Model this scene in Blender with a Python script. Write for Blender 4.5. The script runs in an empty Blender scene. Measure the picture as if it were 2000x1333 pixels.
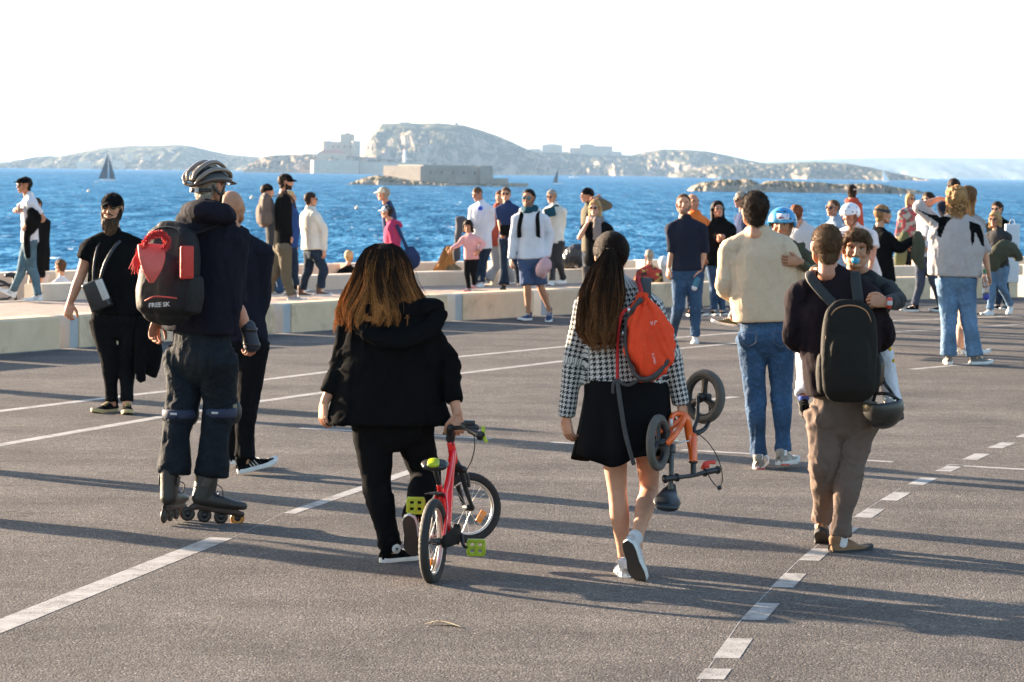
import bpy, bmesh, math, random
import numpy as np
from mathutils import Vector, Matrix
random.seed(7); rng = np.random.default_rng(7)
R = math.radians
S = bpy.context.scene
# ---------------- camera ----------------
F = 5500.0; PITCH = math.atan(331.7 / F); ROLL = 0.0128
CAM = np.array([0, 0, 2.0])
f0 = np.array([0, math.cos(PITCH), -math.sin(PITCH)]); u0 = np.array([0, math.sin(PITCH), math.cos(PITCH)]); r0 = np.array([1.0, 0, 0])
cr = r0 * math.cos(ROLL) + u0 * math.sin(ROLL); cu = u0 * math.cos(ROLL) - r0 * math.sin(ROLL)
cam = bpy.data.cameras.new('camera'); camo = bpy.data.objects.new('camera', cam); S.collection.objects.link(camo)
cam.sensor_width = 36; cam.lens = F / 2000 * 36; cam.clip_start = 0.5; cam.clip_end = 120000
M = Matrix(((cr[0], cu[0], -f0[0], CAM[0]), (cr[1], cu[1], -f0[1], CAM[1]), (cr[2], cu[2], -f0[2], CAM[2]), (0, 0, 0, 1)))
camo.matrix_world = M; S.camera = camo
cam.dof.use_dof = True; cam.dof.focus_distance = 14.6; cam.dof.aperture_fstop = 9.0
# ---------------- light ----------------
SUN_EL = R(11.5); SUN_DIR = np.array([-math.cos(R(34)) * math.cos(SUN_EL), math.sin(R(34)) * math.cos(SUN_EL), math.sin(SUN_EL)])
W = bpy.data.worlds.new('World'); S.world = W; W.use_nodes = True
nt = W.node_tree; bg = nt.nodes['Background']; sky = nt.nodes.new('ShaderNodeTexSky'); sky.sky_type = 'NISHITA'; sky.sun_disc = False
sky.sun_elevation = SUN_EL; sky.sun_rotation = math.atan2(SUN_DIR[0], SUN_DIR[1]); sky.air_density = 1.0; sky.dust_density = 1.6; sky.ozone_density = 1.5; sky.altitude = 10
nt.links.new(sky.outputs[0], bg.inputs[0]); bg.inputs[1].default_value = 0.08
sl = bpy.data.lights.new('sun', 'SUN'); sl.energy = 5.0; sl.angle = R(0.6); sl.color = (1, 0.79, 0.58)
so = bpy.data.objects.new('sun', sl); S.collection.objects.link(so); so.rotation_euler = Vector(SUN_DIR).to_track_quat('Z', 'Y').to_euler()
S.view_settings.view_transform = 'Standard'; S.view_settings.look = 'None'; S.view_settings.gamma = 1.0; S.view_settings.exposure = 2.5
S.view_settings.use_curve_mapping = False
S.render.engine = 'CYCLES'; cy = S.cycles; cy.max_bounces = 6; cy.diffuse_bounces = 3; cy.glossy_bounces = 3; cy.transmission_bounces = 4; cy.volume_bounces = 1; cy.transparent_max_bounces = 8
cy.use_denoising = True; cy.use_adaptive_sampling = True; cy.adaptive_threshold = 0.01; cy.caustics_reflective = False; cy.caustics_refractive = False

def ray(u, v): return f0 * F + cr * (u - 1000) - cu * (v - 666.5)
def P(u, v, Y):
    d = ray(u, v); return CAM + d * (Y / d[1])
def G(u, v, z=0.0):
    d = ray(u, v); return CAM + d * ((z - CAM[2]) / d[2])
# ---------------- noise ----------------
def _h(ix, iy, iz, s):
    n = (ix * 374761393 + iy * 668265263 + iz * 1274126177 + s * 974634777) & 0xffffffff
    n = ((n ^ (n >> 13)) * 1103515245 + 12345) & 0xffffffff
    n = ((n ^ (n >> 16)) * 2246822519) & 0xffffffff
    return ((n ^ (n >> 15)) & 0xffff) / 65535.0
def vn(p, s=0):
    p = np.asarray(p, float); i = np.floor(p).astype(np.int64); f = p - i; f = f * f * (3 - 2 * f); o = 0
    for dx in (0, 1):
        for dy in (0, 1):
            for dz in (0, 1):
                w = (f[:, 0] if dx else 1 - f[:, 0]) * (f[:, 1] if dy else 1 - f[:, 1]) * (f[:, 2] if dz else 1 - f[:, 2])
                o = o + w * _h(i[:, 0] + dx, i[:, 1] + dy, i[:, 2] + dz, s)
    return o
def fbm(p, s=0, o=4):
    r = 0; a = .5; t = 0
    for k in range(o):
        r = r + a * vn(np.asarray(p) * 2.03 ** k, s + k * 17); t += a; a *= .5
    return r / t
# ---------------- materials ----------------
MC = {}
def _mat(name):
    m = bpy.data.materials.new(name); m.use_nodes = True; n = m.node_tree; return m, n, n.nodes['Principled BSDF']
def nn(n, t, **k):
    x = n.nodes.new(t)
    for a, b in k.items():
        if isinstance(a, str) and a[0] == '_': x.inputs[int(a[1:])].default_value = b
        else: setattr(x, a, b)
    return x
def rampn(n, fac, stops, interp='LINEAR'):
    r = n.nodes.new('ShaderNodeValToRGB'); r.color_ramp.interpolation = interp; e = r.color_ramp.elements
    while len(e) < len(stops): e.new(0.5)
    for i, (p, c) in enumerate(stops):
        e[i].position = p; e[i].color = (*c, 1) if len(c) == 3 else c
    if fac is not None: n.links.new(fac, r.inputs[0])
    return r
def noise(n, co, scale, detail=3, rough=.55, dist=0):
    x = nn(n, 'ShaderNodeTexNoise'); x.inputs['Scale'].default_value = scale; x.inputs['Detail'].default_value = detail
    x.inputs['Roughness'].default_value = rough; x.inputs['Distortion'].default_value = dist
    if co is not None: n.links.new(co, x.inputs['Vector'])
    return x
def mixc(n, fac, a, b, mode='MIX'):
    x = nn(n, 'ShaderNodeMix', data_type='RGBA', blend_type=mode)
    for s, v in ((x.inputs[0], fac), (x.inputs[6], a), (x.inputs[7], b)):
        if isinstance(v, bpy.types.NodeSocket): n.links.new(v, s)
        elif isinstance(v, (int, float)): s.default_value = v
        else: s.default_value = (*v, 1)
    return x.outputs[2]
def mth(n, op, a, b=0.0, c=None):
    x = nn(n, 'ShaderNodeMath', operation=op)
    for i, v in enumerate((a, b) if c is None else (a, b, c)):
        if isinstance(v, bpy.types.NodeSocket): n.links.new(v, x.inputs[i])
        else: x.inputs[i].default_value = v
    return x.outputs[0]
def bumpn(n, bs, h, dist, strength=1.0, chain=None):
    b = nn(n, 'ShaderNodeBump'); b.inputs['Strength'].default_value = strength; b.inputs['Distance'].default_value = dist
    n.links.new(h, b.inputs['Height'])
    if chain is not None: n.links.new(chain, b.inputs['Normal'])
    n.links.new(b.outputs[0], bs.inputs['Normal']); return b.outputs[0]
def sc(c, k): return tuple(min(1, x * k) for x in c)
def cloth(name, c, var=.12, rough=.9, weave=0.0009, fold=.006, spec=.2, coarse=420):
    key = ('cloth', name)
    if key in MC: return MC[key]
    m, n, bs = _mat(name); tc = nn(n, 'ShaderNodeTexCoord').outputs['Object']
    a = noise(n, tc, 6, 4); b = noise(n, tc, 55, 3)
    f = mth(n, 'ADD', mth(n, 'MULTIPLY', a.outputs[0], .6), mth(n, 'MULTIPLY', b.outputs[0], .4))
    r = rampn(n, f, [(.3, sc(c, 1 - var)), (.7, sc(c, 1 + var))]); n.links.new(r.outputs[0], bs.inputs['Base Color'])
    bs.inputs['Roughness'].default_value = rough; bs.inputs['Specular IOR Level'].default_value = spec
    w = noise(n, tc, coarse, 2); fo = noise(n, tc, 16, 3, .5, .6)
    c1 = bumpn(n, bs, fo.outputs[0], fold * 1.4, .7); bumpn(n, bs, w.outputs[0], weave * 2, .7, c1)
    MC[key] = m; return m
def denim(name, c, fade=1.9):
    key = ('denim', name)
    if key in MC: return MC[key]
    m, n, bs = _mat(name); tc = nn(n, 'ShaderNodeTexCoord').outputs['Object']
    a = noise(n, tc, 5, 3); b = noise(n, tc, 40, 4, .6, 1.0); mp = nn(n, 'ShaderNodeMapping'); mp.inputs['Scale'].default_value = (300, 300, 40); n.links.new(tc, mp.inputs[0])
    t = noise(n, mp.outputs[0], 1.5, 2)
    f = mth(n, 'ADD', mth(n, 'ADD', mth(n, 'MULTIPLY', a.outputs[0], .5), mth(n, 'MULTIPLY', b.outputs[0], .3)), mth(n, 'MULTIPLY', t.outputs[0], .25))
    r = rampn(n, f, [(.38, sc(c, .6)), (.52, c), (.7, sc(c, fade))]); n.links.new(r.outputs[0], bs.inputs['Base Color'])
    bs.inputs['Roughness'].default_value = .85; bs.inputs['Specular IOR Level'].default_value = .2
    c1 = bumpn(n, bs, noise(n, tc, 22, 3, .5, .8).outputs[0], .014, .8); bumpn(n, bs, t.outputs[0], .001, .5, c1)
    MC[key] = m; return m
def plain(name, c, rough=.5, metal=0.0, spec=.5, bump=0, bs_=80, coat=0, var=.08):
    key = ('plain', name)
    if key in MC: return MC[key]
    m, n, bs = _mat(name); tc = nn(n, 'ShaderNodeTexCoord').outputs['Object']
    r = rampn(n, noise(n, tc, 25, 3).outputs[0], [(.3, sc(c, 1 - var)), (.7, sc(c, 1 + var))]); n.links.new(r.outputs[0], bs.inputs['Base Color'])
    bs.inputs['Roughness'].default_value = rough; bs.inputs['Metallic'].default_value = metal; bs.inputs['Specular IOR Level'].default_value = spec
    if coat: bs.inputs['Coat Weight'].default_value = coat; bs.inputs['Coat Roughness'].default_value = .15
    if bump: bumpn(n, bs, noise(n, tc, bs_, 3).outputs[0], bump)
    MC[key] = m; return m
def skin(name, c):
    key = ('skin', name)
    if key in MC: return MC[key]
    m, n, bs = _mat(name); tc = nn(n, 'ShaderNodeTexCoord').outputs['Object']
    a = noise(n, tc, 14, 4); r = rampn(n, a.outputs[0], [(.3, (c[0] * .86, c[1] * .76, c[2] * .72)), (.7, sc(c, 1.1))]); n.links.new(r.outputs[0], bs.inputs['Base Color'])
    bs.inputs['Roughness'].default_value = .55; bs.inputs['Specular IOR Level'].default_value = .35
    bs.inputs['Subsurface Weight'].default_value = .18; bs.inputs['Subsurface Radius'].default_value = (1, .35, .2); bs.inputs['Subsurface Scale'].default_value = .012
    bumpn(n, bs, noise(n, tc, 160, 3).outputs[0], .0012, .6)
    MC[key] = m; return m
SK = {k: skin('skin_' + k, c) for k, c in dict(light=(.56, .29, .18), tan=(.44, .22, .125), dark=(.34, .17, .1), pale=(.62, .37, .26), red=(.5, .235, .145)).items()}
def hairm(name, root, tip, split=.45, rough=.45):
    key = ('hair', name)
    if key in MC: return MC[key]
    m, n, bs = _mat(name); tc = nn(n, 'ShaderNodeTexCoord').outputs['Object']; at = nn(n, 'ShaderNodeAttribute', attribute_name='ht')
    se = nn(n, 'ShaderNodeSeparateXYZ'); n.links.new(at.outputs['Vector'], se.inputs[0])
    f = mth(n, 'ADD', se.outputs[0], mth(n, 'MULTIPLY', mth(n, 'SUBTRACT', se.outputs[1], .5), .7))
    r = rampn(n, f, [(max(0, split - .3), root), (min(1, split + .35), tip)])
    v = noise(n, tc, 90, 3); rr = rampn(n, v.outputs[0], [(.3, (.6, .6, .6)), (.7, (1.25, 1.25, 1.25))])
    n.links.new(mixc(n, 1.0, r.outputs[0], rr.outputs[0], 'MULTIPLY'), bs.inputs['Base Color'])
    bs.inputs['Roughness'].default_value = rough + .15; bs.inputs['Specular IOR Level'].default_value = .1
    mp = nn(n, 'ShaderNodeMapping'); mp.inputs['Scale'].default_value = (1, 1, .12); n.links.new(tc, mp.inputs[0])
    bumpn(n, bs, noise(n, mp.outputs[0], 260, 3).outputs[0], .004, .9)
    MC[key] = m; return m
# ---------------- mesh helpers ----------------
class MB:
    def __init__(s): s.v = []; s.f = []; s.m = []; s.n = 0; s.at = []
    def add(s, V, Fc, mi=0, at=None):
        V = np.asarray(V, float); s.v.append(V); s.f += [tuple(int(i) + s.n for i in f) for f in Fc]; s.m += [mi] * len(Fc); s.n += len(V)
        s.at.append(np.zeros((len(V), 2)) if at is None else np.asarray(at, float)); return s
    def get(s): return (np.concatenate(s.v) if s.v else np.zeros((0, 3))), s.f
    def build(s, name, mats, parent=None, smooth=True, org=None, attr=None, link=True):
        V, Fc = s.get(); o0 = np.array(parent['org'][:] if (parent is not None and org is None) else (org if org is not None else (0, 0, 0)), float)
        me = bpy.data.meshes.new(name); me.from_pydata((V - o0).tolist(), [], Fc); 
        mats = mats if isinstance(mats, (list, tuple)) else [mats]
        for m_ in mats: me.materials.append(m_)
        me.polygons.foreach_set('material_index', np.array(s.m, np.int32)); me.polygons.foreach_set('use_smooth', np.full(len(Fc), bool(smooth)))
        if attr:
            a = me.attributes.new(attr, 'FLOAT2', 'POINT'); a.data.foreach_set('vector', np.concatenate(s.at).astype(np.float32).ravel())
        me.update(); o = bpy.data.objects.new(name, me); S.collection.objects.link(o)
        if parent is not None: o.parent = parent
        elif org is not None: o.location = org
        return o
def unit(a): a = np.asarray(a, float); return a / (np.linalg.norm(a) + 1e-12)
def catmull(pts, k):
    pts = np.asarray(pts, float); n = len(pts)
    if n < 3: 
        t = np.linspace(0, 1, k * (n - 1) + 1)[:, None]; return pts[0] * (1 - t) + pts[-1] * t
    Q = np.vstack([2 * pts[0] - pts[1], pts, 2 * pts[-1] - pts[-2]]); out = []
    for i in range(1, n):
        p0, p1, p2, p3 = Q[i - 1], Q[i], Q[i + 1], Q[i + 2]
        for j in range(k):
            t = j / k; out.append(.5 * ((2 * p1) + (-p0 + p2) * t + (2 * p0 - 5 * p1 + 4 * p2 - p3) * t * t + (-p0 + 3 * p1 - 3 * p2 + p3) * t ** 3))
    out.append(Q[n]); return np.array(out)
def tube(mb, pts, rad, side=None, seg=12, k=3, cap=True, mi=0, pw=2.0, at=None):
    """loft of ellipses (ra along side, rb across) through pts"""
    pts = np.asarray(pts, float); rad = np.asarray(rad, float)
    if rad.ndim == 0: rad = np.full(len(pts), float(rad))
    if rad.ndim == 1: rad = np.stack([rad, rad], 1)
    if k > 1:
        C = catmull(np.hstack([pts, rad]), k); pts, rad = C[:, :3], np.maximum(C[:, 3:5], 1e-4)
    T = np.gradient(pts, axis=0); T = T / (np.linalg.norm(T, axis=1)[:, None] + 1e-12)
    if side is None:
        side = np.array([1.0, 0, 0]) if abs(T[0][0]) < .8 else np.array([0, 1.0, 0])
    side = np.asarray(side, float); sd = side if side.ndim == 2 else None; prev = side if sd is None else None
    if sd is not None and len(sd) != len(pts): 
        x = np.linspace(0, len(sd) - 1, len(pts)); i = np.minimum(x.astype(int), len(sd) - 2); sd = sd[i] * (1 - (x - i))[:, None] + sd[i + 1] * (x - i)[:, None]
    rings = []; ang = np.linspace(0, 2 * np.pi, seg, endpoint=False); ca, sa = np.cos(ang), np.sin(ang)
    if pw != 2.0: ca = np.sign(ca) * abs(ca) ** (2 / pw); sa = np.sign(sa) * abs(sa) ** (2 / pw)
    N = len(pts); frames = []
    for i in range(N):
        s_ = sd[i] if sd is not None else prev
        s_ = s_ - T[i] * np.dot(s_, T[i]); s_ = unit(s_)
        if sd is None: prev = s_
        frames.append((s_, np.cross(T[i], s_)))
    seqs = []
    def ring(c, s_, b_, ra, rb): return c + np.outer(ca * ra, s_) + np.outer(sa * rb, b_)
    if cap and cap != 'end':
        for th in (75, 45, 20): 
            r_ = min(rad[0]); seqs.append(ring(pts[0] - T[0] * r_ * math.sin(R(th)) * .8, *frames[0], *(rad[0] * math.cos(R(th)))))
    for i in range(N): seqs.append(ring(pts[i], *frames[i], *rad[i]))
    if cap:
        for th in (20, 45, 75): 
            r_ = min(rad[-1]); seqs.append(ring(pts[-1] + T[-1] * r_ * math.sin(R(th)) * .8, *frames[-1], *(rad[-1] * math.cos(R(th)))))
    V = np.concatenate(seqs); n = len(seqs); Fc = []
    for i in range(n - 1):
        for j in range(seg):
            a = i * seg + j; b = i * seg + (j + 1) % seg; Fc.append((a, b, b + seg, a + seg))
    Fc.append(tuple(range(seg - 1, -1, -1))); Fc.append(tuple(range((n - 1) * seg, n * seg)))
    A = None
    if at is not None: A = np.stack([np.repeat(np.linspace(0, 1, n), seg), np.full(n * seg, at)], 1)
    mb.add(V, Fc, mi, A); return mb
def ell(mb, c, r, ax=None, seg=14, rings=9, mi=0):
    c = np.asarray(c, float); r = np.broadcast_to(np.asarray(r, float), (3,)); ax = np.eye(3) if ax is None else np.asarray(ax)
    V = [[0, 0, 1]]
    for i in range(1, rings):
        t = math.pi * i / rings
        for j in range(seg): p = 2 * math.pi * j / seg; V.append([math.sin(t) * math.cos(p), math.sin(t) * math.sin(p), math.cos(t)])
    V.append([0, 0, -1]); V = np.array(V) * r; V = V @ ax + c; Fc = []
    for j in range(seg): Fc.append((0, 1 + j, 1 + (j + 1) % seg))
    for i in range(rings - 2):
        for j in range(seg): a = 1 + i * seg + j; b = 1 + i * seg + (j + 1) % seg; Fc.append((a, a + seg, b + seg, b))
    o = 1 + (rings - 2) * seg
    for j in range(seg): Fc.append((o + j, len(V) - 1, o + (j + 1) % seg))
    mb.add(V, Fc, mi); return mb
def box(mb, c, h, ax=None, mi=0, bev=0.0):
    c = np.asarray(c, float); h = np.asarray(h, float); ax = np.eye(3) if ax is None else np.asarray(ax)
    bm = bmesh.new(); bmesh.ops.create_cube(bm, size=2.0)
    for v in bm.verts: v.co = Vector((v.co.x * h[0], v.co.y * h[1], v.co.z * h[2]))
    if bev: bmesh.ops.bevel(bm, geom=list(bm.edges), offset=bev, segments=2, affect='EDGES', profile=.6)
    bm.verts.ensure_lookup_table(); V = np.array([v.co[:] for v in bm.verts]) @ ax + c; Fc = [tuple(v.index for v in f.verts) for f in bm.faces]; bm.free()
    mb.add(V, Fc, mi); return mb
def torus(mb, c, nrm, Rr, r, seg=40, ts=10, mi=0, start=0, span=2 * math.pi, knob=None, rw=None):
    n_ = unit(nrm); a = unit(np.cross(n_, [0, 0, 1]) if abs(n_[2]) < .9 else np.cross(n_, [1, 0, 0])); b = np.cross(n_, a); V = []; rw = rw or r
    for i in range(seg):
        t = start + span * i / seg; d = a * math.cos(t) + b * math.sin(t)
        for j in range(ts):
            p = 2 * math.pi * j / ts; k = 1 + (knob if (knob and (i + j) % 2 == 0 and math.cos(p) > -.2) else 0)
            V.append(np.asarray(c) + d * (Rr + r * k * math.cos(p)) + n_ * rw * k * math.sin(p))
    Fc = [(i * ts + j, ((i + 1) % seg) * ts + j, ((i + 1) % seg) * ts + (j + 1) % ts, i * ts + (j + 1) % ts) for i in range(seg) for j in range(ts)]
    mb.add(V, Fc, mi); return mb
def disc(mb, c, nrm, r, th, seg=24, mi=0, r2=None):
    n_ = unit(nrm); tube(mb, [np.asarray(c) - n_ * th / 2, np.asarray(c) + n_ * th / 2], [r, r2 or r], seg=seg, k=1, cap=False, mi=mi); return mb
def remesh(V, Fc, vox, sm=2, it=.5):
    me = bpy.data.meshes.new('t'); me.from_pydata(V.tolist(), [], Fc); ob = bpy.data.objects.new('t', me); S.collection.objects.link(ob)
    md = ob.modifiers.new('r', 'REMESH'); md.mode = 'VOXEL'; md.voxel_size = vox; md.adaptivity = 0
    if sm: s_ = ob.modifiers.new('s', 'SMOOTH'); s_.factor = it; s_.iterations = sm
    dg = bpy.context.evaluated_depsgraph_get(); ev = ob.evaluated_get(dg); m2 = ev.to_mesh()
    nv = len(m2.vertices); co = np.empty(nv * 3, np.float32); m2.vertices.foreach_get('co', co)
    no = np.empty(nv * 3, np.float32); m2.vertex_normals.foreach_get('vector', no)
    nf = len(m2.polygons); ls = np.empty(len(m2.loops), np.int32); m2.loops.foreach_get('vertex_index', ls); tt = np.empty(nf, np.int32); m2.polygons.foreach_get('loop_total', tt)
    if (tt == 4).all(): fc = ls.reshape(-1, 4)
    else: fc = [tuple(ls[a:a + t]) for a, t in zip(np.concatenate([[0], np.cumsum(tt)[:-1]]), tt)]
    ev.to_mesh_clear(); bpy.data.objects.remove(ob); bpy.data.meshes.remove(me)
    return co.reshape(-1, 3).astype(float), no.reshape(-1, 3).astype(float), fc
def root(name, label, cat, loc, group=None):
    e = bpy.data.objects.new(name, None); S.collection.objects.link(e); e.location = [float(x) for x in loc]; e.empty_display_size = .2
    e['label'] = label; e['category'] = cat; e['org'] = [float(x) for x in loc]
    if group: e['group'] = group
    return e
def tag(o, label=None, cat=None, group=None, kind=None):
    if label: o['label'] = label
    if cat: o['category'] = cat
    if group: o['group'] = group
    if kind: o['kind'] = kind
    return o
# ================= SETTING =================
# asphalt
m_as, n, bs = _mat('asphalt'); tc = nn(n, 'ShaderNodeTexCoord').outputs['Object']
g1 = noise(n, tc, 95, 3, .7); g2 = noise(n, tc, 1.1, 5, .6); g3 = noise(n, tc, 9, 4, .6)
vo = nn(n, 'ShaderNodeTexVoronoi'); vo.inputs['Scale'].default_value = 105; n.links.new(tc, vo.inputs[0])
stone = rampn(n, vo.outputs['Color'], [(0, (.056, .051, .048)), (.45, (.106, .097, .092)), (.85, (.168, .155, .147)), (1, (.37, .345, .32))])
big = rampn(n, g2.outputs[0], [(.3, (.74, .74, .76)), (.7, (1.2, 1.19, 1.17))]); med = rampn(n, g3.outputs[0], [(.25, (.86, .86, .86)), (.75, (1.12, 1.12, 1.12))])
# a few pale scuffs stretched along x
mp = nn(n, 'ShaderNodeMapping'); mp.inputs['Scale'].default_value = (1.1, 5, 1); n.links.new(tc, mp.inputs[0])
scf = rampn(n, noise(n, mp.outputs[0], 2.2, 5, .75).outputs[0], [(.69, (0, 0, 0)), (.76, (.35, .35, .35))])
c = mixc(n, 1, mixc(n, 1, stone.outputs[0], big.outputs[0], 'MULTIPLY'), med.outputs[0], 'MULTIPLY')
ve = nn(n, 'ShaderNodeTexVoronoi', feature='DISTANCE_TO_EDGE'); ve.inputs['Scale'].default_value = .35; wn = noise(n, tc, 3, 4); vadd = nn(n, 'ShaderNodeVectorMath', operation='ADD'); n.links.new(tc, vadd.inputs[0]); n.links.new(wn.outputs['Color'], vadd.inputs[1]); n.links.new(vadd.outputs[0], ve.inputs[0])
crk = rampn(n, ve.outputs['Distance'], [(0, (1, 1, 1)), (.006, (0, 0, 0))]); msk = rampn(n, noise(n, tc, .25, 2).outputs[0], [(.52, (0, 0, 0)), (.6, (.7, .7, .7))]); c = mixc(n, mth(n, 'MULTIPLY', crk.outputs[0], msk.outputs[0]), c, (.03, .028, .026))
mp2 = nn(n, 'ShaderNodeMapping'); mp2.inputs['Rotation'].default_value = (0, 0, R(-52)); mp2.inputs['Scale'].default_value = (.12, 1.3, 1); n.links.new(tc, mp2.inputs[0]); trk = rampn(n, noise(n, mp2.outputs[0], 1.0, 3, .6).outputs[0], [(.35, (.86, .86, .87)), (.65, (1.1, 1.1, 1.09))]); c = mixc(n, 1, c, trk.outputs[0], 'MULTIPLY')
spt = rampn(n, noise(n, tc, 6.5, 2, .5).outputs[0], [(.74, (0, 0, 0)), (.78, (.5, .5, .5))]); c = mixc(n, spt.outputs[0], c, (.035, .033, .032))
c = mixc(n, scf.outputs[0], c, (.34, .32, .3)); n.links.new(c, bs.inputs['Base Color']); bs.inputs['Roughness'].default_value = .92; bs.inputs['Specular IOR Level'].default_value = .08
h = mth(n, 'ADD', mth(n, 'MULTIPLY', vo.outputs['Distance'], -1.2), mth(n, 'MULTIPLY', g1.outputs[0], .8)); bumpn(n, bs, h, .0035, .8)
# worn white paint
def paintmat(name, wear):
    m, n, bs = _mat(name); tc = nn(n, 'ShaderNodeTexCoord').outputs['Object']
    a = noise(n, tc, 130, 3, .7); b = noise(n, tc, 7, 4, .65); f = mth(n, 'ADD', mth(n, 'MULTIPLY', a.outputs[0], .55), mth(n, 'MULTIPLY', b.outputs[0], .45))
    r = rampn(n, f, [(wear - .03, (.13, .12, .11)), (wear, (.27, .26, .255)), (.72, (.46, .45, .44))]); n.links.new(r.outputs[0], bs.inputs['Base Color']); bs.inputs['Roughness'].default_value = .75
    bumpn(n, bs, a.outputs[0], .002, .5); return m
m_paint = paintmat('road_paint', .47)
m_pave = _mat('promenade_paving'); m_pv, n, bs = m_pave; tc = nn(n, 'ShaderNodeTexCoord').outputs['Object']
r = rampn(n, noise(n, tc, 5, 5, .65).outputs[0], [(.3, (.27, .2, .165)), (.7, (.4, .31, .26))]); v2 = nn(n, 'ShaderNodeTexVoronoi'); v2.inputs['Scale'].default_value = 90; n.links.new(tc, v2.inputs[0])
n.links.new(mixc(n, .35, r.outputs[0], v2.outputs['Color'], 'SOFT_LIGHT'), bs.inputs['Base Color']); bs.inputs['Roughness'].default_value = .85; bumpn(n, bs, v2.outputs['Distance'], .003)
# concrete
def concrete(name, ca, cb, stain=True):
    m, n, bs = _mat(name); tc = nn(n, 'ShaderNodeTexCoord').outputs['Object']
    r = rampn(n, noise(n, tc, 2.2, 6, .68).outputs[0], [(.3, ca), (.7, cb)]); c = r.outputs[0]
    pit = nn(n, 'ShaderNodeTexVoronoi'); pit.inputs['Scale'].default_value = 26; n.links.new(tc, pit.inputs[0])
    pr = rampn(n, pit.outputs['Distance'], [(.03, (.3, .28, .25)), (.09, (1, 1, 1))]); c = mixc(n, .8, c, pr.outputs[0], 'MULTIPLY')
    if stain:
        sr = rampn(n, noise(n, tc, .9, 5, .72, .4).outputs[0], [(.53, (1, 1, 1)), (.66, (.45, .43, .41))]); c = mixc(n, .75, c, sr.outputs[0], 'MULTIPLY')
    n.links.new(c, bs.inputs['Base Color']); bs.inputs['Roughness'].default_value = .85; bs.inputs['Specular IOR Level'].default_value = .3
    bumpn(n, bs, noise(n, tc, 60, 4, .7).outputs[0], .004, .6); return m
m_con = concrete('cream_concrete', (.62, .45, .29), (.78, .59, .4)); m_con2 = concrete('pale_concrete', (.54, .45, .35), (.67, .57, .46), False); m_joint = concrete('joint_mortar', (.36, .38, .39), (.46, .47, .47), False)
def sheet(name, pts, z, mat, kind=None, label=None):
    mb = MB(); mb.add([(x, y, z) for x, y in pts], [tuple(range(len(pts)))]); o = mb.build(name, mat, None, False)
    if kind: o['kind'] = kind
    return o
base1 = [(0, 691), (197, 675.5), (600, 648), (870, 628), (1105, 614.6), (1320, 599.5), (1430, 596.5), (1763, 585.6), (2000, 581)]
W1 = [G(u, v)[:2] for u, v in base1]
W1 = [W1[0] + (W1[0] - W1[2]) * 1.6] + W1 + [W1[-1] + (W1[-1] - W1[-3]) * 2.0]
base2 = [(82, 589), (672, 566), (840, 559.5), (1120, 554)]
W2 = [G(u, v)[:2] for u, v in base2] + [np.array([10.3, 56.6]), np.array([18.0, 62.0])]
W2s = W2[0]
def offs(path, d):
    path = np.array(path); T = np.gradient(path, axis=0); T /= np.linalg.norm(T, axis=1)[:, None]; return path + np.stack([-T[:, 1], T[:, 0]], 1) * d
W3 = offs(W2, 2.0); W3 = np.vstack([W3[0] + (W3[0] - W3[1]) * 1.2, W3])
# ground: one road sheet, promenade, lower ledge, embankment, sea
edge = offs(W1, .2)
road = sheet('road', [(-60, -20), (60, -20), (60, 120)] + [tuple(p) for p in edge[::-1]] + [(-60, tuple(edge[0])[1] - 40)], 0, m_as, 'structure')
W2full = np.vstack([W2s + (W2s - W2[1]) * 1.8, W2]); e2 = offs(W2full, .12)
prom = sheet('promenade', [tuple(p) for p in offs(W1, .205)] + [(30, 80)] + [tuple(p) for p in e2[::-1]] + [(-30, 22)], 0.004, m_pv, 'structure')
e3 = offs(W3, .2)
ledge = sheet('lower_ledge', [tuple(p) for p in offs(W2full, .125)] + [tuple(p) for p in e3[::-1]], -0.30, m_pv, 'structure')
emb = MB(); a = np.array([[p[0], p[1], -.3] for p in offs(W3, .2)]); b = np.array([[p[0], p[1] , -4.6] for p in offs(W3, 7)])
V = np.vstack([a, b]); L = len(a); emb.add(V, [(i, i + 1, L + i + 1, L + i) for i in range(L - 1)]); emb.build('sea_embankment', m_con2, None)['kind'] = 'structure'
# promenade kerb face under the step down
def wall_path(mb, path, z0, z1, th, mi=0, bev=.02):
    """solid bar along the path, chamfered top; front face on the path (road side)"""
    p0 = np.array(path); p1 = offs(path, th); V = []; q = bev
    pin = offs(path, q); pout = offs(path, th - q)
    for i in range(len(p0)):
        V += [(*p0[i], z0), (*p0[i], z1 - q), (*pin[i], z1), (*pout[i], z1), (*p1[i], z1 - q), (*p1[i], z0)]
    Fc = [(i * 6 + k, (i + 1) * 6 + k, (i + 1) * 6 + k + 1, i * 6 + k + 1) for i in range(len(p0) - 1) for k in range(5)]
    Fc += [tuple(range(6)), tuple(range((len(p0) - 1) * 6 + 5, (len(p0) - 1) * 6 - 1, -1))]
    mb.add(V, Fc, mi)
def resample(path, d):
    path = np.array(path); s = np.concatenate([[0], np.cumsum(np.linalg.norm(np.diff(path, axis=0), axis=1))]); t = np.arange(0, s[-1], d)
    return np.stack([np.interp(t, s, path[:, 0]), np.interp(t, s, path[:, 1])], 1), t
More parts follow.
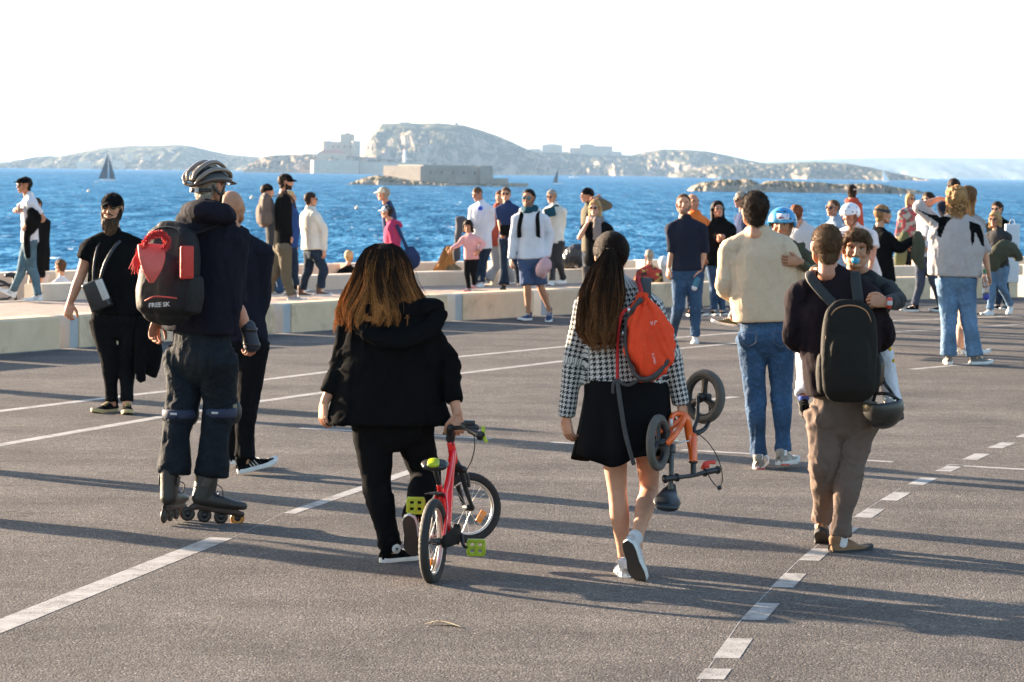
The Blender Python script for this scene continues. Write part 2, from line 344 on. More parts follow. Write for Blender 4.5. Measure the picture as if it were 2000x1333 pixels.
def block_wall(name, label, path, z0, z1, th, blen, jl, m1, m2, first=0.0):
    rt = root(name, label, 'wall', (*path[len(path) // 2], 0)); fine, t = resample(path, .05); L = t[-1]; x = first; k = 0
    while x < L - .3:
        e = min(x + blen - jl, L - .05); seg = fine[(t >= x) & (t <= e)]
        if len(seg) > 3:
            mb = MB(); wall_path(mb, seg[::4] if len(seg) > 8 else seg, z0, z1, th, 0, .025); mb.build('block', m1, rt, False)
        seg = fine[(t >= e - .02) & (t <= e + jl + .02)]
        if len(seg) > 1:
            mb = MB(); wall_path(mb, offs(seg, .018), z0, z1 - .006, th - .036, 0, .02); mb.build('joint', m2, rt, False)
        x += blen; k += 1
    return rt
W1s, _ = resample(W1, .4)
block_wall('roadside_wall', 'low cream concrete block wall between the road and the promenade', W1s, 0.0, .36, .32, 1.95, .17, m_con, m_joint, .55)
block_wall('promenade_bench_wall', 'low cream concrete wall with people sitting behind it', resample(W2, .4)[0], -0.3, .25, .38, 2.6, .015, m_con2, m_joint, .0)
block_wall('seaside_parapet', 'long pale parapet at the edge of the sea', resample(W3, .4)[0], -0.34, .33, .4, 3.4, .02, m_con2, m_joint, .3)
mb = MB(); wall_path(mb, resample(np.vstack([W2s + (W2s - W2[1]) * 1.8, W2s - .02 * unit(W2[1] - W2s)]), .4)[0], -.31, .02, .125, 0, .01)
tag(mb.build('kerb', m_con2, None, False), kind='structure')
# white edge line at the foot of the road wall
def line(name, pts, w, z=.0015, px=True, mat=None):
    p = np.array([G(u, v)[:2] for u, v in pts]) if px else np.array(pts)
    p = resample(p, .25)[0] if len(p) > 2 else p
    a, b = offs(p, -w / 2), offs(p, w / 2); mb = MB(); L = len(p)
    mb.add(np.hstack([np.vstack([a, b]), np.full((2 * L, 1), z)]), [(i, i + 1, L + i + 1, L + i) for i in range(L - 1)])
    o = mb.build(name, mat or m_paint, None, False); o['kind'] = 'structure'; return o
line('road_edge_line', offs(W1, -.07), .07, .0015, False)
line('road_marking', [(-60, 811), (0, 803.5), (214, 777), (322, 765), (500, 744), (634, 727.6), (884, 698.5), (1099, 677.7), (1328, 659.4), (1387, 654.5), (1751, 626.5), (1835, 624), (2000, 616.7), (2060, 614)], .11)
line('road_marking', [(-60, 880), (0, 869.6), (323, 813.5), (495, 786.4), (624, 768), (885, 731.5), (1094, 706.5), (1331, 680.6), (1437, 671), (1751, 648.6), (1835, 644), (2000, 633.5), (2060, 629)], .11)
def quad(name, q, z=.0015):
    mb = MB(); mb.add([G(u, v, 0) * [1, 1, 0] + [0, 0, z] for u, v in q], [(0, 1, 2, 3)]); o = mb.build(name, m_paint, None, False); o['kind'] = 'structure'
quad('road_marking', [(-60, 1233), (-4, 1240), (456, 1051.5), (410, 1050)]); quad('road_marking', [(553, 1002.5), (575, 1004.5), (850, 910), (826, 908)])
for a_, b_ in ((330, 470), (587, 735), (835, 960), (1076, 1220), (1331, 1480), (1590, 1744), (1850, 2010)):
    f_ = lambda u: 836.5 + (u - 587) * .0573; line('road_marking', [(a_, f_(a_)), (b_, f_(b_))], .085)
line('road_marking', [(1330, 789), (1380, 782), (1445, 774.5)], .1); line('road_marking', [(1779, 722), (1897, 711)], .1)
NL = [(1330, 1360), (1360, 1327), (1392.5, 1286), (1447.5, 1211), (1505, 1147.5), (1559, 1095), (1613, 1050), (1666.5, 1011), (1718.5, 977.5), (1772, 946.7), (1825.5, 920.7), (1879, 897.8), (1929, 875), (1982.6, 854), (2032, 836)]
for u, v in NL[1:]:
    k = (v - 345); q0 = G(u, v)[:2]; j = NL.index((u, v)); nx = NL[j + 1] if j + 1 < len(NL) else (u + 50, v - 18); d = G(*nx)[:2] - q0; q1 = q0 + d * .5; wx = 47 * q0[1] / F * (869 / 869)
    q0p = G(u + 47 * 12.66 / q0[1], v + 1.2)[:2]; q1p = q1 + (q0p - q0)
    mb = MB(); mb.add([(*q0, .0015), (*q0p, .0015), (*q1p, .0015), (*q1, .0015)], [(0, 1, 2, 3)]); mb.build('road_marking', m_paint, None, False)['kind'] = 'structure'
line('guide_scratch', [(1365, 1333), (1447, 1211), (1559, 1095), (1666, 1011), (1772, 946)], .005, .0008)
line('guide_scratch', [(456, 1050), (553, 1003)], .005, .0008)
# dry leaf sliver
mb = MB(); pts = [G(u, v, 0.006) for u, v in ((830, 1219), (855, 1217), (880, 1220), (903, 1226))]; pts = [p + np.array([0, 0, .006 * k]) for p, k in zip(pts, (0, 1.5, 1, 0))]
tube(mb, pts, [(.002, .001), (.016, .0015), (.02, .0015), (.003, .001)], side=[0.3, 1, 0], seg=8, k=3); tag(mb.build('leaf', plain('dry_leaf', (.55, .42, .24), .8), None, True), 'pale dry leaf lying on the asphalt beside the child bike', 'leaf')
# ---------------- sea ----------------
SEA = -4.0
m_sea, n, bs = _mat('sea_water'); tc = nn(n, 'ShaderNodeTexCoord').outputs['Object']
mp = nn(n, 'ShaderNodeMapping'); mp.inputs['Scale'].default_value = (1, .16, 1); mp.inputs['Rotation'].default_value = (0, 0, R(4)); n.links.new(tc, mp.inputs[0])
w1 = noise(n, mp.outputs[0], 1.5, 4, .62, .4); w2 = noise(n, mp.outputs[0], .22, 6, .72, .3); w3 = noise(n, mp.outputs[0], .004, 4, .7)
f = mth(n, 'ADD', mth(n, 'MULTIPLY', w1.outputs[0], .55), mth(n, 'MULTIPLY', w2.outputs[0], .45))
r = rampn(n, f, [(.43, (.012, .062, .145)), (.5, (.03, .135, .275)), (.57, (.1, .28, .46))])  # light and dark of the wave slopes painted into the water colour
cap = rampn(n, noise(n, mp.outputs[0], .9, 5, .66, .5).outputs[0], [(.655, (0, 0, 0)), (.68, (1, 1, 1))]); bigv = rampn(n, w3.outputs[0], [(.3, (.85, .85, .85)), (.7, (1.15, 1.15, 1.15))])  # white flecks: whitecaps plus sun sparkle painted as colour on the gloss-free water
c = mixc(n, cap.outputs[0], mixc(n, 1, r.outputs[0], bigv.outputs[0], 'MULTIPLY'), (.8, .85, .9)); n.links.new(c, bs.inputs['Base Color'])
bs.inputs['Roughness'].default_value = .35; bs.inputs['Specular IOR Level'].default_value = 0.0
c1 = bumpn(n, bs, w2.outputs[0], 1.2, .5); bumpn(n, bs, w1.outputs[0], .4, .6, c1)
ys = np.concatenate([np.linspace(30, 60, 4), np.geomspace(70, 45000, 60)]); mb = MB()
V = []; 
for y in ys:
    w = max(60, y * .9); V += [(x * w, y, SEA) for x in np.linspace(-1, 1, 15)]
mb.add(V, [(i * 15 + j, i * 15 + j + 1, (i + 1) * 15 + j + 1, (i + 1) * 15 + j) for i in range(len(ys) - 1) for j in range(14)])
sea = mb.build('sea', m_sea, None); sea['kind'] = 'structure'
# ---------------- islands ----------------
def rockmat(name, rock, rock2, green, gthr, scale):
    m, n, bs = _mat(name); tc = nn(n, 'ShaderNodeTexCoord').outputs['Object']; ge = nn(n, 'ShaderNodeNewGeometry')
    se = nn(n, 'ShaderNodeSeparateXYZ'); n.links.new(ge.outputs['Normal'], se.inputs[0])
    a = noise(n, tc, scale, 7, .68); r = rampn(n, a.outputs[0], [(.3, rock2), (.62, rock)])
    f = mth(n, 'ADD', se.outputs[2], mth(n, 'MULTIPLY', mth(n, 'SUBTRACT', noise(n, tc, scale * 1.7, 5, .7).outputs[0], .5), 1.5)); gr = rampn(n, f, [(gthr - .06, (0, 0, 0)), (gthr + .06, (1, 1, 1))])
    n.links.new(mixc(n, gr.outputs[0], r.outputs[0], green), bs.inputs['Base Color']); bs.inputs['Roughness'].default_value = .95; bs.inputs['Specular IOR Level'].default_value = .1
    bumpn(n, bs, noise(n, tc, scale * 2.2, 8, .75).outputs[0], 1.2 / scale * .3, 1.0); return m
def island(name, prof, D, depth, mat, rough=.12, nx=220, ny=40, front=.35, seed=3, ridge=.45, scl=None):
    us = np.array([p[0] for p in prof]); vs = np.array([p[1] for p in prof]); 
    U = np.linspace(us[0], us[-1], nx); Vt = np.interp(U, us, vs); Dr = D + depth * ridge
    H = np.array([P(u, v, Dr)[2] for u, v in zip(U, Vt)]) - SEA; H = np.maximum(H, 0); X = np.array([P(u, 340, Dr)[0] for u in U]) ; T = np.linspace(0, 1, ny)
    XX, TT = np.meshgrid(X, T, indexing='ij'); HH = np.repeat(H[:, None], ny, 1); hm = H.max(); sc_ = scl or hm
    up = np.clip(TT / ridge, 0, 1); dn = np.clip((1 - TT) / (1 - ridge), 0, 1); w_ = fbm(np.stack([XX.ravel() / sc_ * .8, TT.ravel() * 2, XX.ravel() * 0], 1), seed).reshape(XX.shape)
    shape = np.minimum(up ** (front + w_ * .5), 1) * np.minimum(dn ** .6, 1)
    N = fbm(np.stack([XX.ravel() / sc_ * 2.2, TT.ravel() * depth / sc_ * 2.2, XX.ravel() * 0 + seed], 1), seed + 5, 6).reshape(XX.shape); Rg = 1 - abs(2 * N - 1)
    atr = np.exp(-((TT - ridge) / .12) ** 2)
    Z = HH * shape + (Rg - .75) * rough * hm * (1 - atr) * np.clip(HH / hm * 3, 0, 1) * 1.6
    edge = np.clip(np.minimum(np.arange(nx), np.arange(nx)[::-1]) / 4, 0, 1)[:, None]; Z = Z * edge - (1 - edge) * 1.0
    Z = np.minimum(Z, HH * 1.0 + .02 * hm * Rg) ; Z = np.where((TT < .001) | (TT > .999), -2.5, Z) + SEA
    YY = D + TT * depth + (w_ - .5) * depth * .25 * (1 - up) ; XX2 = XX * (YY / Dr) ** .0 + (N - .5) * hm * .35 * (1 - atr)
    mb = MB(); mb.add(np.stack([XX2.ravel(), YY.ravel(), Z.ravel()], 1), [(i * ny + j, (i + 1) * ny + j, (i + 1) * ny + j + 1, i * ny + j + 1) for i in range(nx - 1) for j in range(ny - 1)])
    o = mb.build(name, mat, None); o['kind'] = 'structure'; return o
rk1 = rockmat('limestone', (.54, .4, .28), (.2, .16, .12), (.08, .085, .045), .84, .026); rk2 = rockmat('limestone_near', (.62, .5, .38), (.26, .22, .19), (.12, .12, .06), .92, .16); rk3 = rockmat('coast_far', (.55, .5, .42), (.25, .25, .2), (.1, .12, .07), .55, .003)
rk4 = rockmat('limestone_cliff', (.55, .41, .29), (.25, .19, .14), (.09, .09, .05), .93, .035)
island('island', [(-60, 330), (0, 324), (35, 321), (50, 310), (75, 305), (100, 304), (110, 306), (150, 298), (200, 288), (250, 284), (300, 284), (350, 282), (375, 285), (410, 294), (445, 301), (500, 306), (560, 312), (640, 330)], 5200, 900, rk1, .2, 260, 44, .6, 3)
island('island', [(480, 338), (485, 331), (492, 320), (512, 307), (530, 303), (560, 302), (600, 300), (625, 301), (700, 306), (760, 310), (810, 314), (850, 322), (880, 338)], 3600, 180, rk4, .35, 260, 44, .3, 9)
island('island', [(700, 330), (712, 303), (722, 286), (724, 268), (732, 254), (745, 242), (780, 241), (835, 241), (870, 242), (905, 245), (940, 255), (975, 267), (1000, 278), (1030, 292), (1060, 306), (1080, 335)], 4300, 700, rk1, .34, 260, 50, .45, 21)
island('island', [(962, 338), (975, 322), (990, 312), (1010, 303), (1035, 295), (1100, 296), (1160, 298), (1230, 303), (1262, 296), (1290, 291), (1340, 292), (1380, 295), (1420, 303), (1460, 312), (1500, 320), (1540, 340)], 5000, 600, rk1, .28, 300, 44, .45, 31)
island('island', [(1310, 344), (1345, 333), (1385, 323), (1450, 320), (1490, 320), (1540, 318), (1590, 316), (1650, 319), (1700, 327), (1740, 338), (1770, 347), (1788, 353)], 4000, 450, rk1, .28, 260, 44, .5, 41)
island('far_coast', [(1380, 330), (1480, 317), (1560, 312), (1700, 308), (1760, 307), (1850, 308), (2000, 309), (2200, 306), (2300, 330)], 9800, 2500, rk3, .1, 200, 40, .5, 51)
island('rocky_islet', [(1344, 375), (1357, 363), (1372, 357), (1390, 355), (1410, 350), (1440, 350), (1460, 349), (1476, 355), (1484, 364), (1492, 359), (1500, 354), (1520, 352), (1560, 355), (1600, 356), (1640, 361), (1680, 359), (1720, 361), (1745, 366), (1775, 371), (1800, 376), (1818, 381)], 950, 38, rk2, .5, 340, 40, .25, 61, scl=5)
island('rocky_islet', [(676, 362), (692, 356), (712, 347), (735, 342), (760, 344), (800, 352), (840, 356), (900, 359), (960, 360), (1000, 362), (1020, 363), (1026, 366)], 1085, 40, rk2, .4, 300, 40, .25, 71, scl=5)
# ---------------- fort, castle, buildings ----------------
m_stone = concrete('fort_stone', (.3, .26, .22), (.42, .37, .32), False); m_stone2 = concrete('castle_stone', (.36, .3, .23), (.46, .39, .3), False)
m_dark = plain('dark_opening', (.05, .05, .055), .9); m_tile = plain('roof_tile', (.42, .17, .11), .9)
for mm in (m_stone, m_stone2):
    for x_ in mm.node_tree.nodes:
        if x_.type == 'BUMP': x_.inputs['Distance'].default_value = .05
        if x_.type == 'TEX_VORONOI': x_.inputs['Scale'].default_value = .8
        if x_.type == 'TEX_NOISE' and x_.inputs['Scale'].default_value < 3: x_.inputs['Scale'].default_value = .25
def prism(mb, foot, z0, z1, mi=0, taper=0.0):
    foot = np.array(foot); c = foot.mean(0); t = c + (foot - c) * (1 - taper); n_ = len(foot)
    V = [(*p, z0) for p in foot] + [(*p, z1) for p in t]; mb.add(V, [(i, (i + 1) % n_, (i + 1) % n_ + n_, i + n_) for i in range(n_)] + [tuple(range(n_, 2 * n_)), tuple(range(n_ - 1, -1, -1))], mi)
def X(u, Y): return P(u, 340, Y)[0]
def Zv(u, v, Y): return P(u, v, Y)[2]
# small fort
Y0 = 1098; z0 = SEA + .5; zt = Zv(850, 325, Y0); ft = root('fort', 'squat stone sea fort with a sunlit left wall on a low islet', 'fort', (X(860, Y0), Y0, SEA))
xa, xb, xc = X(748, Y0 + 14), X(821, Y0), X(963, Y0 + 2)
mb = MB(); prism(mb, [(xa, Y0 + 14), (xb, Y0), (xc - 4, Y0 + 1), (xc - 4, Y0 + 22), (xa + 3, Y0 + 26)], z0, zt, 0, .01); mb.build('wall', m_stone, ft, False)
mb = MB(); prism(mb, [(xc - 5, Y0 - 1.2), (xc, Y0 - .4), (xc, Y0 + 8), (xc - 5, Y0 + 8)], z0, zt + .5, 0, .03); mb.build('corner_tower', m_stone, ft, False)
mb = MB(); prism(mb, [(xa + 6, Y0 + 15), (xb + 1, Y0 + 3), (xc - 7, Y0 + 4), (xc - 7, Y0 + 18), (xa + 8, Y0 + 20)], zt, zt + .45, 0); mb.build('parapet', m_stone, ft, False)
mb = MB()
for k in range(6): box(mb, (xb + 4 + k * 4.3, Y0 + .02 + k * .18, zt - 2.4), (.16, .25, .5))
mb.build('window', m_dark, ft, False)
mb = MB(); prism(mb, [(xc, Y0 + 1), (xc + 14, Y0 + 3), (xc + 14, Y0 + 9), (xc, Y0 + 10)], SEA - .5, SEA + 1.4, 0, .02); prism(mb, [(xc, Y0 + 2), (xc + 6, Y0 + 3), (xc + 6, Y0 + 9), (xc, Y0 + 10)], SEA + 1.4, SEA + 3.2, 0, .02); mb.build('landing_quay', m_stone, ft, False)
# rampart of the castle island
Y0 = 3560; rp = root('rampart', 'long pale rampart along the waterline below the castle', 'rampart', (X(680, Y0), Y0, SEA))
mb = MB(); zt = Zv(700, 314, Y0); prism(mb, [(X(606, Y0 + 8), Y0 + 8), (X(612, Y0), Y0), (X(700, Y0), Y0 + 3), (X(700, Y0), Y0 + 60), (X(608, Y0), Y0 + 60)], SEA - .5, zt, 0, .01)
prism(mb, [(X(701, Y0), Y0 + 12), (X(760, Y0), Y0 + 6), (X(840, Y0), Y0 + 20), (X(840, Y0), Y0 + 60), (X(701, Y0), Y0 + 60)], SEA - .5, Zv(740, 317, Y0), 0, .01); mb.build('wall', m_stone2, rp, False)
# castle
Y0 = 3680; cs = root('castle', 'pale stone castle keep with a taller square tower on the island', 'castle', (X(665, Y0), Y0, 20))
mb = MB(); prism(mb, [(X(637, Y0), Y0), (X(694, Y0), Y0 + 5), (X(694, Y0), Y0 + 40), (X(637, Y0), Y0 + 40)], SEA, Zv(660, 277, Y0)); mb.build('keep', m_stone2, cs, False)
for (uu, rr) in ((637, 6.5), (694, 6)):
    mb = MB(); prism(mb, [(X(uu, Y0) + rr * math.cos(a), Y0 + 4 + rr * math.sin(a)) for a in np.linspace(0, 2 * math.pi, 20, endpoint=False)], SEA, Zv(uu, 275.6, Y0)); mb.build('round_tower', m_stone2, cs, True)
mb = MB(); prism(mb, [(X(663, Y0), Y0 + 12), (X(689, Y0), Y0 + 12), (X(689, Y0), Y0 + 34), (X(663, Y0), Y0 + 34)], Zv(670, 278, Y0), Zv(676, 262, Y0)); prism(mb, [(X(672, Y0), Y0 + 18), (X(681, Y0), Y0 + 18), (X(681, Y0), Y0 + 28), (X(672, Y0), Y0 + 28)], Zv(676, 263, Y0), Zv(676, 259.5, Y0)); mb.build('upper_tower', m_stone2, cs, False)
mb = MB()
for uu in (650, 660, 672, 684): box(mb, (X(uu, Y0), Y0 + 1.5, Zv(uu, 287, Y0)), (.6, 1.5, 1.2))
mb.build('window', m_dark, cs, False)
Y0 = 3640; hb = root('barracks', 'long low building with a red roof below the castle keep', 'building', (X(647, Y0), Y0, 20))
mb = MB(); x0, x1 = X(619, Y0), X(675, Y0); prism(mb, [(x0, Y0), (x1, Y0), (x1, Y0 + 15), (x0, Y0 + 15)], SEA, Zv(650, 300, Y0)); mb.build('wall', m_stone2, hb, False)
mb = MB(); za, zb = Zv(650, 300, Y0), Zv(650, 293, Y0); mb.add([(x0, Y0, za), (x1, Y0, za), (x1, Y0 + 15, za), (x0, Y0 + 15, za), (x0 + 8, Y0 + 7, zb), (x1 - 8, Y0 + 7, zb)], [(0, 1, 5, 4), (1, 2, 5), (2, 3, 4, 5), (3, 0, 4), (3, 2, 1, 0)]); mb.build('roof', m_tile, hb, False)
m_white = plain('white_paint', (.8, .78, .75), .6)
Y0 = 3600; lh = root('lighthouse', 'small white lighthouse with a red top on the castle island', 'lighthouse', (X(790, Y0), Y0, 10))
mb = MB(); tube(mb, [(X(790, Y0), Y0, SEA), (X(790, Y0), Y0, Zv(790, 293, Y0))], [2.0, 1.5], cap=False, k=1); mb.build('tower', m_white, lh)
mb = MB(); tube(mb, [(X(790, Y0), Y0, Zv(790, 293, Y0)), (X(790, Y0), Y0, Zv(790, 289, Y0))], [1.4, .5], cap=False, k=1); mb.build('lantern', plain('signal_red', (.6, .1, .07), .5), lh)
def blocks(name, label, Y0, items, m=None, cat='building'):
    rt = root(name, label, cat, (X(items[0][0], Y0), Y0, SEA))
    for i, (ua, ub, v, dy, roof) in enumerate(items):
        mb = MB(); x0, x1, z = X(ua, Y0), X(ub, Y0), Zv((ua + ub) / 2, v, Y0); prism(mb, [(x0, Y0 + dy), (x1, Y0 + dy), (x1, Y0 + dy + 22), (x0, Y0 + dy + 22)], SEA, z); mb.build('wall', m or m_stone2, rt, False)
        if roof:
            mb = MB(); zr = Zv(ua, v - roof, Y0); mb.add([(x0, Y0 + dy, z), (x1, Y0 + dy, z), (x1, Y0 + dy + 22, z), (x0, Y0 + dy + 22, z), ((x0 + x1) / 2, Y0 + dy + 11, zr)], [(0, 1, 4), (1, 2, 4), (2, 3, 4), (3, 0, 4), (3, 2, 1, 0)]); mb.build('roof', m or m_stone2, rt, False)
    return rt
blocks('ruined_fort', 'square stone fort with a low pointed roof left on the green ridge', 5230, [(1032, 1056, 291, 0, 0), (1058, 1098, 284, 0, 4)])
blocks('ruined_fort', 'wide stone fort to the right on the green ridge', 5230, [(1112, 1134, 289, 8, 0), (1131, 1160, 283, 0, 3), (1158, 1196, 286, 4, 2), (1190, 1214, 296, 0, 0)])
blocks('hilltop_battery', 'small pale walls along the top of the large rocky hill', 4600, [(780, 800, 239, 0, 0), (845, 862, 241, 10, 1.5), (888, 893, 239, 0, 0)])
blocks('quarantine_building', 'tiny pale buildings on the slope behind the dark sailboat', 5230, [(150, 178, 316, 0, 0), (194, 206, 300, 60, 0), (240, 250, 300, 60, 0), (276, 286, 303, 40, 0), (220, 240, 315, 0, 0)])
# ---------------- boats and buoys ----------------
m_sail = plain('dark_sail', (.07, .085, .11), .8); m_sailw = plain('white_sail', (.88, .88, .85), .8); m_hull = plain('hull_white', (.75, .75, .74), .4); m_mast = plain('mast_grey', (.25, .25, .26), .4, .5)
def sailboat(label, u, v, hpx, m, two=True, flip=1, wid=1.0):
    g = G(u, v, SEA); Y = g[1]; s = Y / F; H = hpx * s; rt = root('sailboat', label, 'sailboat', (g[0], Y, SEA)); x, y, z = g; Lh = H * .62 * wid
    mb = MB(); tube(mb, [(x - Lh / 2, y, z + H * .03), (x - Lh * .3, y, z + H * .02), (x, y, z + H * .02), (x + Lh * .35, y, z + H * .02), (x + Lh / 2, y, z + H * .045)], [(.05, .05), (H * .05, H * .035), (H * .07, H * .045), (H * .05, H * .04), (.06, .05)], side=[0, 1, 0], seg=10); mb.build('hull', m_hull, rt)
    mb = MB(); tube(mb, [(x, y, z), (x, y, z + H)], [H * .008, H * .005], k=1, seg=6); mb.build('mast', m_mast, rt)
    def sail(nm, pts):
        mb = MB(); a, b, c = [np.array(p) for p in pts]; n_ = 8; V = []; Fc = []
        for side in (0, 1):
            o_ = len(V)
            for i in range(n_ + 1):
                for j in range(n_ + 1 - i):
                    w = [1 - i / n_ - j / n_, i / n_, j / n_]; p = a * w[0] + b * w[1] + c * w[2]; V.append(p + np.array([0, (side * .02 + 1.0 * H * .09 * (w[0] * w[1] + w[1] * w[2] + w[0] * w[2])), 0]))
            idx = {}; q = 0
            for i in range(n_ + 1):
                for j in range(n_ + 1 - i): idx[i, j] = q + o_; q += 1
            for i in range(n_):
                for j in range(n_ - i):
                    Fc.append((idx[i, j], idx[i + 1, j], idx[i, j + 1]))
                    if j + 1 <= n_ - i - 1: Fc.append((idx[i + 1, j], idx[i + 1, j + 1], idx[i, j + 1]))
        mb.add(V, Fc); mb.build(nm, m, rt)
    sail('mainsail', [(x - flip * H * .02, y, z + H * .07), (x - flip * H * .34 * wid, y, z + H * .08), (x - flip * H * .01, y, z + H * .98)])
    if two: sail('jib', [(x + flip * H * .04, y, z + H * .07), (x + flip * H * .27 * wid, y, z + H * .06), (x + flip * H * .02, y, z + H * .9)])
    return rt
sailboat('dark sailed yacht heading across the bay on the left', 211, 354, 55, m_sail)
sailboat('dark sailed yacht small beside the middle islands', 1090, 360, 32, m_sail, False, 1)
sailboat('white sailed yacht in front of the right hand headland', 1724, 356.5, 26, m_sailw, False, -1, 1.6)
sailboat('tiny white sailed yacht beyond the rocky islet', 1407, 353, 14, m_sailw, True)
sailboat('tiny pale sail close to the far right coast', 1961, 351.5, 8, m_sailw, False)
for lab, u, v, L_ in (('small white motorboat with a wake passing the middle islands', 1122, 348, 9), ('little white motorboat near the left yacht', 190, 356, 5), ('tiny white launch near the green headland', 1373, 345.5, 6)):
    g = G(u, v, SEA); s = g[1] / F; L2 = L_ * s; rt = root('motorboat', lab, 'boat', g)
    mb = MB(); tube(mb, [g + [-L2, 0, L2 * .12], g + [-L2 * .5, 0, L2 * .1], g + [L2 * .4, 0, L2 * .1], g + [L2, 0, L2 * .22]], [(L2 * .2, L2 * .14), (L2 * .28, L2 * .16), (L2 * .25, L2 * .16), (.05, .05)], side=[0, 1, 0]); mb.build('hull', m_hull, rt)
    mb = MB(); box(mb, g + [-L2 * .1, 0, L2 * .38], (L2 * .3, L2 * .2, L2 * .14), bev=L2 * .04); mb.build('cabin', m_hull, rt)
m_buoy = plain('buoy_cream', (.75, .62, .45), .6)
for lab, u, v, r_ in (('round cream buoy above the bearded man', 173, 376, 3.2), ('round cream buoy left of the black backpack man', 492, 389, 3.6), ('round cream buoy left of the beige cap', 697, 409, 3.6), ('small orange buoy right of the middle walkers', 1760, 383, 1.8)):
    g = G(u, v, SEA); s = g[1] / F; mb = MB(); ell(mb, g + [0, 0, r_ * s * .6], r_ * s); tube(mb, [g + [0, 0, r_ * s * 1.4], g + [0, 0, r_ * s * 1.9]], r_ * s * .25, k=1, seg=8); tag(mb.build('buoy', m_buoy, None, True, g), lab, 'buoy', 'mooring buoys on the bay')
# ---------------- haze ----------------
mb = MB(); hb_ = (-45000, 45000, -30, 46500, SEA - 4, 175); V = [(x, y, z) for x in hb_[0:2] for y in hb_[2:4] for z in hb_[4:6]]
mb.add(V, [(0, 1, 3, 2), (4, 6, 7, 5), (0, 4, 5, 1), (2, 3, 7, 6), (0, 2, 6, 4), (1, 5, 7, 3)]); 
mh = bpy.data.materials.new('haze_air'); mh.use_nodes = True; n = mh.node_tree; n.nodes.remove(n.nodes['Principled BSDF']); pv = nn(n, 'ShaderNodeVolumePrincipled'); pv.inputs['Color'].default_value = (.47, .7, 1, 1); pv.inputs['Density'].default_value = 4.3e-5; pv.inputs['Anisotropy'].default_value = .2
n.links.new(pv.outputs[0], n.nodes['Material Output'].inputs['Volume']); hz = mb.build('haze', mh, None, False); hz['kind'] = 'stuff'
# ================= HUMANS =================
# head-local frame: x right (anatomical), y forward, z up, origin mid-head, unit metres for an adult (height .23)
def build_head(kind):
    mb = MB(); f = kind == 'f'; ch = kind == 'c'; wj = .9 if f else 1.0
    ell(mb, (0, -.018, .03), (.073, .094, .083), seg=20, rings=14)            # cranium
    ell(mb, (0, .03, .012), (.062, .055, .07), seg=18, rings=12)               # face mass
    ell(mb, (0, .035, -.05), (.052 * wj, .045, .05), seg=16, rings=10)         # jaw
    ell(mb, (0, .062, -.088), (.022 * wj, .018, .018))                         # chin
    for s in (-1, 1):
        tube(mb, [(s * .058, -.012, -.03), (s * .052 * wj, .012, -.062), (s * .02, .055, -.09)], [.02, .019, .016], seg=8)
        ell(mb, (s * .04, .055, -.022), (.02, .02, .02))                         # cheek
        tube(mb, [(s * .052, .055, .032), (s * .03, .075, .04), (s * .01, .082, .032)], [.009, .011, .009], seg=8)   # brow ridge
        ell(mb, (s * .076, -.012, .0), (.008, .018, .031), ax=np.array([[1, 0, 0], [s * .35, .93, 0], [0, -.1, 1]]), seg=12, rings=9)  # ear
        ell(mb, (s * .013, .086, -.03), (.009, .01, .008))                      # nostril wing
    tube(mb, [(0, .078, .03), (0, .09, .0), (0, .1, -.026)], [(.008, .012), (.009, .014), (.012, .012)], seg=10)      # nose
    tube(mb, [(-.022, .074, -.055), (0, .084, -.052), (.022, .074, -.055)], [(.006, .005), (.009, .007), (.006, .005)], seg=8)
    tube(mb, [(-.02, .073, -.064), (0, .081, -.065), (.02, .073, -.064)], [(.006, .006), (.009, .009), (.006, .006)], seg=8)
    tube(mb, [(0, -.03, -.02), (0, -.035, -.1), (0, -.045, -.15)], [(.05, .052), (.047, .05), (.052, .054)], side=[1, 0, 0], seg=16)   # neck stump
    V, Fc = mb.get(); V, N, Fc = remesh(V, Fc, .0052, 3, .5)
    # eye sockets
    for s in (-1, 1):
        d = np.exp(-(((V[:, 0] - s * .03) / .017) ** 2 + ((V[:, 2] - .014) / .012) ** 2)) * (V[:, 1] > .03); V[:, 1] -= d * .012
    return V, N, Fc
HEADS = {k: build_head(k) for k in 'mfc'}
def hairline(P_, kind):
    x, y, z = P_.T
    if kind in ('short', 'buzz', 'grey'): h = np.interp(y, [-.12, -.09, -.04, -.02, .0, .015, .04, .06, .1], [-.1, -.098, -.07, -.02, .02, -.0, .03, .062, .072])
    elif kind == 'kid': h = np.interp(y, [-.12, -.09, -.04, -.02, .0, .015, .04, .06, .1], [-.1, -.098, -.07, -.02, .015, .0, .02, .05, .055])
    elif kind == 'bob': h = np.interp(y, [-.12, -.04, -.01, .02, .045, .065, .1], [-.14, -.12, -.1, -.09, .0, .052, .06])
    elif kind == 'back': h = np.interp(y, [-.12, -.05, -.02, .0, .02, .05, .065, .1], [-.1, -.07, -.04, .025, .02, .045, .066, .075])
    elif kind == 'receding': h = np.interp(y, [-.12, -.09, -.04, -.02, .0, .02, .05, .1], [-.07, -.07, -.05, -.01, .02, .04, .085, .12])
    else: h = np.interp(y, [-.12, -.04, -.01, .02, .045, .065, .1], [-.11, -.09, -.05, .0, .03, .06, .066])
    return z - h
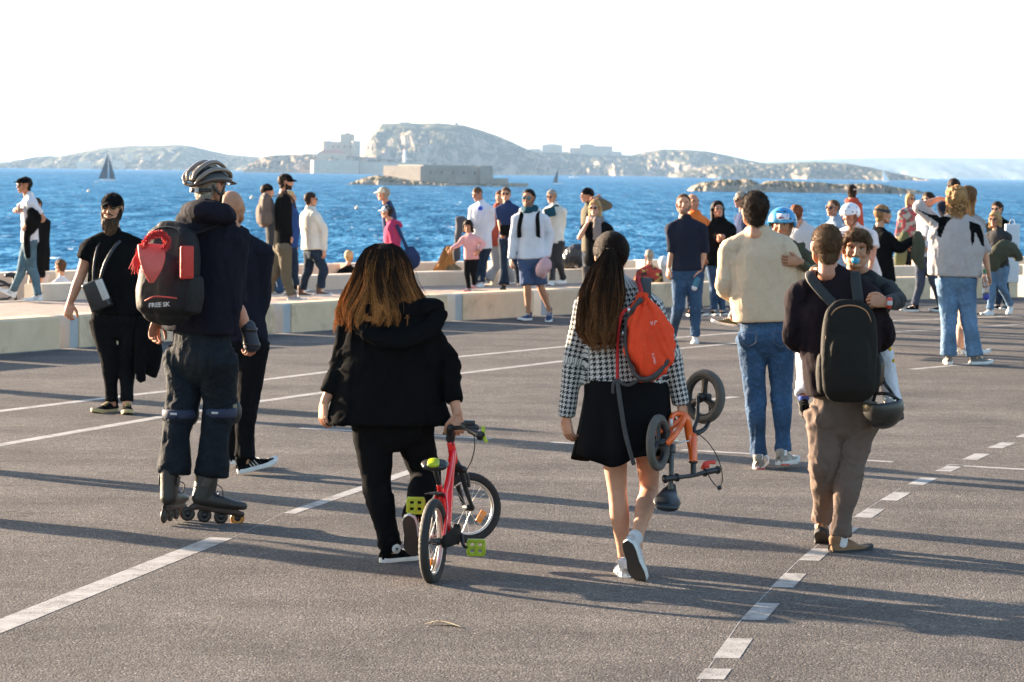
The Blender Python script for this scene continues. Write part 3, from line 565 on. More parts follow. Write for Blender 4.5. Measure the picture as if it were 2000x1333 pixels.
def hair_shell(mb, kind, thick, seed=0, mi=0, head='m', lump=.35, tl=.5):
    V, N, Fc = HEADS[head]; Fc = np.asarray(Fc); m = hairline(V, kind); keep = (m > -.006) & (V[:, 2] > -.13) & ~((abs(V[:, 0]) > .0655) & (abs(V[:, 1] + .008) < .028) & (V[:, 2] < .032) & (kind not in ('bob', 'long')))
    ok = keep[Fc].all(1); fc = Fc[ok]; used = np.unique(fc); mp = -np.ones(len(V), int); mp[used] = np.arange(len(used))
    v = V[used]; n_ = N[used]; mm = np.clip(m[used] / .03, 0, 1); ns = fbm(v * [70, 50, 34], seed, 4)
    off = (thick * mm * (1 + lump * (2.6 if lump > .3 else .5) * (ns - .5)) + .0015 * (m[used] > 0) - .004 * (m[used] <= 0.002))
    v2 = v + n_ * off[:, None]; v2[:, 2] += thick * .3 * mm * (v[:, 2] > .05)
    at = np.stack([np.full(len(v2), tl), ns], 1); mb.add(v2, mp[fc], mi, at)
def curtain(kind, L_, wide, seed, n=420, front=False):
    g = np.random.default_rng(seed); mb = MB(); seg = 12; lk = g.uniform(-128, 128, 26); lw = g.uniform(-1, 1, (26, 3))
    zs = np.array([.118, .1, .06, .0, -.07, -.13, -.13 - L_ * .5, -.13 - L_]); rx = np.array([.012, .05, .084, .092, .09, .093, .1, .08]) * wide; ry = np.array([.02, .07, .108, .112, .095, .085, .085, .07])
    if kind == 'bob': zs = np.array([.118, .1, .06, .0, -.05, -.09, -.115, -.13]); 
    t = np.linspace(0, 1, seg)
    for s in range(n):
        k_ = g.integers(26); ph = lk[k_] + g.normal(0, 5); te = 1 - g.uniform(0, .14) - abs(lw[k_][0]) * .1; T_ = t * te; x = T_ * 7; z = np.interp(x, range(8), zs); a = R(ph) + R(12) * lw[k_][1] * T_
        hid = abs(ph) > 95
        w = np.interp(x, range(8), rx) * g.uniform(.9, 1.05); d = np.interp(x, range(8), ry) * g.uniform(.9, 1.04); xx = w * np.sin(a) + .01 * np.sin(T_ * 9 + lw[k_][2] * 5) * T_; yy = -d * np.cos(a) * np.where(np.cos(a) < 0, .35, 1) - .012 + .008 * np.cos(T_ * 8 + k_) * T_
        if front: yy = yy + .07 * np.clip(T_ - .6, 0, 1) * (abs(ph) > 60)
        p = np.stack([xx, yy, z], 1); tg = np.gradient(p, axis=0); sd = unit_rows(np.cross(tg, [.3, 1, .1])); bn = unit_rows(np.cross(tg, sd)); r_ = .0052 * g.uniform(.6, 1.2) * np.interp(t, [0, .15, .8, 1], [.7, 1, .9, .3])
        V = np.stack([p + (sd * math.cos(q) + bn * math.sin(q)) * r_[:, None] for q in (0, 2.1, 4.2)], 1).reshape(-1, 3)
        mb.add(V, [(i * 3 + j, i * 3 + (j + 1) % 3, (i + 1) * 3 + (j + 1) % 3, (i + 1) * 3 + j) for i in range(seg - 1) for j in range(3)], 0, np.stack([np.repeat(T_, 3), np.full(len(V), np.clip(.5 + .3 * lw[k_][2], 0, 1))], 1))
    return mb
class HeadFrame:
    def __init__(s, c, yaw, pitch, roll, sc_, fw=None):
        y, p, r_ = R(yaw), R(pitch), R(roll); fwd = np.array([math.sin(y) * math.cos(p), math.cos(y) * math.cos(p), math.sin(p)])
        rt = np.array([math.cos(y), -math.sin(y), 0]); up = np.cross(rt, fwd); rt2 = rt * math.cos(r_) - up * math.sin(r_); up2 = np.cross(rt2, fwd)
        s.A = np.array([rt2, fwd, up2]); s.c = np.asarray(c, float); s.k = sc_
    def __call__(s, V): return (np.asarray(V, float) * s.k) @ s.A + s.c
def xf(mb, hf):
    for i in range(len(mb.v)): mb.v[i] = hf(mb.v[i])
    return mb
def hand(mb, W_, d, nrm, k, thumb, curl=.5, mi=0, spread=1.0):
    """W_ wrist, d direction of the hand, nrm back-of-hand normal, thumb = +1/-1 side of the thumb along cross(d,nrm)"""
    d = unit(d); nrm = unit(nrm - d * np.dot(nrm, d)); sd = np.cross(d, nrm) * thumb; pal = -nrm
    tube(mb, [W_ - d * .02 * k, W_ + d * .02 * k, W_ + d * .055 * k, W_ + d * .085 * k], [(.026 * k, .02 * k), (.032 * k, .016 * k), (.039 * k, .015 * k), (.037 * k, .012 * k)], side=sd, seg=12, mi=mi)
    for i, (o, L, r_) in enumerate(((.029, .068, .0088), (.0095, .078, .0092), (-.0105, .072, .0088), (-.029, .056, .008))):
        c = R(18 + 62 * curl + i * 7 * curl); p = W_ + d * (.086 - abs(i - 1.2) * .004) * k + sd * o * k; dr = unit(d + sd * (o * 2.2 * spread)); pts = [p - dr * .014 * k, p]; a = 0
        for q, fr in enumerate((.42, .33, .25)):
            a += c * (.55, .85, .6)[q]; p = p + (dr * math.cos(a) + pal * math.sin(a)) * L * fr * k; pts.append(p)
        tube(mb, pts, np.array([1.05, 1.05, 1, .92, .75]) * r_ * k, side=sd, seg=8, k=2, mi=mi)
    b = W_ + d * .022 * k + sd * .024 * k; t1 = b + unit(d * .75 + sd * .75 + pal * .35) * .042 * k; t2 = t1 + unit(d * 1.0 + sd * .2 + pal * (.3 + curl * .6)) * .032 * k; t3 = t2 + unit(d * 1.0 - sd * .1 + pal * (.3 + curl * .7)) * .024 * k
    tube(mb, [b - d * .01 * k, b, t1, t2, t3], np.array([.014, .015, .0115, .0105, .008]) * k, side=nrm, seg=8, k=2, mi=mi)
def shoe(parent, A, yaw, pitch, k, mu, ms, high=0.0, wide=1.0, name='shoe', stripe=None, roll=0, lift=0.0):
    y, p = R(yaw), R(pitch); d = np.array([math.sin(y) * math.cos(p), math.cos(y) * math.cos(p), math.sin(p)]); rt = np.array([math.cos(y), -math.sin(y), 0]); up = np.cross(rt, d)
    fr = np.array([rt, d, up]); mb = MB(); L = .285 * k
    t = np.linspace(0, 1, 15); w = np.interp(t, [0, .06, .2, .45, .68, .85, .95, 1], [.018, .032, .036, .037, .048, .043, .028, .01]) * k * wide
    hgt = np.interp(t, [0, .06, .2, .3, .42, .55, .75, .9, 1], [.055, .078, .082, .083, .079, .06, .042, .034, .02]) * k; yy = (-.065 * k) + t * L; seg = 13; V = []; zb = -.088 * k
    tcv = np.interp(t, [0, .1, .8, 1], [.004, 0, 0, .014]) * k
    for i in range(15):
        for j in range(seg):
            a = math.pi * j / (seg - 1); cx = math.cos(a); sx = math.sin(a) ** .75; V.append((cx * w[i], yy[i], zb + .02 * k + tcv[i] + sx * (hgt[i] - .018 * k)))
    Fc = [(i * seg + j, (i + 1) * seg + j, (i + 1) * seg + j + 1, i * seg + j + 1) for i in range(14) for j in range(seg - 1)] + [tuple(range(seg - 1, -1, -1)), tuple(range(14 * seg, 15 * seg))]
    mb.add(np.array(V) @ fr + A, Fc, 0)
    if high: tube(mb, [np.array([0, -.012 * k, -.03 * k]) @ fr + A, np.array([0, -.018 * k, .0]) @ fr + A, np.array([0, -.022 * k, high * k]) @ fr + A], [(.036 * k, .045 * k), (.036 * k, .045 * k), (.04 * k, .048 * k)], side=rt, seg=14, cap=False)
    else: tube(mb, [np.array([0, -.015 * k, -.03 * k]) @ fr + A, np.array([0, -.02 * k, .004 * k]) @ fr + A], [(.033 * k, .046 * k), (.037 * k, .047 * k)], side=rt, seg=14, cap=True, k=2)
    # laces
    for q in range(4):
        yq = .03 + q * .02; zq = np.interp((yq + .065) / .285, t, hgt) + zb / k * 1.0 if False else None
        h_ = np.interp((yq * k + .065 * k) / L, t, hgt) + zb + .006 * k; tube(mb, [np.array([-.02 * k, yq * k, h_ - .008 * k]) @ fr + A, np.array([0, yq * k, h_]) @ fr + A, np.array([.02 * k, yq * k, h_ - .008 * k]) @ fr + A], .0035 * k, seg=6, k=2, mi=1)
    # sole
    V = []; n_ = 26; prof = []
    for i in range(n_):
        a = 2 * math.pi * i / n_; tt = .5 - .5 * math.cos(a); side = 1 if math.sin(a) >= 0 else -1; ww = np.interp(tt, [0, .03, .08, .2, .45, .68, .85, .95, 1], [.0, .022, .035, .039, .038, .051, .046, .031, .0]) * k * wide; prof.append((side * ww, -.07 * k + tt * (L + .01 * k), tt))
    for z in (0, .008, .028): V += [(x * (1 if z else .95), q, zb + z * k + (np.interp(tt, [0, .1, .75, 1], [.005, 0, 0, .02]) * k)) for x, q, tt in prof]
    Fc = [(r_ * n_ + i, r_ * n_ + (i + 1) % n_, (r_ + 1) * n_ + (i + 1) % n_, (r_ + 1) * n_ + i) for r_ in range(2) for i in range(n_)] + [tuple(range(2 * n_, 3 * n_))]
    mb.add(np.array(V) @ fr + A, Fc, 1); mb.add((np.array(V)[:n_] - [0, 0, .001]) @ fr + A, [tuple(range(n_ - 1, -1, -1))], 2)
    if stripe is not None:
        for s in (-1, 1):
            for q in range(3):
                y0 = .02 + q * .022; mb2 = [np.array([s * np.interp((y0 + .065) / .285, t, w) * 1.03, y0 * k, zb + .03 * k]), np.array([s * np.interp((y0 - .015 + .065) / .285, t, w) * .72, (y0 - .018) * k, zb + .062 * k])]
                tube(mb, [m_ @ fr + A for m_ in mb2], .004 * k, seg=6, k=2, mi=3)
    o = mb.build(name, [mu, ms, UNDER] + ([stripe] if stripe is not None else []), parent); return o
UNDER = plain('sole_under', (.07, .055, .045), .8); LENS = plain('sunglass_lens', (.012, .012, .015), .12, 0, .8, var=0); LIP = plain('lips', (.45, .16, .13), .5); EYEW = plain('eye_white', (.75, .72, .68), .3); IRIS = plain('iris', (.03, .02, .015), .2); FRAME = plain('frame_dark', (.02, .02, .02), .4); GOLD = plain('frame_gold', (.55, .36, .12), .3, 1.0)
WHITE = cloth('white_trim', (.72, .71, .7), .05); BLK = plain('black_plastic', (.015, .015, .017), .45); SOLEW = plain('sole_white', (.68, .66, .62), .7); SOLEB = plain('sole_black', (.02, .02, .02), .8); MET = plain('metal', (.6, .6, .6), .3, 1.0)
STUB = plain('stubble', (.2, .11, .07), .8); BEARD = hairm('beard', (.035, .02, .012), (.12, .07, .04), .5)
def folds(V, N, segs, amp, seed):
    """cloth creases: stretched ridged noise, tighter across the limb near joints"""
    A = np.array([s[0] for s in segs]); B = np.array([s[1] for s in segs]); D = B - A; L = np.linalg.norm(D, axis=1); best = None
    t = ((V[:, None, :] - A) * D).sum(2) / (L ** 2); tc_ = np.clip(t, 0, 1); pt = A + tc_[:, :, None] * D; d = np.linalg.norm(V[:, None, :] - pt, axis=2) - np.array([s[2] for s in segs]); b = d.argmin(1); idx = np.arange(len(V))
    tt = tc_[idx, b]; ax = D[b] / L[b][:, None]; al = tt * L[b] + b * 3.7; rel = V - pt[idx, b]; rn = unit_rows(rel)
    side = np.array([unit(np.cross(s[1] - s[0], s[3])) for s in segs]); fwd = np.array([unit(np.cross(side[i], D[i])) for i in range(len(segs))])
    ang = np.arctan2((rn * fwd[b]).sum(1), (rn * side[b]).sum(1)); kn = np.array([s[4] for s in segs])[b]   # 0: torso folds, 1: limb folds
    w = fbm(V * 7, seed, 3); c1 = np.stack([np.cos(ang) * 1.0, np.sin(ang) * 1.0, al * 26 + w * 4.0 + np.sin(ang * 2 + seed) * .9], 1); c2 = np.stack([V[:, 0] * 13 + w * 2, V[:, 1] * 13, V[:, 2] * 5.0 + V[:, 0] * 3 * math.sin(seed)], 1)
    r1 = 1 - abs(2 * vn(c1, seed) - 1); r2 = 1 - abs(2 * fbm(c2, seed + 3, 3) - 1)
    near = np.clip(np.minimum(abs(tt), abs(1 - tt)) * L[b] / .14, 0, 1); lg = 1 - abs(2 * fbm(np.stack([np.cos(ang + al * 2.2) * 1.3, np.sin(ang + al * 2.2) * 1.3, al * 3.2 + w * 1.5 + seed], 1), seed + 9, 3) - 1); f = np.where(kn > .5, r1 * (.95 - .85 * near) + lg * .75 + .12 * near, r2 * .9)
    rad = np.array([s[2] for s in segs])[b]; uv = np.stack([ang * rad, al], 1); damp = np.clip(1.35 - abs(N[:, 2]) * 1.2, .25, 1); return (f - .62) * amp * .85 * damp, uv
def unit_rows(a): return a / (np.linalg.norm(a, axis=1)[:, None] + 1e-9)
def garment(name, parts, segs, vox, amp, seed, mats, parent, sm=2, matfn=None, extra=None, trim=None):
    V, Fc = parts.get(); V, N, Fc = remesh(V, Fc, vox, sm, .55); a, uv = folds(V, N, segs, amp, seed); V = V + N * a[:, None]
    mb = MB(); mb.add(V, Fc, 0, uv)
    if matfn is not None:
        Fa = np.asarray(Fc); ctr = V[Fa].mean(1); mb.m = [int(x) for x in matfn(ctr, uv[Fa].mean(1))]
    if extra is not None:
        for k in range(len(extra.v)): pass
        off = mb.n; mb.v += extra.v; mb.f += [tuple(i + off for i in f) for f in extra.f]; mb.m += extra.m; mb.at += extra.at; mb.n += extra.n
    return mb.build(name, mats, parent, True, attr='fuv')
SKELS = {}
def person(label, Z, h=1.75, yaw=180, hd=None, hy=None, hp=0, hr=0, nk=None, pe=None, ra=None, la=None, rl=None, ll=None, top=None, bot=None, shoes=None, hair=None, skinc='light', sex='m',
           hat=None, glasses=None, beard=None, vox=None, sw=1.0, g=1.0, fy=None, fp=(0, 0), hdn=None, ty=None, T=None, group=None, seed=None, feet=True, hk=1.0, bodyonly=False, scarf=None, loc=None, sock=None, curl=(.5, .5), eyes=True, hyaw=None):
    """all points are (u, v[, d]): picture position and depth offset from Z in metres; a = (elbow, wrist), l = (knee, ankle); anatomical sides"""
    k = h / 1.75; seed = seed or int(abs(hd[0]) * 7 + 3) % 9999; vox = vox or (.011 if Z < 20 else .014 if Z < 28 else .017)
    q = lambda p: P(p[0], p[1], Z + (p[2] if len(p) > 2 else 0))
    yr = R(yaw); FW = np.array([math.sin(yr), math.cos(yr), 0]); RT = np.array([math.cos(yr), -math.sin(yr), 0]); ty_ = R(yaw if ty is None else ty); TR = np.array([math.cos(ty_), -math.sin(ty_), 0]); TF = np.array([math.sin(ty_), math.cos(ty_), 0])
    hy = yaw if hy is None else hy; H = q(hd); N_ = q(nk); Pe = q(pe); rt = root('person', label, 'person', (Pe[0], Pe[1], 0) if loc is None else loc, group)
    hk = hk * k; spine = unit(N_ - Pe); Ln = np.linalg.norm(N_ - Pe)
    SR = N_ + TR * .162 * k * sw - spine * .088 * k; SL = N_ - TR * .162 * k * sw - spine * .088 * k
    HR = Pe + RT * .088 * k * g; HL = Pe - RT * .088 * k * g
    J = dict(H=H, N=N_, P=Pe, SR=SR, SL=SL, HR=HR, HL=HL, FW=FW, RT=RT, TF=TF, TR=TR, k=k, root=rt, Z=Z)
    if ra: J['ER'], J['WR'] = q(ra[0]), q(ra[1])
    if la: J['EL'], J['WL'] = q(la[0]), q(la[1])
    if rl: J['KR'], J['AR'] = q(rl[0]), q(rl[1])
    if ll: J['KL'], J['AL'] = q(ll[0]), q(ll[1])
    hf = HeadFrame(H, hy, hp, hr, hk / 1.0); J['hf'] = hf
    # ---- body: one continuous skin mesh ----
    sk = SK[skinc]; bmb = MB(); hV, hN, hF = HEADS[sex]; bd = MB(); nb = N_ + spine * .01
    tube(bd, [Pe - spine * .03, Pe + spine * .2 * Ln, Pe + spine * .55 * Ln, Pe + spine * .8 * Ln, N_ - spine * .03 * k], np.array([(.13, .09), (.125, .09), (.125, .09), (.13, .09), (.06, .055)]) * k * (g * .3 + .7), side=np.array([RT, RT, TR, TR, TR]), seg=16, k=2)
    hb = hf((0, -.035, -.1)); tube(bd, [N_ - spine * .05 * k, N_ + spine * .02 * k, hb], np.array([(.062, .058), (.054, .054), (.048, .05)]) * k, side=TR, seg=14, k=3)
    segs = []
    for s, S_, E, W_, sg in (('R', SR, 'ER', 'WR', 1), ('L', SL, 'EL', 'WL', -1)):
        if E not in J: continue
        E_, Wp = J[E], J[W_]; tube(bd, [N_ - spine * .06 * k, S_, (S_ + E_) / 2, E_, E_ * .65 + Wp * .35, Wp], np.array([.045, .05, .043, .036, .037, .024]) * k * (.6 + .4 * g), seg=12, k=3)
    for s, Hh, Kn, An in (('R', HR, 'KR', 'AR'), ('L', HL, 'KL', 'AL')):
        if Kn not in J: continue
        K_, A_ = J[Kn], J[An]; calf = K_ * .68 + A_ * .32 - FW * .012 * k; tube(bd, [Hh, (Hh + K_) / 2 + FW * .01 * k, K_, calf, K_ * .3 + A_ * .7, A_, A_ - np.array([0, 0, .03 * k])], np.array([.08, .069, .05, .052, .037, .033, .035]) * k * (.7 + .3 * g), side=RT, seg=14, k=3)
    V, Fc = bd.get(); V, _n, Fc = remesh(V, Fc, max(.01, vox * .8), 2, .5); bmb.add(V, Fc, 0)
    bmb.add(hf(hV), hF, 0)
    hw = {}
    for s, E, W_, th, cu_ in (('R', 'ER', 'WR', 1, curl[0]), ('L', 'EL', 'WL', -1, curl[1])):
        if E not in J: continue
        E_, Wp = J[E], J[W_]; d = unit(Wp - E_); spec = (hdn or {}).get(s, {}); d2 = unit(spec['d']) if 'd' in spec else unit(d + np.array([0, 0, -.25]))
        nr = np.array(spec['n'], float) if 'n' in spec else (TR * th * .8 + TF * .35 if abs(d2[2]) > .5 else np.array([0, 0, 1.0]))
        # thumb points forward for a hanging hand: choose the sign of cross(d, n) that faces forward
        tside = spec.get('t'); c_ = np.cross(unit(d2), unit(nr - d2 * np.dot(nr, d2))); tsg = (1 if np.dot(c_, TF + np.array([0, 0, .3])) > 0 else -1) if tside is None else (1 if np.dot(c_, np.array(tside, float)) > 0 else -1)
        hand(bmb, Wp, d2, nr, k * hk / k * 1.02, tsg, cu_ if 'c' not in spec else spec['c'], 0); J['HD' + s] = Wp + d2 * .09 * k
    if eyes:
        e = MB()
        for s in (-1, 1):
            ell(e, (s * .03, .0625, .013), (.0125, .008, .0042), mi=1, seg=12, rings=8); ell(e, (s * .03, .0705, .013), (.0052, .0032, .0042), mi=2, seg=10, rings=6)
            tube(e, [(s * .048, .064, .03), (s * .03, .0795, .0365), (s * .012, .0815, .031)], [(.003, .002), (.005, .003), (.004, .003)], seg=8, mi=4); tube(e, [(s * .0445, .061, .0145), (s * .03, .0735, .0205), (s * .016, .069, .0145)], [.0015, .0022, .0015], seg=6, mi=4)
        tube(e, [(-.022, .0785, -.058), (-.008, .091, -.0545), (0, .0915, -.0565), (.008, .091, -.0545), (.022, .0785, -.058)], [(.002, .002), (.004, .003), (.004, .003), (.004, .003), (.002, .002)], seg=8, mi=3)
        tube(e, [(-.02, .0785, -.061), (0, .0895, -.065), (.02, .0785, -.061)], [(.002, .002), (.005, .004), (.002, .002)], seg=8, mi=3); xf(e, hf)
        off = bmb.n; bmb.v += e.v; bmb.f += [tuple(i + off for i in f) for f in e.f]; bmb.m += e.m; bmb.at += e.at; bmb.n += e.n
    hm = HM[hair[1]] if hair else HM['dark']
    bmb.build('body', [sk, EYEW, IRIS, LIP, hm], rt)
    # ---- top ----
    if top and not bodyonly:
        col = top['m']; lo = top.get('loose', 1.0); hem = top.get('hem', -.02); slv = top.get('sl', 1.0); mb = MB(); c = k * lo
        if T: 
            pts = [q((t_[0], t_[1], t_[4] if len(t_) > 4 else 0)) for t_ in T]; rr = [(t_[2] * (Z / F), t_[3]) for t_ in T]; sd = np.array([RT + (TR - RT) * (i / (len(T) - 1)) for i in range(len(T))])
        else:
            ts = [hem, .18, .42, .68, .86, .955, .99]; base = np.array([(.172, .122), (.163, .115), (.15, .11), (.166, .122), (.158, .11), (.105, .08), (.068, .064)]) * c; base[:3] *= top.get('w', 1.0); base[:, :] *= np.interp(ts, [0, .5, 1], [1 + (g - 1), 1 + (g - 1) * .8, 1 + (g - 1) * .2])[:, None]
            if slv == 0: base[4:] *= .9
            pts = [Pe + (N_ - Pe) * t_ for t_ in ts]; rr = base; sd = np.array([RT + (TR - RT) * i / 6 for i in range(7)])
            if top.get('belly'): pts[1] = pts[1] + TF * .03 * k * top['belly']; pts[2] = pts[2] + TF * .035 * k * top['belly']; rr[1:3] *= [1, 1 + .1 * top['belly']]
        pts = list(pts) + [N_ + spine * .032 * k]; rr = [tuple(x_) for x_ in rr] + [(.06 * k, .058 * k)]; sd = np.vstack([sd, sd[-1:]]); tube(mb, pts, rr, side=sd, seg=28, k=3, pw=2.25, cap='end'); segs = [(Pe, N_, .14 * c, TF, 0)]
        for S_, E, W_ in ((SR, 'ER', 'WR'), (SL, 'EL', 'WL')):
            if E not in J: continue
            E_, Wp = J[E], J[W_]; r_ = np.array([.06, .063, .058, .051, .047, .038]) * c * (.6 + .42 * g); tube(mb, [N_ - spine * .012 * k, N_ * .55 + S_ * .45 + spine * .004 * k, N_ * .2 + S_ * .8 - spine * .006 * k, S_ - spine * .01], np.array([.042, .05, .056, .06]) * c * max(1, .62 + .42 * g), seg=12, k=2)
            pts = [S_, (S_ + E_) / 2, E_, E_ * .55 + Wp * .45, Wp]; rr = r_[1:].copy(); rr[-1] *= top.get('cuff', 1.0)
            if slv < 1:
                tot = slv * 2; Pts = catmull(np.hstack([np.array(pts), rr[:, None]]), 5); cut = max(4, int(len(Pts) * slv)); pts, rr = Pts[:cut, :3], Pts[:cut, 3] * np.linspace(1, 1 + .15 * (slv < .6), cut)
                tube(mb, pts, rr, seg=14, k=1, cap=False)
            else: tube(mb, pts, rr, seg=14, k=4, cap=False)
            segs += [(S_, E_, .055 * c, TF, 1), (E_, Wp, .048 * c, TF, 1)]
        if top.get('hood'):
            b_ = N_ - TF * .085 * k; hh = top['hood']; tube(mb, [b_ - TR * .12 * k + TF * .09 * k + spine * .02 * k, b_ - TR * .085 * k + spine * .0, b_ - TF * .035 * k - spine * .03 * k * hh, b_ + TR * .085 * k, b_ + TR * .12 * k + TF * .09 * k + spine * .02 * k], np.array([(.03, .035), (.05, .045), (.062 * hh, .05), (.05, .045), (.03, .035)]) * k, seg=14, k=4)
            tube(mb, [N_ + TF * .05 * k + spine * .015 * k - TR * .07 * k, N_ + TF * .085 * k - spine * .02 * k, N_ + TF * .05 * k + spine * .015 * k + TR * .07 * k], np.array([.03, .025, .03]) * k, seg=10, k=3)
        if top.get('collar'):
            cc = N_ + spine * .02 * k; torus(mb, cc, spine, .062 * k, .017 * k * top['collar'], seg=28, ts=10, rw=.026 * k * top['collar'])
        if top.get('add'): top['add'](mb, J)
        o = garment(top.get('n', 'sweater'), mb, segs, vox, top.get('amp', .016) * k, seed, col if isinstance(col, list) else [col], rt, 2, matfn=top.get('fn') and (lambda c_, uv: top['fn'](c_, uv, J))); J['top'] = o
    # ---- bottom ----
    if bot and not bodyonly:
        col = bot['m']; kd = bot.get('k', 'trousers'); lo = bot.get('loose', 1.0) * k; mb = MB(); lw = bot.get('ankle', 1.0); segs = []
        wt = bot.get('waist', .16); gg = .75 + .25 * g
        if kd != 'skirt':
            tube(mb, [Pe - spine * .06 * k, Pe, Pe + spine * .1 * k, Pe + spine * wt * k], np.array([(.12, .09), (.158, .112), (.148, .104), (.138, .098)]) * min(lo, 1.04 * k) * (g * .8 + .2), side=RT, seg=20, k=2, pw=2.2)
            for Hh, Kn, An, sg in ((HR, 'KR', 'AR', 1), (HL, 'KL', 'AL', -1)):
                if Kn not in J: continue
                K_, A_ = J[Kn], J[An]; ell(mb, Hh - FW * .035 * k, np.array([.078, .08, .095]) * min(lo, 1.06 * k) * gg)
                calf = K_ * .66 + A_ * .34 - FW * .012 * k; Ae = A_ + (K_ - A_) * bot.get('crop', .0); pts = [Hh + np.array([0, 0, .02]) * k, (Hh * .5 + K_ * .5) + FW * .01 * k, K_ + FW * .008 * k, calf, K_ * .3 + Ae * .7, Ae]; rr = np.array([.095, .082, .063, .062, .053 * lw, .052 * lw]) * lo * gg
                if kd == 'shorts':
                    Ke = Hh + (K_ - Hh) * .92; pts = [Hh, Hh * .5 + Ke * .5, Ke]; rr = np.array([.088, .08, .078]) * lo * gg
                if kd == 'flare': rr = np.array([.095, .078, .062, .066, .085, .1]) * lo * gg
                tube(mb, pts, rr, side=RT, seg=16, k=4, cap=False); segs += [(Hh, K_, .08 * lo, FW, 1)] + ([(K_, A_, .06 * lo, FW, 1)] if kd != 'shorts' else [])
            segs.append((Pe + spine * .16 * k, Pe, .15 * k, FW, 0))
            garment(bot.get('n', 'trousers'), mb, segs, vox, bot.get('amp', .016) * k, seed + 31, col if isinstance(col, list) else [col], rt, 2, matfn=bot.get('fn') and (lambda c_, uv: bot['fn'](c_, uv, J)))
        J['wt'] = wt
    if feet and shoes:
        for i, (An, Kn, sd_) in enumerate((('AR', 'KR', 0), ('AL', 'KL', 1))):
            if An not in J: continue
            f_ = (fy[sd_] if fy else yaw); shoe(rt, J[An], f_, fp[sd_], k, shoes['m'], shoes.get('s', SOLEW), shoes.get('high', 0), shoes.get('wide', 1.0), shoes.get('n', 'shoe'), shoes.get('stripe'))
            if sock: 
                mb = MB(); tube(mb, [J[An] - np.array([0, 0, .03 * k]), J[An] + unit(J[Kn] - J[An]) * .1 * k], np.array([.042, .041]) * k, seg=12, k=2); mb.build('sock', sock, rt)
    # ---- hair / hats / glasses ----
    if hair and hair[0] not in ('none',):
        kd = hair[0]; mb = MB(); T_ = dict(short=('short', .012), buzz=('buzz', .0035), receding=('receding', .006), kid=('kid', .02), curly=('short', .03), back=('back', .009), bob=('bob', .018), long=('long', .016), pony=('back', .01), bun=('back', .011))[kd]
        hair_shell(mb, T_[0], T_[1] * (hair[2] if len(hair) > 2 else 1), seed, 0, sex, .5 if kd in ('short', 'kid', 'curly') else .25, .15 if kd in ('long', 'bob') else .4)
        if kd == 'bun': ell(mb, (0, -.075, .085), (.034, .034, .03))
        if kd == 'pony': tube(mb, [(0, -.06, .05), (0, -.12, -.02), (0, -.1, -.12), (0, -.105, -.1 - .17), (0, -.09, -.38)], np.array([(.03, .015), (.04, .02), (.04, .018), (.03, .014), (.012, .006)]), side=[1, 0, 0], seg=12, at=.6)
        if kd in ('bob', 'long'):
            cm = curtain(kd, hair[3] if len(hair) > 3 else .2, 1.0, seed, 420, len(hair) > 4); off = mb.n; mb.v += cm.v; mb.f += [tuple(i_ + off for i_ in f) for f in cm.f]; mb.m += cm.m; mb.at += cm.at; mb.n += cm.n
        xf(mb, hf)
        for vi in range(len(mb.v)):   # strand grooves
            if kd in ('pony', 'curly') or (kd in ('long', 'bob') and vi == 0): mb.v[vi] = mb.v[vi] + (fbm(mb.v[vi] * [70, 70, 9 if kd != 'curly' else 60], seed, 3)[:, None] - .5) * .012 * (2.2 if kd == 'curly' else 1) * np.array([1, 1, .2])
        mb.build('hair', hm, rt, attr='ht')
    if beard:
        mb = MB()
        if beard == 'long': 
            tube(mb, [(0, .03, -.08), (0, .05, -.105), (0, .05, -.14), (0, .04, -.18), (0, .03, -.215)], [(.06, .035), (.068, .042), (.062, .036), (.045, .028), (.015, .012)], side=[1, 0, 0], seg=20)
            for s in (-1, 1): tube(mb, [(s * .07, .0, .0), (s * .066, .01, -.04), (s * .045, .03, -.085)], [.009, .017, .028], seg=10)
            V, Fc = mb.get(); V, N, Fc = remesh(V, Fc, .006, 1); V = V + N * (fbm(V * [110, 110, 22], 5, 4)[:, None] - .45) * .022; mb = MB(); mb.add(V, Fc, 0, np.stack([np.clip(-V[:, 2] * 4, 0, 1), fbm(V * 60, 4, 2)], 1))
            tube(mb, [(-.03, .078, -.052), (-.012, .093, -.044), (.012, .093, -.044), (.03, .078, -.052)], .004, seg=8)
        else:
            V, N, Fc = HEADS[sex]; Fc = np.asarray(Fc); zl = np.interp(V[:, 1], [-.02, .0, .03, .07, .09], [-.0, -.01, -.035, -.047, -.045]); ok = (V[:, 2] < zl) & (V[:, 2] > -.115) & (V[:, 1] > -.02) & ~((abs(V[:, 0]) < .02) & (V[:, 2] > -.072) & (V[:, 2] < -.05)) & ~((abs(V[:, 0]) < .0) )
            fc = Fc[ok[Fc].all(1)]; used = np.unique(fc); mp_ = -np.ones(len(V), int); mp_[used] = np.arange(len(used)); mb.add(V[used] + N[used] * .0022, mp_[fc])
        xf(mb, hf); mb.build('beard', STUB if beard == 'stubble' else BEARD, rt, attr='ht')
    if glasses:
        mb = MB(); gm = glasses if isinstance(glasses, (tuple, list)) else (LENS, FRAME)
        for s in (-1, 1):
            tube(mb, [(s * .033, .079, .012), (s * .033, .0845, .012)], [(.024, .018), (.023, .017)], side=[1, 0, 0], seg=16, k=1, mi=0); torus(mb, (s * .033, .082, .012), (0, 1, 0), .0215, .0022, seg=22, ts=6, mi=1)
            tube(mb, [(s * .056, .078, .018), (s * .072, .05, .016), (s * .08, -.01, .012)], .0026, seg=6, mi=1, k=2)
        tube(mb, [(-.012, .086, .016), (0, .09, .018), (.012, .086, .016)], .0025, seg=6, mi=1, k=2); xf(mb, hf); mb.build('sunglasses', list(gm), rt)
    if hat: HATS[hat[0]](rt, hf, *hat[1:])
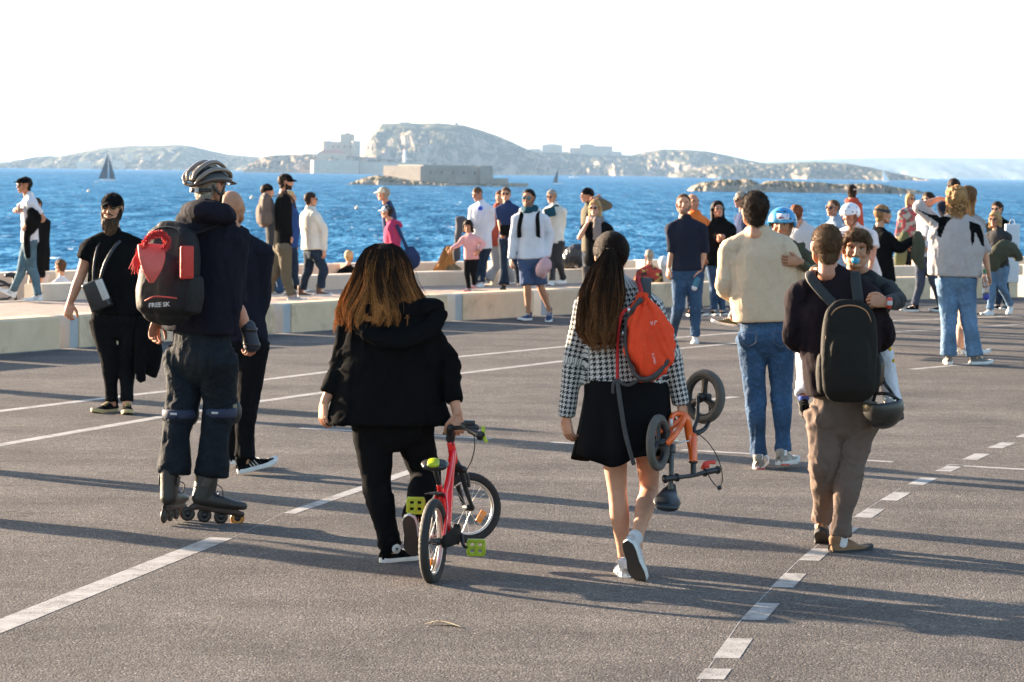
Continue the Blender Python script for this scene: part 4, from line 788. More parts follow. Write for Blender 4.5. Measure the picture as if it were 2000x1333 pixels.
    if scarf:
        mb = MB(); cc = N_ + spine * .03 * k + TF * .01; torus(mb, cc, spine + TF * .2, .075 * k, .032 * k, seg=30, ts=12, rw=.045 * k)
        if scarf[1]: tube(mb, [cc + TF * .1 * k, cc + TF * .14 * k - spine * .12 * k, cc + TF * .14 * k - spine * .3 * k], np.array([(.05, .03), (.06, .025), (.055, .015)]) * k, side=TR, seg=12)
        V, Fc = mb.get(); V, N, Fc = remesh(V, Fc, .009, 1); V = V + N * (1 - abs(2 * fbm(V * 22, 3, 3)[:, None] - 1) - .6) * .022; mb = MB(); mb.add(V, Fc); mb.build('scarf', scarf[0], rt)
    return J
HM = dict(dark=hairm('hair_dark', (.018, .011, .008), (.06, .035, .022)), brown=hairm('hair_brown', (.045, .024, .013), (.2, .11, .055)), blond=hairm('hair_blond', (.3, .17, .07), (.75, .5, .25), .3), grey=hairm('hair_grey', (.16, .13, .1), (.5, .45, .38)), red=hairm('hair_auburn', (.1, .03, .012), (.35, .12, .05)), lblond=hairm('hair_long_blond', (.14, .065, .025), (.5, .26, .09), .3), black=hairm('hair_black', (.008, .007, .007), (.025, .018, .015)), sand=hairm('hair_sandy', (.13, .065, .028), (.6, .34, .14)))
def dome(mb, r, c, zlo, seg=28, rings=10, th=.006, mi=0, fn=None, front=0.0):
    """half ellipsoid shell r=(x,y,z) centre c down to z = zlo(y)"""
    V = []; c = np.array(c, float)
    for lay in (0, 1):
        rr = np.array(r) - th * lay
        for i in range(rings + 1):
            for j in range(seg):
                p = 2 * math.pi * j / seg; x, y = math.cos(p), math.sin(p); zl = zlo(y) if callable(zlo) else zlo; tmax = math.acos(max(-.95, min(.95, (zl - c[2]) / rr[2]))); t = .04 + (tmax - .04) * i / rings
                v = np.array([rr[0] * math.sin(t) * x, rr[1] * math.sin(t) * y, rr[2] * math.cos(t)]); v = v * (1 + (fn(p, t) if fn else 0)); V.append(v + c)
    n1 = (rings + 1) * seg; Fc = []
    for lay in (0, 1):
        o = lay * n1
        for i in range(rings):
            for j in range(seg):
                f = (o + i * seg + j, o + (i + 1) * seg + j, o + (i + 1) * seg + (j + 1) % seg, o + i * seg + (j + 1) % seg); Fc.append(f if lay == 0 else f[::-1])
        Fc.append(tuple(o + j for j in range(seg))[::(1 if lay == 0 else -1)])
    for j in range(seg): a, b = rings * seg + j, rings * seg + (j + 1) % seg; Fc.append((a, a + n1, b + n1, b))
    mb.add(V, Fc, mi)
def hat_cap(rt, hf, m, brim=True, flip=0, name='cap', mb_=None, low=0.0):
    mb = MB(); dome(mb, (.085, .105, .085), (0, -.012, .04), lambda y: .03 + .012 * y - low, th=.004)
    for a in range(6): 
        p = a * math.pi / 3 + .5; tube(mb, [(math.cos(p) * .087 * math.sin(t), -.012 + math.sin(p) * .107 * math.sin(t), .04 + .0865 * math.cos(t)) for t in (.1, .6, 1.1, 1.55)], .0015, seg=5, k=2)
    ell(mb, (0, -.012, .126), (.007, .007, .004))
    if brim:
        V = []; n_ = 17; 
        for i in range(n_):
            a = math.pi * (i / (n_ - 1)); x = math.cos(a) * .074; y1 = -.012 + math.sin(a) * .1; 
            for t_ in (0, .5, 1): V.append((x * (1 - .06 * t_), y1 * (1 - t_ * 0) + .07 * t_ * math.sin(a) ** .6 + (0 if t_ else -.012), .045 - .006 * t_ - .012 * t_ * abs(math.cos(a)) * 1.5 + .008 * math.sin(a) * (1 - t_) - t_ * .008))
        top_ = np.array(V); bot_ = top_ - [0, 0, .004]; fc = [(i * 3 + j, (i + 1) * 3 + j, (i + 1) * 3 + j + 1, i * 3 + j + 1) for i in range(n_ - 1) for j in range(2)]; o = len(V)
        rim = [(i * 3 + 2, (i + 1) * 3 + 2, (i + 1) * 3 + 2 + o, i * 3 + 2 + o) for i in range(n_ - 1)]
        mb.add(np.vstack([top_, bot_]), fc + [tuple(x + o for x in f[::-1]) for f in fc] + rim)
    if flip: 
        for i in range(len(mb.v)): mb.v[i] = mb.v[i] * [-1, -1, 1] + [0, -.02, 0]
    mb.build(name, m, rt, True) if not hf else xf(mb, hf).build(name, m, rt, True)
def hat_flat(rt, hf, m):
    mb = MB(); dome(mb, (.088, .112, .06), (0, .0, .055), lambda y: .035, th=.004, fn=lambda p, t: .0); tube(mb, [(-.06, .085, .045), (0, .125, .048), (.06, .085, .045)], [(.006, .02), (.008, .028), (.006, .02)], side=[0, 0, 1], seg=10); xf(mb, hf).build('flat_cap', m, rt)
def hat_beanie(rt, hf, m):
    mb = MB(); dome(mb, (.084, .103, .098), (0, -.012, .035), lambda y: .02 + .02 * y, th=.004, fn=lambda p, t: .012 * math.sin(p * 22)); 
    torus(mb, (0, -.012, .036), (0, -.1, 1), .09, .01, seg=36, ts=8, rw=.02)
    xf(mb, hf).build('beanie', m, rt)
def hat_hood(rt, hf, m):
    mb = MB(); dome(mb, (.092, .112, .1), (0, -.02, .03), lambda y: -.08 if y < .3 else (.05 if y > .6 else -.02), th=.006); xf(mb, hf).build('hood', m, rt)
def hat_band(rt, hf, m):
    mb = MB(); tube(mb, [(math.cos(a) * .081, -.014 + math.sin(a) * .102, .045 - .012 * math.sin(a)) for a in np.linspace(0, 2 * math.pi, 25)], [(.004, .017)] * 25, side=[1, 0, 0], seg=8, k=1); mb2 = MB()
    P_ = []; n_ = 28
    for z in (-.016, .02):
        for j in range(n_): a = 2 * math.pi * j / n_; P_.append((math.cos(a) * .082, -.014 + math.sin(a) * .103, .045 + z - .012 * math.sin(a)))
    q_ = np.array(P_); inn = q_ * [.9, .9, 1]; V = np.vstack([q_, inn]); fc = [(j, (j + 1) % n_, n_ + (j + 1) % n_, n_ + j) for j in range(n_)]; fc += [(2 * n_ + a, 2 * n_ + d_, 2 * n_ + c_, 2 * n_ + b) for a, b, c_, d_ in fc]; fc += [(n_ + j, n_ + (j + 1) % n_, 3 * n_ + (j + 1) % n_, 3 * n_ + j) for j in range(n_)]
    mb2.add(V, fc); xf(mb2, hf).build('headband', m, rt)
HELM_IN = plain('helmet_foam', (.03, .03, .032), .8)
def helmet_geo(kind):
    parts = {}
    if kind == 'skate':
        mb = MB(); dome(mb, (.112, .128, .118), (0, -.008, .022), lambda y: (.028 if y > .3 else (-.015 if abs(y) < .55 else -.02)), seg=48, rings=16, th=.014); parts['shell'] = mb
        mb = MB()
        for (a, t) in ((90, 62), (65, 40), (115, 40), (45, 72), (135, 72), (270, 60), (240, 45), (300, 45), (0, 52), (180, 52), (20, 78), (160, 78)):
            a, t = R(a), R(t); d = np.array([math.sin(t) * math.cos(a), math.sin(t) * math.sin(a), math.cos(t)]); c_ = d * [.1135, .1295, .1195] + [0, -.008, .022]; n_ = unit(d / [.112, .128, .118]); s_ = unit(np.cross([0, 0, 1], n_)); ell(mb, c_ - n_ * .001, (.014, .006, .0025), ax=np.array([s_, np.cross(n_, s_), n_]), seg=12, rings=6)
        parts['vent'] = mb; mb = MB()
        for s in (-1, 1): tube(mb, [(s * .095, .02, -.0), (s * .08, .025, -.06), (s * .03, .045, -.108), (0, .05, -.115)], [(.009, .0015)] * 4, side=[0, 1, 0], seg=6, k=3); tube(mb, [(s * .095, -.045, -.01), (s * .085, -.0, -.05), (s * .08, .025, -.06)], [(.009, .0015)] * 3, side=[0, 1, 0], seg=6, k=3)
        parts['strap'] = mb
    return parts
def hat_helmet(rt, hf, m, vm=None, strapm=None):
    he = MB
    ps = helmet_geo('skate'); hl = xf(ps['shell'], hf).build('helmet', [m], rt); 
    for k_, mm in (('vent', vm or HELM_IN), ('strap', strapm or BLK)):
        o = xf(ps[k_], hf).build('helmet_' + k_, mm, rt)
        o.parent = hl
def hat_road_helmet(rt, hf, m1, m2):
    mb = MB(); dome(mb, (.098, .125, .085), (0, -.015, .038), lambda y: .035 - .012 * (y < 0), seg=30, rings=10, th=.01); hl = xf(mb, hf).build('helmet', m2, rt)
    mb = MB()
    for s in (-1, 1):
        tube(mb, [(s * .012, .125, .05), (s * .03, .075, .115), (s * .034, -.0, .142), (s * .034, -.08, .125), (s * .03, -.155, .07), (s * .02, -.165, .03)], [(.012, .01), (.014, .011), (.015, .012), (.016, .012), (.014, .01), (.01, .008)], side=[1, 0, 0], seg=10, k=4)
        tube(mb, [(s * .045, .115, .048), (s * .078, .07, .088), (s * .088, -.01, .1), (s * .085, -.09, .088), (s * .065, -.15, .045), (s * .04, -.158, .01)], [(.009, .009), (.013, .011), (.014, .012), (.015, .012), (.013, .011), (.009, .009)], side=[1, 0, 0], seg=10, k=4)
    o_ = xf(mb, hf).build('helmet_ridge', m1, rt); o_.parent = hl; mb = MB()
    for s in (-1, 1): tube(mb, [(s * .07, .1, .035), (s * .098, .05, .045), (s * .104, -.03, .045), (s * .095, -.1, .035), (s * .065, -.14, .012), (0, -.15, .0)], [(.01, .012), (.01, .014), (.01, .015), (.01, .014), (.011, .013), (.011, .013)], side=[1, 0, 0], seg=10, k=4)
    tube(mb, [(-.085, .09, .035), (-.05, .135, .03), (0, .155, .028), (.05, .135, .03), (.085, .09, .035)], [(.012, .004), (.02, .005), (.026, .005), (.02, .005), (.012, .004)], side=[0, 1, 0], seg=10, k=4)
    o = xf(mb, hf).build('helmet_rim', plain('helmet_rim_brown', (.06, .045, .035), .35, coat=.3), rt); o.parent = hl; mb = MB(); tube(mb, [(-.075, -.07, -.02), (-.04, -.115, -.025), (0, -.125, -.026), (.04, -.115, -.025), (.075, -.07, -.02)], [(.004, .009)] * 5, side=[0, 1, 0], seg=8, k=4); box(mb, (0, -.127, -.026), (.03, .008, .014), bev=.004, mi=1); disc(mb, (-.006, -.137, -.026), (0, 1, 0), .012, .008, mi=0)
    o = xf(mb, hf).build('helmet_dial', [BLK, plain('dial_grey', (.5, .5, .52), .5)], rt); o.parent = hl
    mb = MB()
    for s in (-1, 1): tube(mb, [(s * .088, .03, .03), (s * .083, .01, -.04), (s * .05, .035, -.1), (0, .05, -.118)], [(.009, .0015)] * 4, side=[0, 1, 0], seg=6, k=3); tube(mb, [(s * .085, -.07, .01), (s * .084, -.02, -.03), (s * .083, .01, -.04)], [(.009, .0015)] * 3, side=[0, 1, 0], seg=6, k=3)
    o = xf(mb, hf).build('helmet_strap', BLK, rt); o.parent = hl
HATS = dict(cap=hat_cap, flat=hat_flat, beanie=hat_beanie, hood=hat_hood, band=hat_band, helmet=hat_helmet, road=hat_road_helmet)
# ---- colours of cloth ----
def C(name, *c, **kw): return cloth(name, c, **kw)
cBlack = C('black_cotton', .006, .006, .0065, fold=.004, spec=.03); cBlackP = C('black_trousers', .008, .008, .009, fold=.004, spec=.03); cNavy = C('navy_knit', .012, .014, .028); cNavyH = C('dark_navy_hoodie', .011, .011, .018, spec=.1); cBeige = C('beige_knit', .6, .455, .32, coarse=250, weave=.0014); cPlum = C('dark_plum_sweat', .017, .011, .014, spec=.1)
cWhiteT = C('white_tee', .62, .62, .66); cWhite = C('white_fleece', .66, .66, .7); cCream = C('cream_fleece', .66, .63, .56); cTaupe = C('taupe_trousers', .15, .108, .088); cOlive = C('olive_trousers', .11, .095, .065); cGrey = C('grey_marl', .3, .29, .29); cLGrey = C('pale_grey_track', .55, .52, .52)
cMag = C('magenta_jacket', .4, .035, .1); cPink = C('pink_top', .68, .34, .33); cRed = C('brick_red', .33, .06, .035); cOrange = C('orange_jacket', .7, .16, .03); cKhaki = C('khaki_green', .07, .07, .045); cTeal = C('deep_teal', .01, .06, .09); cBlueG = C('blue_grey_short', .06, .09, .17); cNavyT = C('navy_tee', .018, .035, .1); cBlueJ = C('blue_jacket', .02, .06, .2); cDkGrey = C('dark_grey', .04, .04, .042)
cScarf = C('taupe_scarf', .24, .2, .19); cPinkC = C('pink_cloth', .6, .36, .36); cJacket = C('grey_track_jacket', .42, .38, .37)
dBlue = denim('mid_blue_denim', (.03, .065, .125), 2.1); dDark = denim('dark_blue_denim', (.012, .024, .045)); dLight = denim('light_blue_denim', (.11, .19, .3), 1.7); dTeal = denim('teal_grey_denim', (.07, .13, .17), 2.0); dBlackD = denim('black_denim', (.008, .012, .017), 1.6)
# ================= PROPS HELPERS =================
def houndstooth():
    m, n, bs = _mat('houndstooth_tweed'); at = nn(n, 'ShaderNodeAttribute', attribute_name='fuv'); se = nn(n, 'ShaderNodeSeparateXYZ'); n.links.new(at.outputs['Vector'], se.inputs[0])
    tc = nn(n, 'ShaderNodeTexCoord').outputs['Object']; wb = noise(n, tc, 40, 2); K = 8 / .025
    def idx(s, off): return mth(n, 'FLOOR', mth(n, 'ADD', mth(n, 'MULTIPLY', s, K), mth(n, 'MULTIPLY', mth(n, 'SUBTRACT', wb.outputs[0], .5), off)))
    i = idx(se.outputs[0], 1.0); j = idx(se.outputs[1], 1.0)
    md = lambda a, b: mth(n, 'FLOORED_MODULO', a, b)
    twill = mth(n, 'LESS_THAN', md(mth(n, 'ADD', i, j), 4.0), 2.0); wi = mth(n, 'LESS_THAN', md(i, 8.0), 4.0); wj = mth(n, 'LESS_THAN', md(j, 8.0), 4.0)
    f = mth(n, 'ADD', mth(n, 'MULTIPLY', twill, wi), mth(n, 'MULTIPLY', mth(n, 'SUBTRACT', 1.0, twill), wj))
    nz = rampn(n, noise(n, tc, 500, 2).outputs[0], [(.3, (.75, .75, .75)), (.7, (1.1, 1.1, 1.1))])
    c = mixc(n, f, (.012, .012, .014), (.68, .66, .63)); n.links.new(mixc(n, 1, c, nz.outputs[0], 'MULTIPLY'), bs.inputs['Base Color']); bs.inputs['Roughness'].default_value = .95
    bumpn(n, bs, noise(n, tc, 350, 2).outputs[0], .004, .9); return m
def plaid(name, a, b, c_):
    m, n, bs = _mat(name); tc = nn(n, 'ShaderNodeTexCoord').outputs['Object']; v = nn(n, 'ShaderNodeTexVoronoi'); v.inputs['Scale'].default_value = 16; n.links.new(tc, v.inputs[0]); se = nn(n, 'ShaderNodeSeparateXYZ'); n.links.new(v.outputs['Color'], se.inputs[0])
    r = rampn(n, se.outputs[0], [(0, a), (.4, b), (.75, c_)], 'CONSTANT'); n.links.new(r.outputs[0], bs.inputs['Base Color']); bs.inputs['Roughness'].default_value = .9; return m
HOUND = houndstooth(); PLAID = plaid('red_plaid_shirt', (.3, .03, .02), (.03, .02, .02), (.5, .35, .08)); FLOR = plaid('floral_print', (.35, .33, .3), (.4, .06, .07), (.1, .09, .08))
PUFF = plaid('black_patterned_jacket', (.01, .01, .011), (.022, .022, .023), (.006, .006, .007))
def strands(name, rt, mat, n, levels, Zc, seed, r=.0016, locks=60, phi=(-110, 110), wave=.012, endj=.16, back=0.0, seg=20, shade=None, endfn=None, under=True, fly=.03):
    g = np.random.default_rng(seed); L = np.array(levels, float); ctr = np.array([P(l[1], l[0], Zc + back) for l in L]); hw = L[:, 2] * (Zc / F); dp = L[:, 3]; nL = len(L); mb = MB()
    lk = np.sort(g.uniform(phi[0], phi[1], locks)); lw = g.uniform(-1, 1, (locks, 4)); 
    def at(t, ph, kx, kd):
        x = t * (nL - 1); i = np.minimum(x.astype(int), nL - 2); f = x - i; f = f * f * (3 - 2 * f) * .5 + f * .5
        c = ctr[i] * (1 - f)[:, None] + ctr[i + 1] * f[:, None]; w = hw[i] * (1 - f) + hw[i + 1] * f; d = dp[i] * (1 - f) + dp[i + 1] * f
        return c + np.stack([w * kx * np.sin(ph), -d * kd * np.cos(ph), 0 * w], 1)
    if under:
        tt = np.linspace(0, .8, 16); V = []; na = 26
        for t in tt:
            ph = np.radians(np.linspace(phi[0], phi[1], na)); V.append(at(np.full(na, t), ph, .93, .9))
        V = np.concatenate(V); inn = np.concatenate([at(np.full(na, t), np.radians(np.linspace(phi[0], phi[1], na)), .6, .2) for t in tt]); o = len(V); q = 16
        fc = [(i * na + j, i * na + j + 1, (i + 1) * na + j + 1, (i + 1) * na + j) for i in range(q - 1) for j in range(na - 1)]; fc += [tuple(x + o for x in f[::-1]) for f in fc]
        V2 = np.vstack([V, inn]); V2 = V2 + (fbm(V2 * [60, 60, 8], seed, 3)[:, None] - .5) * .012; mb.add(V2, fc, 0, np.stack([np.tile(np.repeat(tt, na), 2), np.full(len(V2), .35)], 1))
    t = np.linspace(0, 1, seg)
    for s in range(n):
        k_ = g.integers(locks); l = lw[k_]; stray = g.random() < fly; ph0 = lk[k_] + g.normal(0, 2.2 if not stray else 14); t0 = g.uniform(0, .12); te = 1 - g.uniform(0, endj) * .5 - (abs(l[0]) * endj * .6)
        if endfn: te = min(te, endfn(math.sin(R(ph0))) - g.uniform(0, .06) - .12 * max(0, l[3]))
        T_ = t0 + (te - t0) * t; ph = np.radians(lk[k_] + (ph0 - lk[k_]) * (1 - .62 * T_ ** 2) * 1.25 + (10 * l[1] * T_ ** 1.5 + 6 * np.sin(T_ * (5 + 2 * l[2]) + l[3] * 3) * T_)); rad = g.uniform(.94, 1.04) + (.1 * g.random() if stray else 0)
        p = at(T_, ph, rad + .05 * l[0], rad + .1 * l[1] * T_ + .03 * math.sin(k_)); wv = wave * T_[:, None] ** 1.3 * np.stack([np.sin(T_ * (9 + 3 * l[2]) + l[0] * 6 + g.normal(0, .25)), .6 * np.cos(T_ * (8 + 3 * l[1]) + l[3] * 6), 0 * T_], 1)
        p = p + wv; 
        if stray: p[:, 0] += g.normal(0, .012) * T_ ** 2 * 2; p[:, 2] += .006 * g.random() * (1 - T_)
        rr = r * g.uniform(.6, 1.25) * (.55 if stray else 1) * np.interp(t, [0, .1, .8, 1], [.7, 1, .9, .25]); tg = np.gradient(p, axis=0); sd = unit_rows(np.cross(tg, [0.3, 1, .1])); bn = unit_rows(np.cross(tg, sd)); V = []
        for a in (0, 2.1, 4.2): V.append(p + (sd * math.cos(a) + bn * math.sin(a)) * rr[:, None])
        V = np.stack(V, 1).reshape(-1, 3); fc = [(i * 3 + j, i * 3 + (j + 1) % 3, (i + 1) * 3 + (j + 1) % 3, (i + 1) * 3 + j) for i in range(seg - 1) for j in range(3)]
        mb.add(V, fc, 0, np.stack([np.repeat(T_, 3), np.full(len(V), np.clip(.5 + .28 * l[2] + g.normal(0, .12), 0, 1))], 1))
    return mb.build(name, mat, rt, True, attr='ht')
def fuzz(rt, hf, mat, kind, n, Lh, head='m', seed=1, down=.5, r=.0009, thick=.01, curl=0.0):
    V, N, Fc = HEADS[head]; m = hairline(V, kind); ok = np.where((m > .002) & (V[:, 2] > -.12) & ~((abs(V[:, 0]) > .0655) & (abs(V[:, 1] + .008) < .028) & (V[:, 2] < .032)))[0]; g = np.random.default_rng(seed); mb = MB(); pick = g.choice(ok, n)
    for i in pick:
        p = V[i] + N[i] * thick * .6 * min(1, m[i] / .03) + g.normal(0, .0025, 3); fl = np.array([g.normal(0, .3), .25 if V[i][2] > .06 else -.15, -1.0]); fl = fl - N[i] * np.dot(fl, N[i]); d = unit(N[i] * (1 - down) + fl * down + g.normal(0, .18, 3)); L_ = Lh * g.uniform(.6, 1.2); d2 = unit(d + fl * .6 + g.normal(0, .25 + curl, 3))
        q = [p - N[i] * .003, p + d * L_ * .5, p + d * L_ * .5 + d2 * L_ * .5]; sd = unit(np.cross(d, [.3, .2, 1])); bn = np.cross(d, sd); vv = []
        for k_, qq in enumerate(q):
            for a in (0, 2.1, 4.2): vv.append(qq + (sd * math.cos(a) + bn * math.sin(a)) * r * (1, .9, .3)[k_])
        mb.add(vv, [(a * 3 + j, a * 3 + (j + 1) % 3, (a + 1) * 3 + (j + 1) % 3, (a + 1) * 3 + j) for a in range(2) for j in range(3)], 0, np.stack([np.repeat([.1, .5, .9], 3), np.full(9, g.random())], 1))
    xf(mb, hf); return mb.build('hair_tufts', mat, rt, True, attr='ht')
def softmass(name, mat, mb, parent, vox, amp, seed, freq=14, org=None, stretch=(1, 1, .45), mats=None, matfn=None):
    V, Fc = mb.get(); V, N, Fc = remesh(V, Fc, vox, 2, .5); w = fbm(V * np.array(stretch) * freq, seed, 3); w2 = fbm(V * np.array(stretch) * freq * .4 + w[:, None] * .6, seed + 2, 2); V = V + N * ((1 - abs(2 * w2 - 1)) - .7 + (w - .5) * .5)[:, None] * amp
    m2 = MB(); m2.add(V, Fc)
    if matfn is not None: m2.m = [int(x) for x in matfn(V[np.asarray(Fc)].mean(1))]
    return m2.build(name, mats or mat, parent, True, org)
class Fr:
    """frame standing at a point: x = wearer's right, y = outward (behind the wearer), z = up"""
    def __init__(s, c, yaw, lean=0, roll=0): 
        y = R(yaw); s.r = np.array([math.cos(y), -math.sin(y), 0]); s.y = -np.array([math.sin(y), math.cos(y), 0]); s.u = np.array([0, 0, 1.0]); l = R(lean); s.y, s.u = s.y * math.cos(l) - s.u * math.sin(l), s.u * math.cos(l) + s.y * math.sin(l)
        l = R(roll); s.r, s.u = s.r * math.cos(l) + s.u * math.sin(l), s.u * math.cos(l) - s.r * math.sin(l); s.c = np.asarray(c, float)
    def __call__(s, x, y, z): return s.c + s.r * x + s.y * y + s.u * z
def ribbon(mb, pts, w, th, side, mi=0, k=4):
    tube(mb, pts, [(w, th)] * len(pts), side=side, seg=8, k=k, mi=mi, pw=3.0); return mb
def backpack(label, fr, w, h, d, m, J=None, trim=None, pocket=True, strapm=None, name='backpack', seed=3, vox=.009, chest=True):
    rt = root(name, label, 'backpack', (fr.c[0], fr.c[1], fr.c[2] - h / 2)); mb = MB(); z = np.array([-.5, -.44, -.25, 0, .25, .42, .5]) * h
    tube(mb, [fr(0, d * .5 + d * .08 * (1 if i < 3 else 0), zz) for i, zz in enumerate(z)], [(w * a / 2, d * b / 2) for a, b in ((.8, .7), (.94, 1.0), (1, 1.08), (1, .98), (.96, .88), (.84, .68), (.6, .4))], side=fr.r, seg=28, k=3, pw=3.8)
    if pocket: tube(mb, [fr(0, d * .98, zz * h) for zz in (-.42, -.25, 0, .12)], [(w * a, d * b) for a, b in ((.34, .16), (.37, .22), (.36, .2), (.3, .12))], side=fr.r, seg=20, k=3, pw=3.0)
    softmass('bag', m, mb, rt, vox, .018, seed, 13); mb = MB()
    for s in (-1, 1):   # side pockets
        mb2 = MB(); tube(mb2, [fr(s * w * .47, d * .45, zz * h) for zz in (-.44, -.25, -.08)], [(w * .09, d * .36), (w * .12, d * .42), (w * .1, d * .36)], side=fr.r, seg=14, k=3, pw=2.6); softmass('side_pocket', m, mb2, rt, vox, .008, seed + s, 22)
    zt = trim or BLK; mb = MB(); tube(mb, [fr(-w * .45, d * .9, -.28 * h), fr(-w * .45, d * .86, -.05 * h), fr(-w * .42, d * .82, .2 * h), fr(-w * .3, d * .8, .42 * h), fr(0, d * .78, .485 * h), fr(w * .3, d * .8, .42 * h), fr(w * .42, d * .82, .2 * h), fr(w * .45, d * .86, -.05 * h)], [(.006, .004)] * 8, side=fr.y, seg=8, k=5); mb.build('zip', zt, rt)
    mb = MB(); ribbon(mb, [fr(-.035, d * .4, h * .49), fr(-.025, d * .4, h * .54), fr(.025, d * .4, h * .54), fr(.035, d * .4, h * .49)], .008, .004, fr.y); mb.build('handle', zt if trim else (strapm or m), rt)
    if J:
        for s, Sh in ((1, J['SR']), (-1, J['SL'])):
            k = J['k']; up = np.array([0, 0, 1.0]); In = Sh + (J['N'] - Sh) * .38; mb = MB(); pts = [fr(s * w * .2, d * .1, h * .44), In - J['TF'] * .095 * k + up * .035 * k, In + up * .078 * k - J['TF'] * .02, In + J['TF'] * .1 * k + up * .0 * k, In + J['TF'] * .15 * k - up * .14 * k + J['TR'] * s * .02]
            if chest: pts += [In + J['TF'] * .12 * k - up * .26 * k + J['TR'] * s * .02, In - up * .3 * k + J['TR'] * s * .035 * k]
            sides = J['TR']; ribbon(mb, pts, .029, .006, sides, k=4); mb.build('shoulder_strap', strapm or m, rt)
    return rt
def things_text(s, size, c, right, up, mat, parent, name='lettering', ext=.0006, bold=0.0):
    cu_ = bpy.data.curves.new(name, 'FONT'); cu_.body = s; cu_.size = size; cu_.extrude = ext; cu_.offset = bold; cu_.align_x = 'CENTER'; cu_.align_y = 'CENTER'; ob = bpy.data.objects.new('t', cu_); S.collection.objects.link(ob)
    dg = bpy.context.evaluated_depsgraph_get(); me = bpy.data.meshes.new_from_object(ob.evaluated_get(dg)); bpy.data.objects.remove(ob); V = np.array([v.co[:] for v in me.vertices]); fc = [tuple(p.vertices) for p in me.polygons]
    r_, u_ = unit(right), unit(up); n_ = np.cross(r_, u_); mb = MB(); mb.add(np.asarray(c) + V[:, :1] * r_ + V[:, 1:2] * u_ + V[:, 2:3] * n_, fc); return mb.build(name, mat, parent, False)
# ================= PEOPLE =================
PX = lambda u, v, Z: P(u, v, Z)
PEOPLE = {}
# --- foreground woman with the child bike ---
def jA(mb, J):
    N_, TF, TR, k = J['N'], J['TF'], J['TR'], J['k']
    tube(mb, [P(690, 618, 14.2), P(720, 650, 14.14), P(780, 664, 14.12), P(836, 645, 14.14), P(862, 612, 14.22)], [(.03, .03), (.05, .03), (.06, .03), (.055, .03), (.03, .02)], seg=12, k=4); tube(mb, [P(690, 600, 14.25), P(752, 612, 14.2), P(850, 600, 14.25)], [.04, .07, .045], seg=12, k=4)
J = person('woman seen from behind in a black hooded jacket wheeling a red child bike', 14.3, 1.64, 0, (748, 524), hp=-5, nk=(752, 592), pe=(765, 832), ra=((872, 702), (893, 810, -.12)), la=((670, 712), (634, 786, -.05)), rl=((832, 930, .12), (806, 1008, -.25)), ll=((736, 950, .02), (762, 1068)),
    top=dict(m=cBlack, n='hooded_jacket', cuff=1.0, add=jA, amp=.03, sl=.93), T=[(760, 828, 120, .2), (760, 740, 100, .17), (762, 680, 95, .16), (764, 630, 88, .15), (759, 603, 64, .11), (754, 584, 32, .075)], bot=dict(m=cBlackP, loose=1.12, ankle=.92, amp=.018, waist=.1), shoes=dict(m=cBlack, high=.06, n='high_top_shoe'), hair=('long', 'brown', .6), sex='f', sw=1.14, g=1.22, fy=(10, 50), fp=(-58, 0), hdn=dict(R=dict(d=(.05, -.15, -1), n=(.3, -1, 0), c=.9, t=(-1, 0, 0)), L=dict(d=(-.1, 0, -1), n=(-.8, -.6, 0), c=.35)), eyes=False, seed=11)
W4 = J; rt = J['root']
for o in list(rt.children):
    if o.name.startswith('hair'): bpy.data.objects.remove(o)
HA = hairm('hair_balayage', (.016, .008, .005), (.62, .25, .07), .62, .38)
strands('hair', rt, HA, 2600, [(476, 748, 14, .04), (486, 748, 33, .08), (510, 748, 47, .105), (545, 746, 57, .12), (580, 748, 73, .145), (608, 748, 84, .165), (635, 744, 82, .18), (664, 738, 74, .19)], 14.3, 4, .0017, 80, (-118, 118), .034, .26, endfn=lambda x: .98 if x < -.35 else .86 if x < .4 else .78)
mb = MB(); c_ = J['AL'] + np.array([-.005, -.052, .0]); disc(mb, J['AL'] + np.array([.034, -.045, -.005]), (.6, -.75, 0), .025, .006); o = mb.build('ankle_patch', plain('patch_white', (.7, .7, .68), .6), rt)
mb = MB(); cc = J['AL'] + np.array([.0362, -.0482, -.005]); n_ = unit((.6, -.75, 0)); a_ = unit(np.cross(n_, [0, 0, 1])); u_ = np.cross(a_, n_); V = [cc + n_ * .001] + [cc + n_ * .001 + (a_ * math.sin(i * math.pi / 5) + u_ * math.cos(i * math.pi / 5)) * (.013 if i % 2 == 0 else .0055) for i in range(10)]; mb.add(V, [(0, i + 1, (i + 1) % 10 + 1) for i in range(10)]); mb.build('star', BLK, rt, False)
# --- woman in houndstooth with skirt ---
J = person('woman from behind in a houndstooth jacket and black skirt with a long ponytail', 13.9, 1.68, 4, (1193, 502), hy=-6, hp=-4, nk=(1205, 560), pe=(1226, 800), la=((1121, 700), (1106, 815, .02)), ra=((1309, 688), (1331, 792)), ll=((1206, 962), (1220, 1098)), rl=((1268, 955, .1), (1243, 1056, -.22)),
    top=dict(m=HOUND, n='tweed_jacket', amp=.009, cuff=1.05, loose=1.0), T=[(1220, 752, 82, .13), (1219, 700, 83, .125), (1214, 650, 86, .125), (1209, 605, 88, .12), (1207, 573, 62, .09), (1205, 553, 34, .07)], hair=('pony', 'brown', .8), sex='f', skinc='light', shoes=dict(m=cLGrey, n='sneaker'), fy=(28, 0), fp=(-56, 0), hdn=dict(L=dict(d=(.15, 0, -1), n=(-.8, -.6, 0), c=.45), R=dict(d=(.1, -.1, -1), n=(.75, -.6, 0), c=1.0)), g=1.0, eyes=False, seed=5)
W5 = J; rt = J['root']
for o in list(rt.children):
    if o.name.startswith('hair'): bpy.data.objects.remove(o)
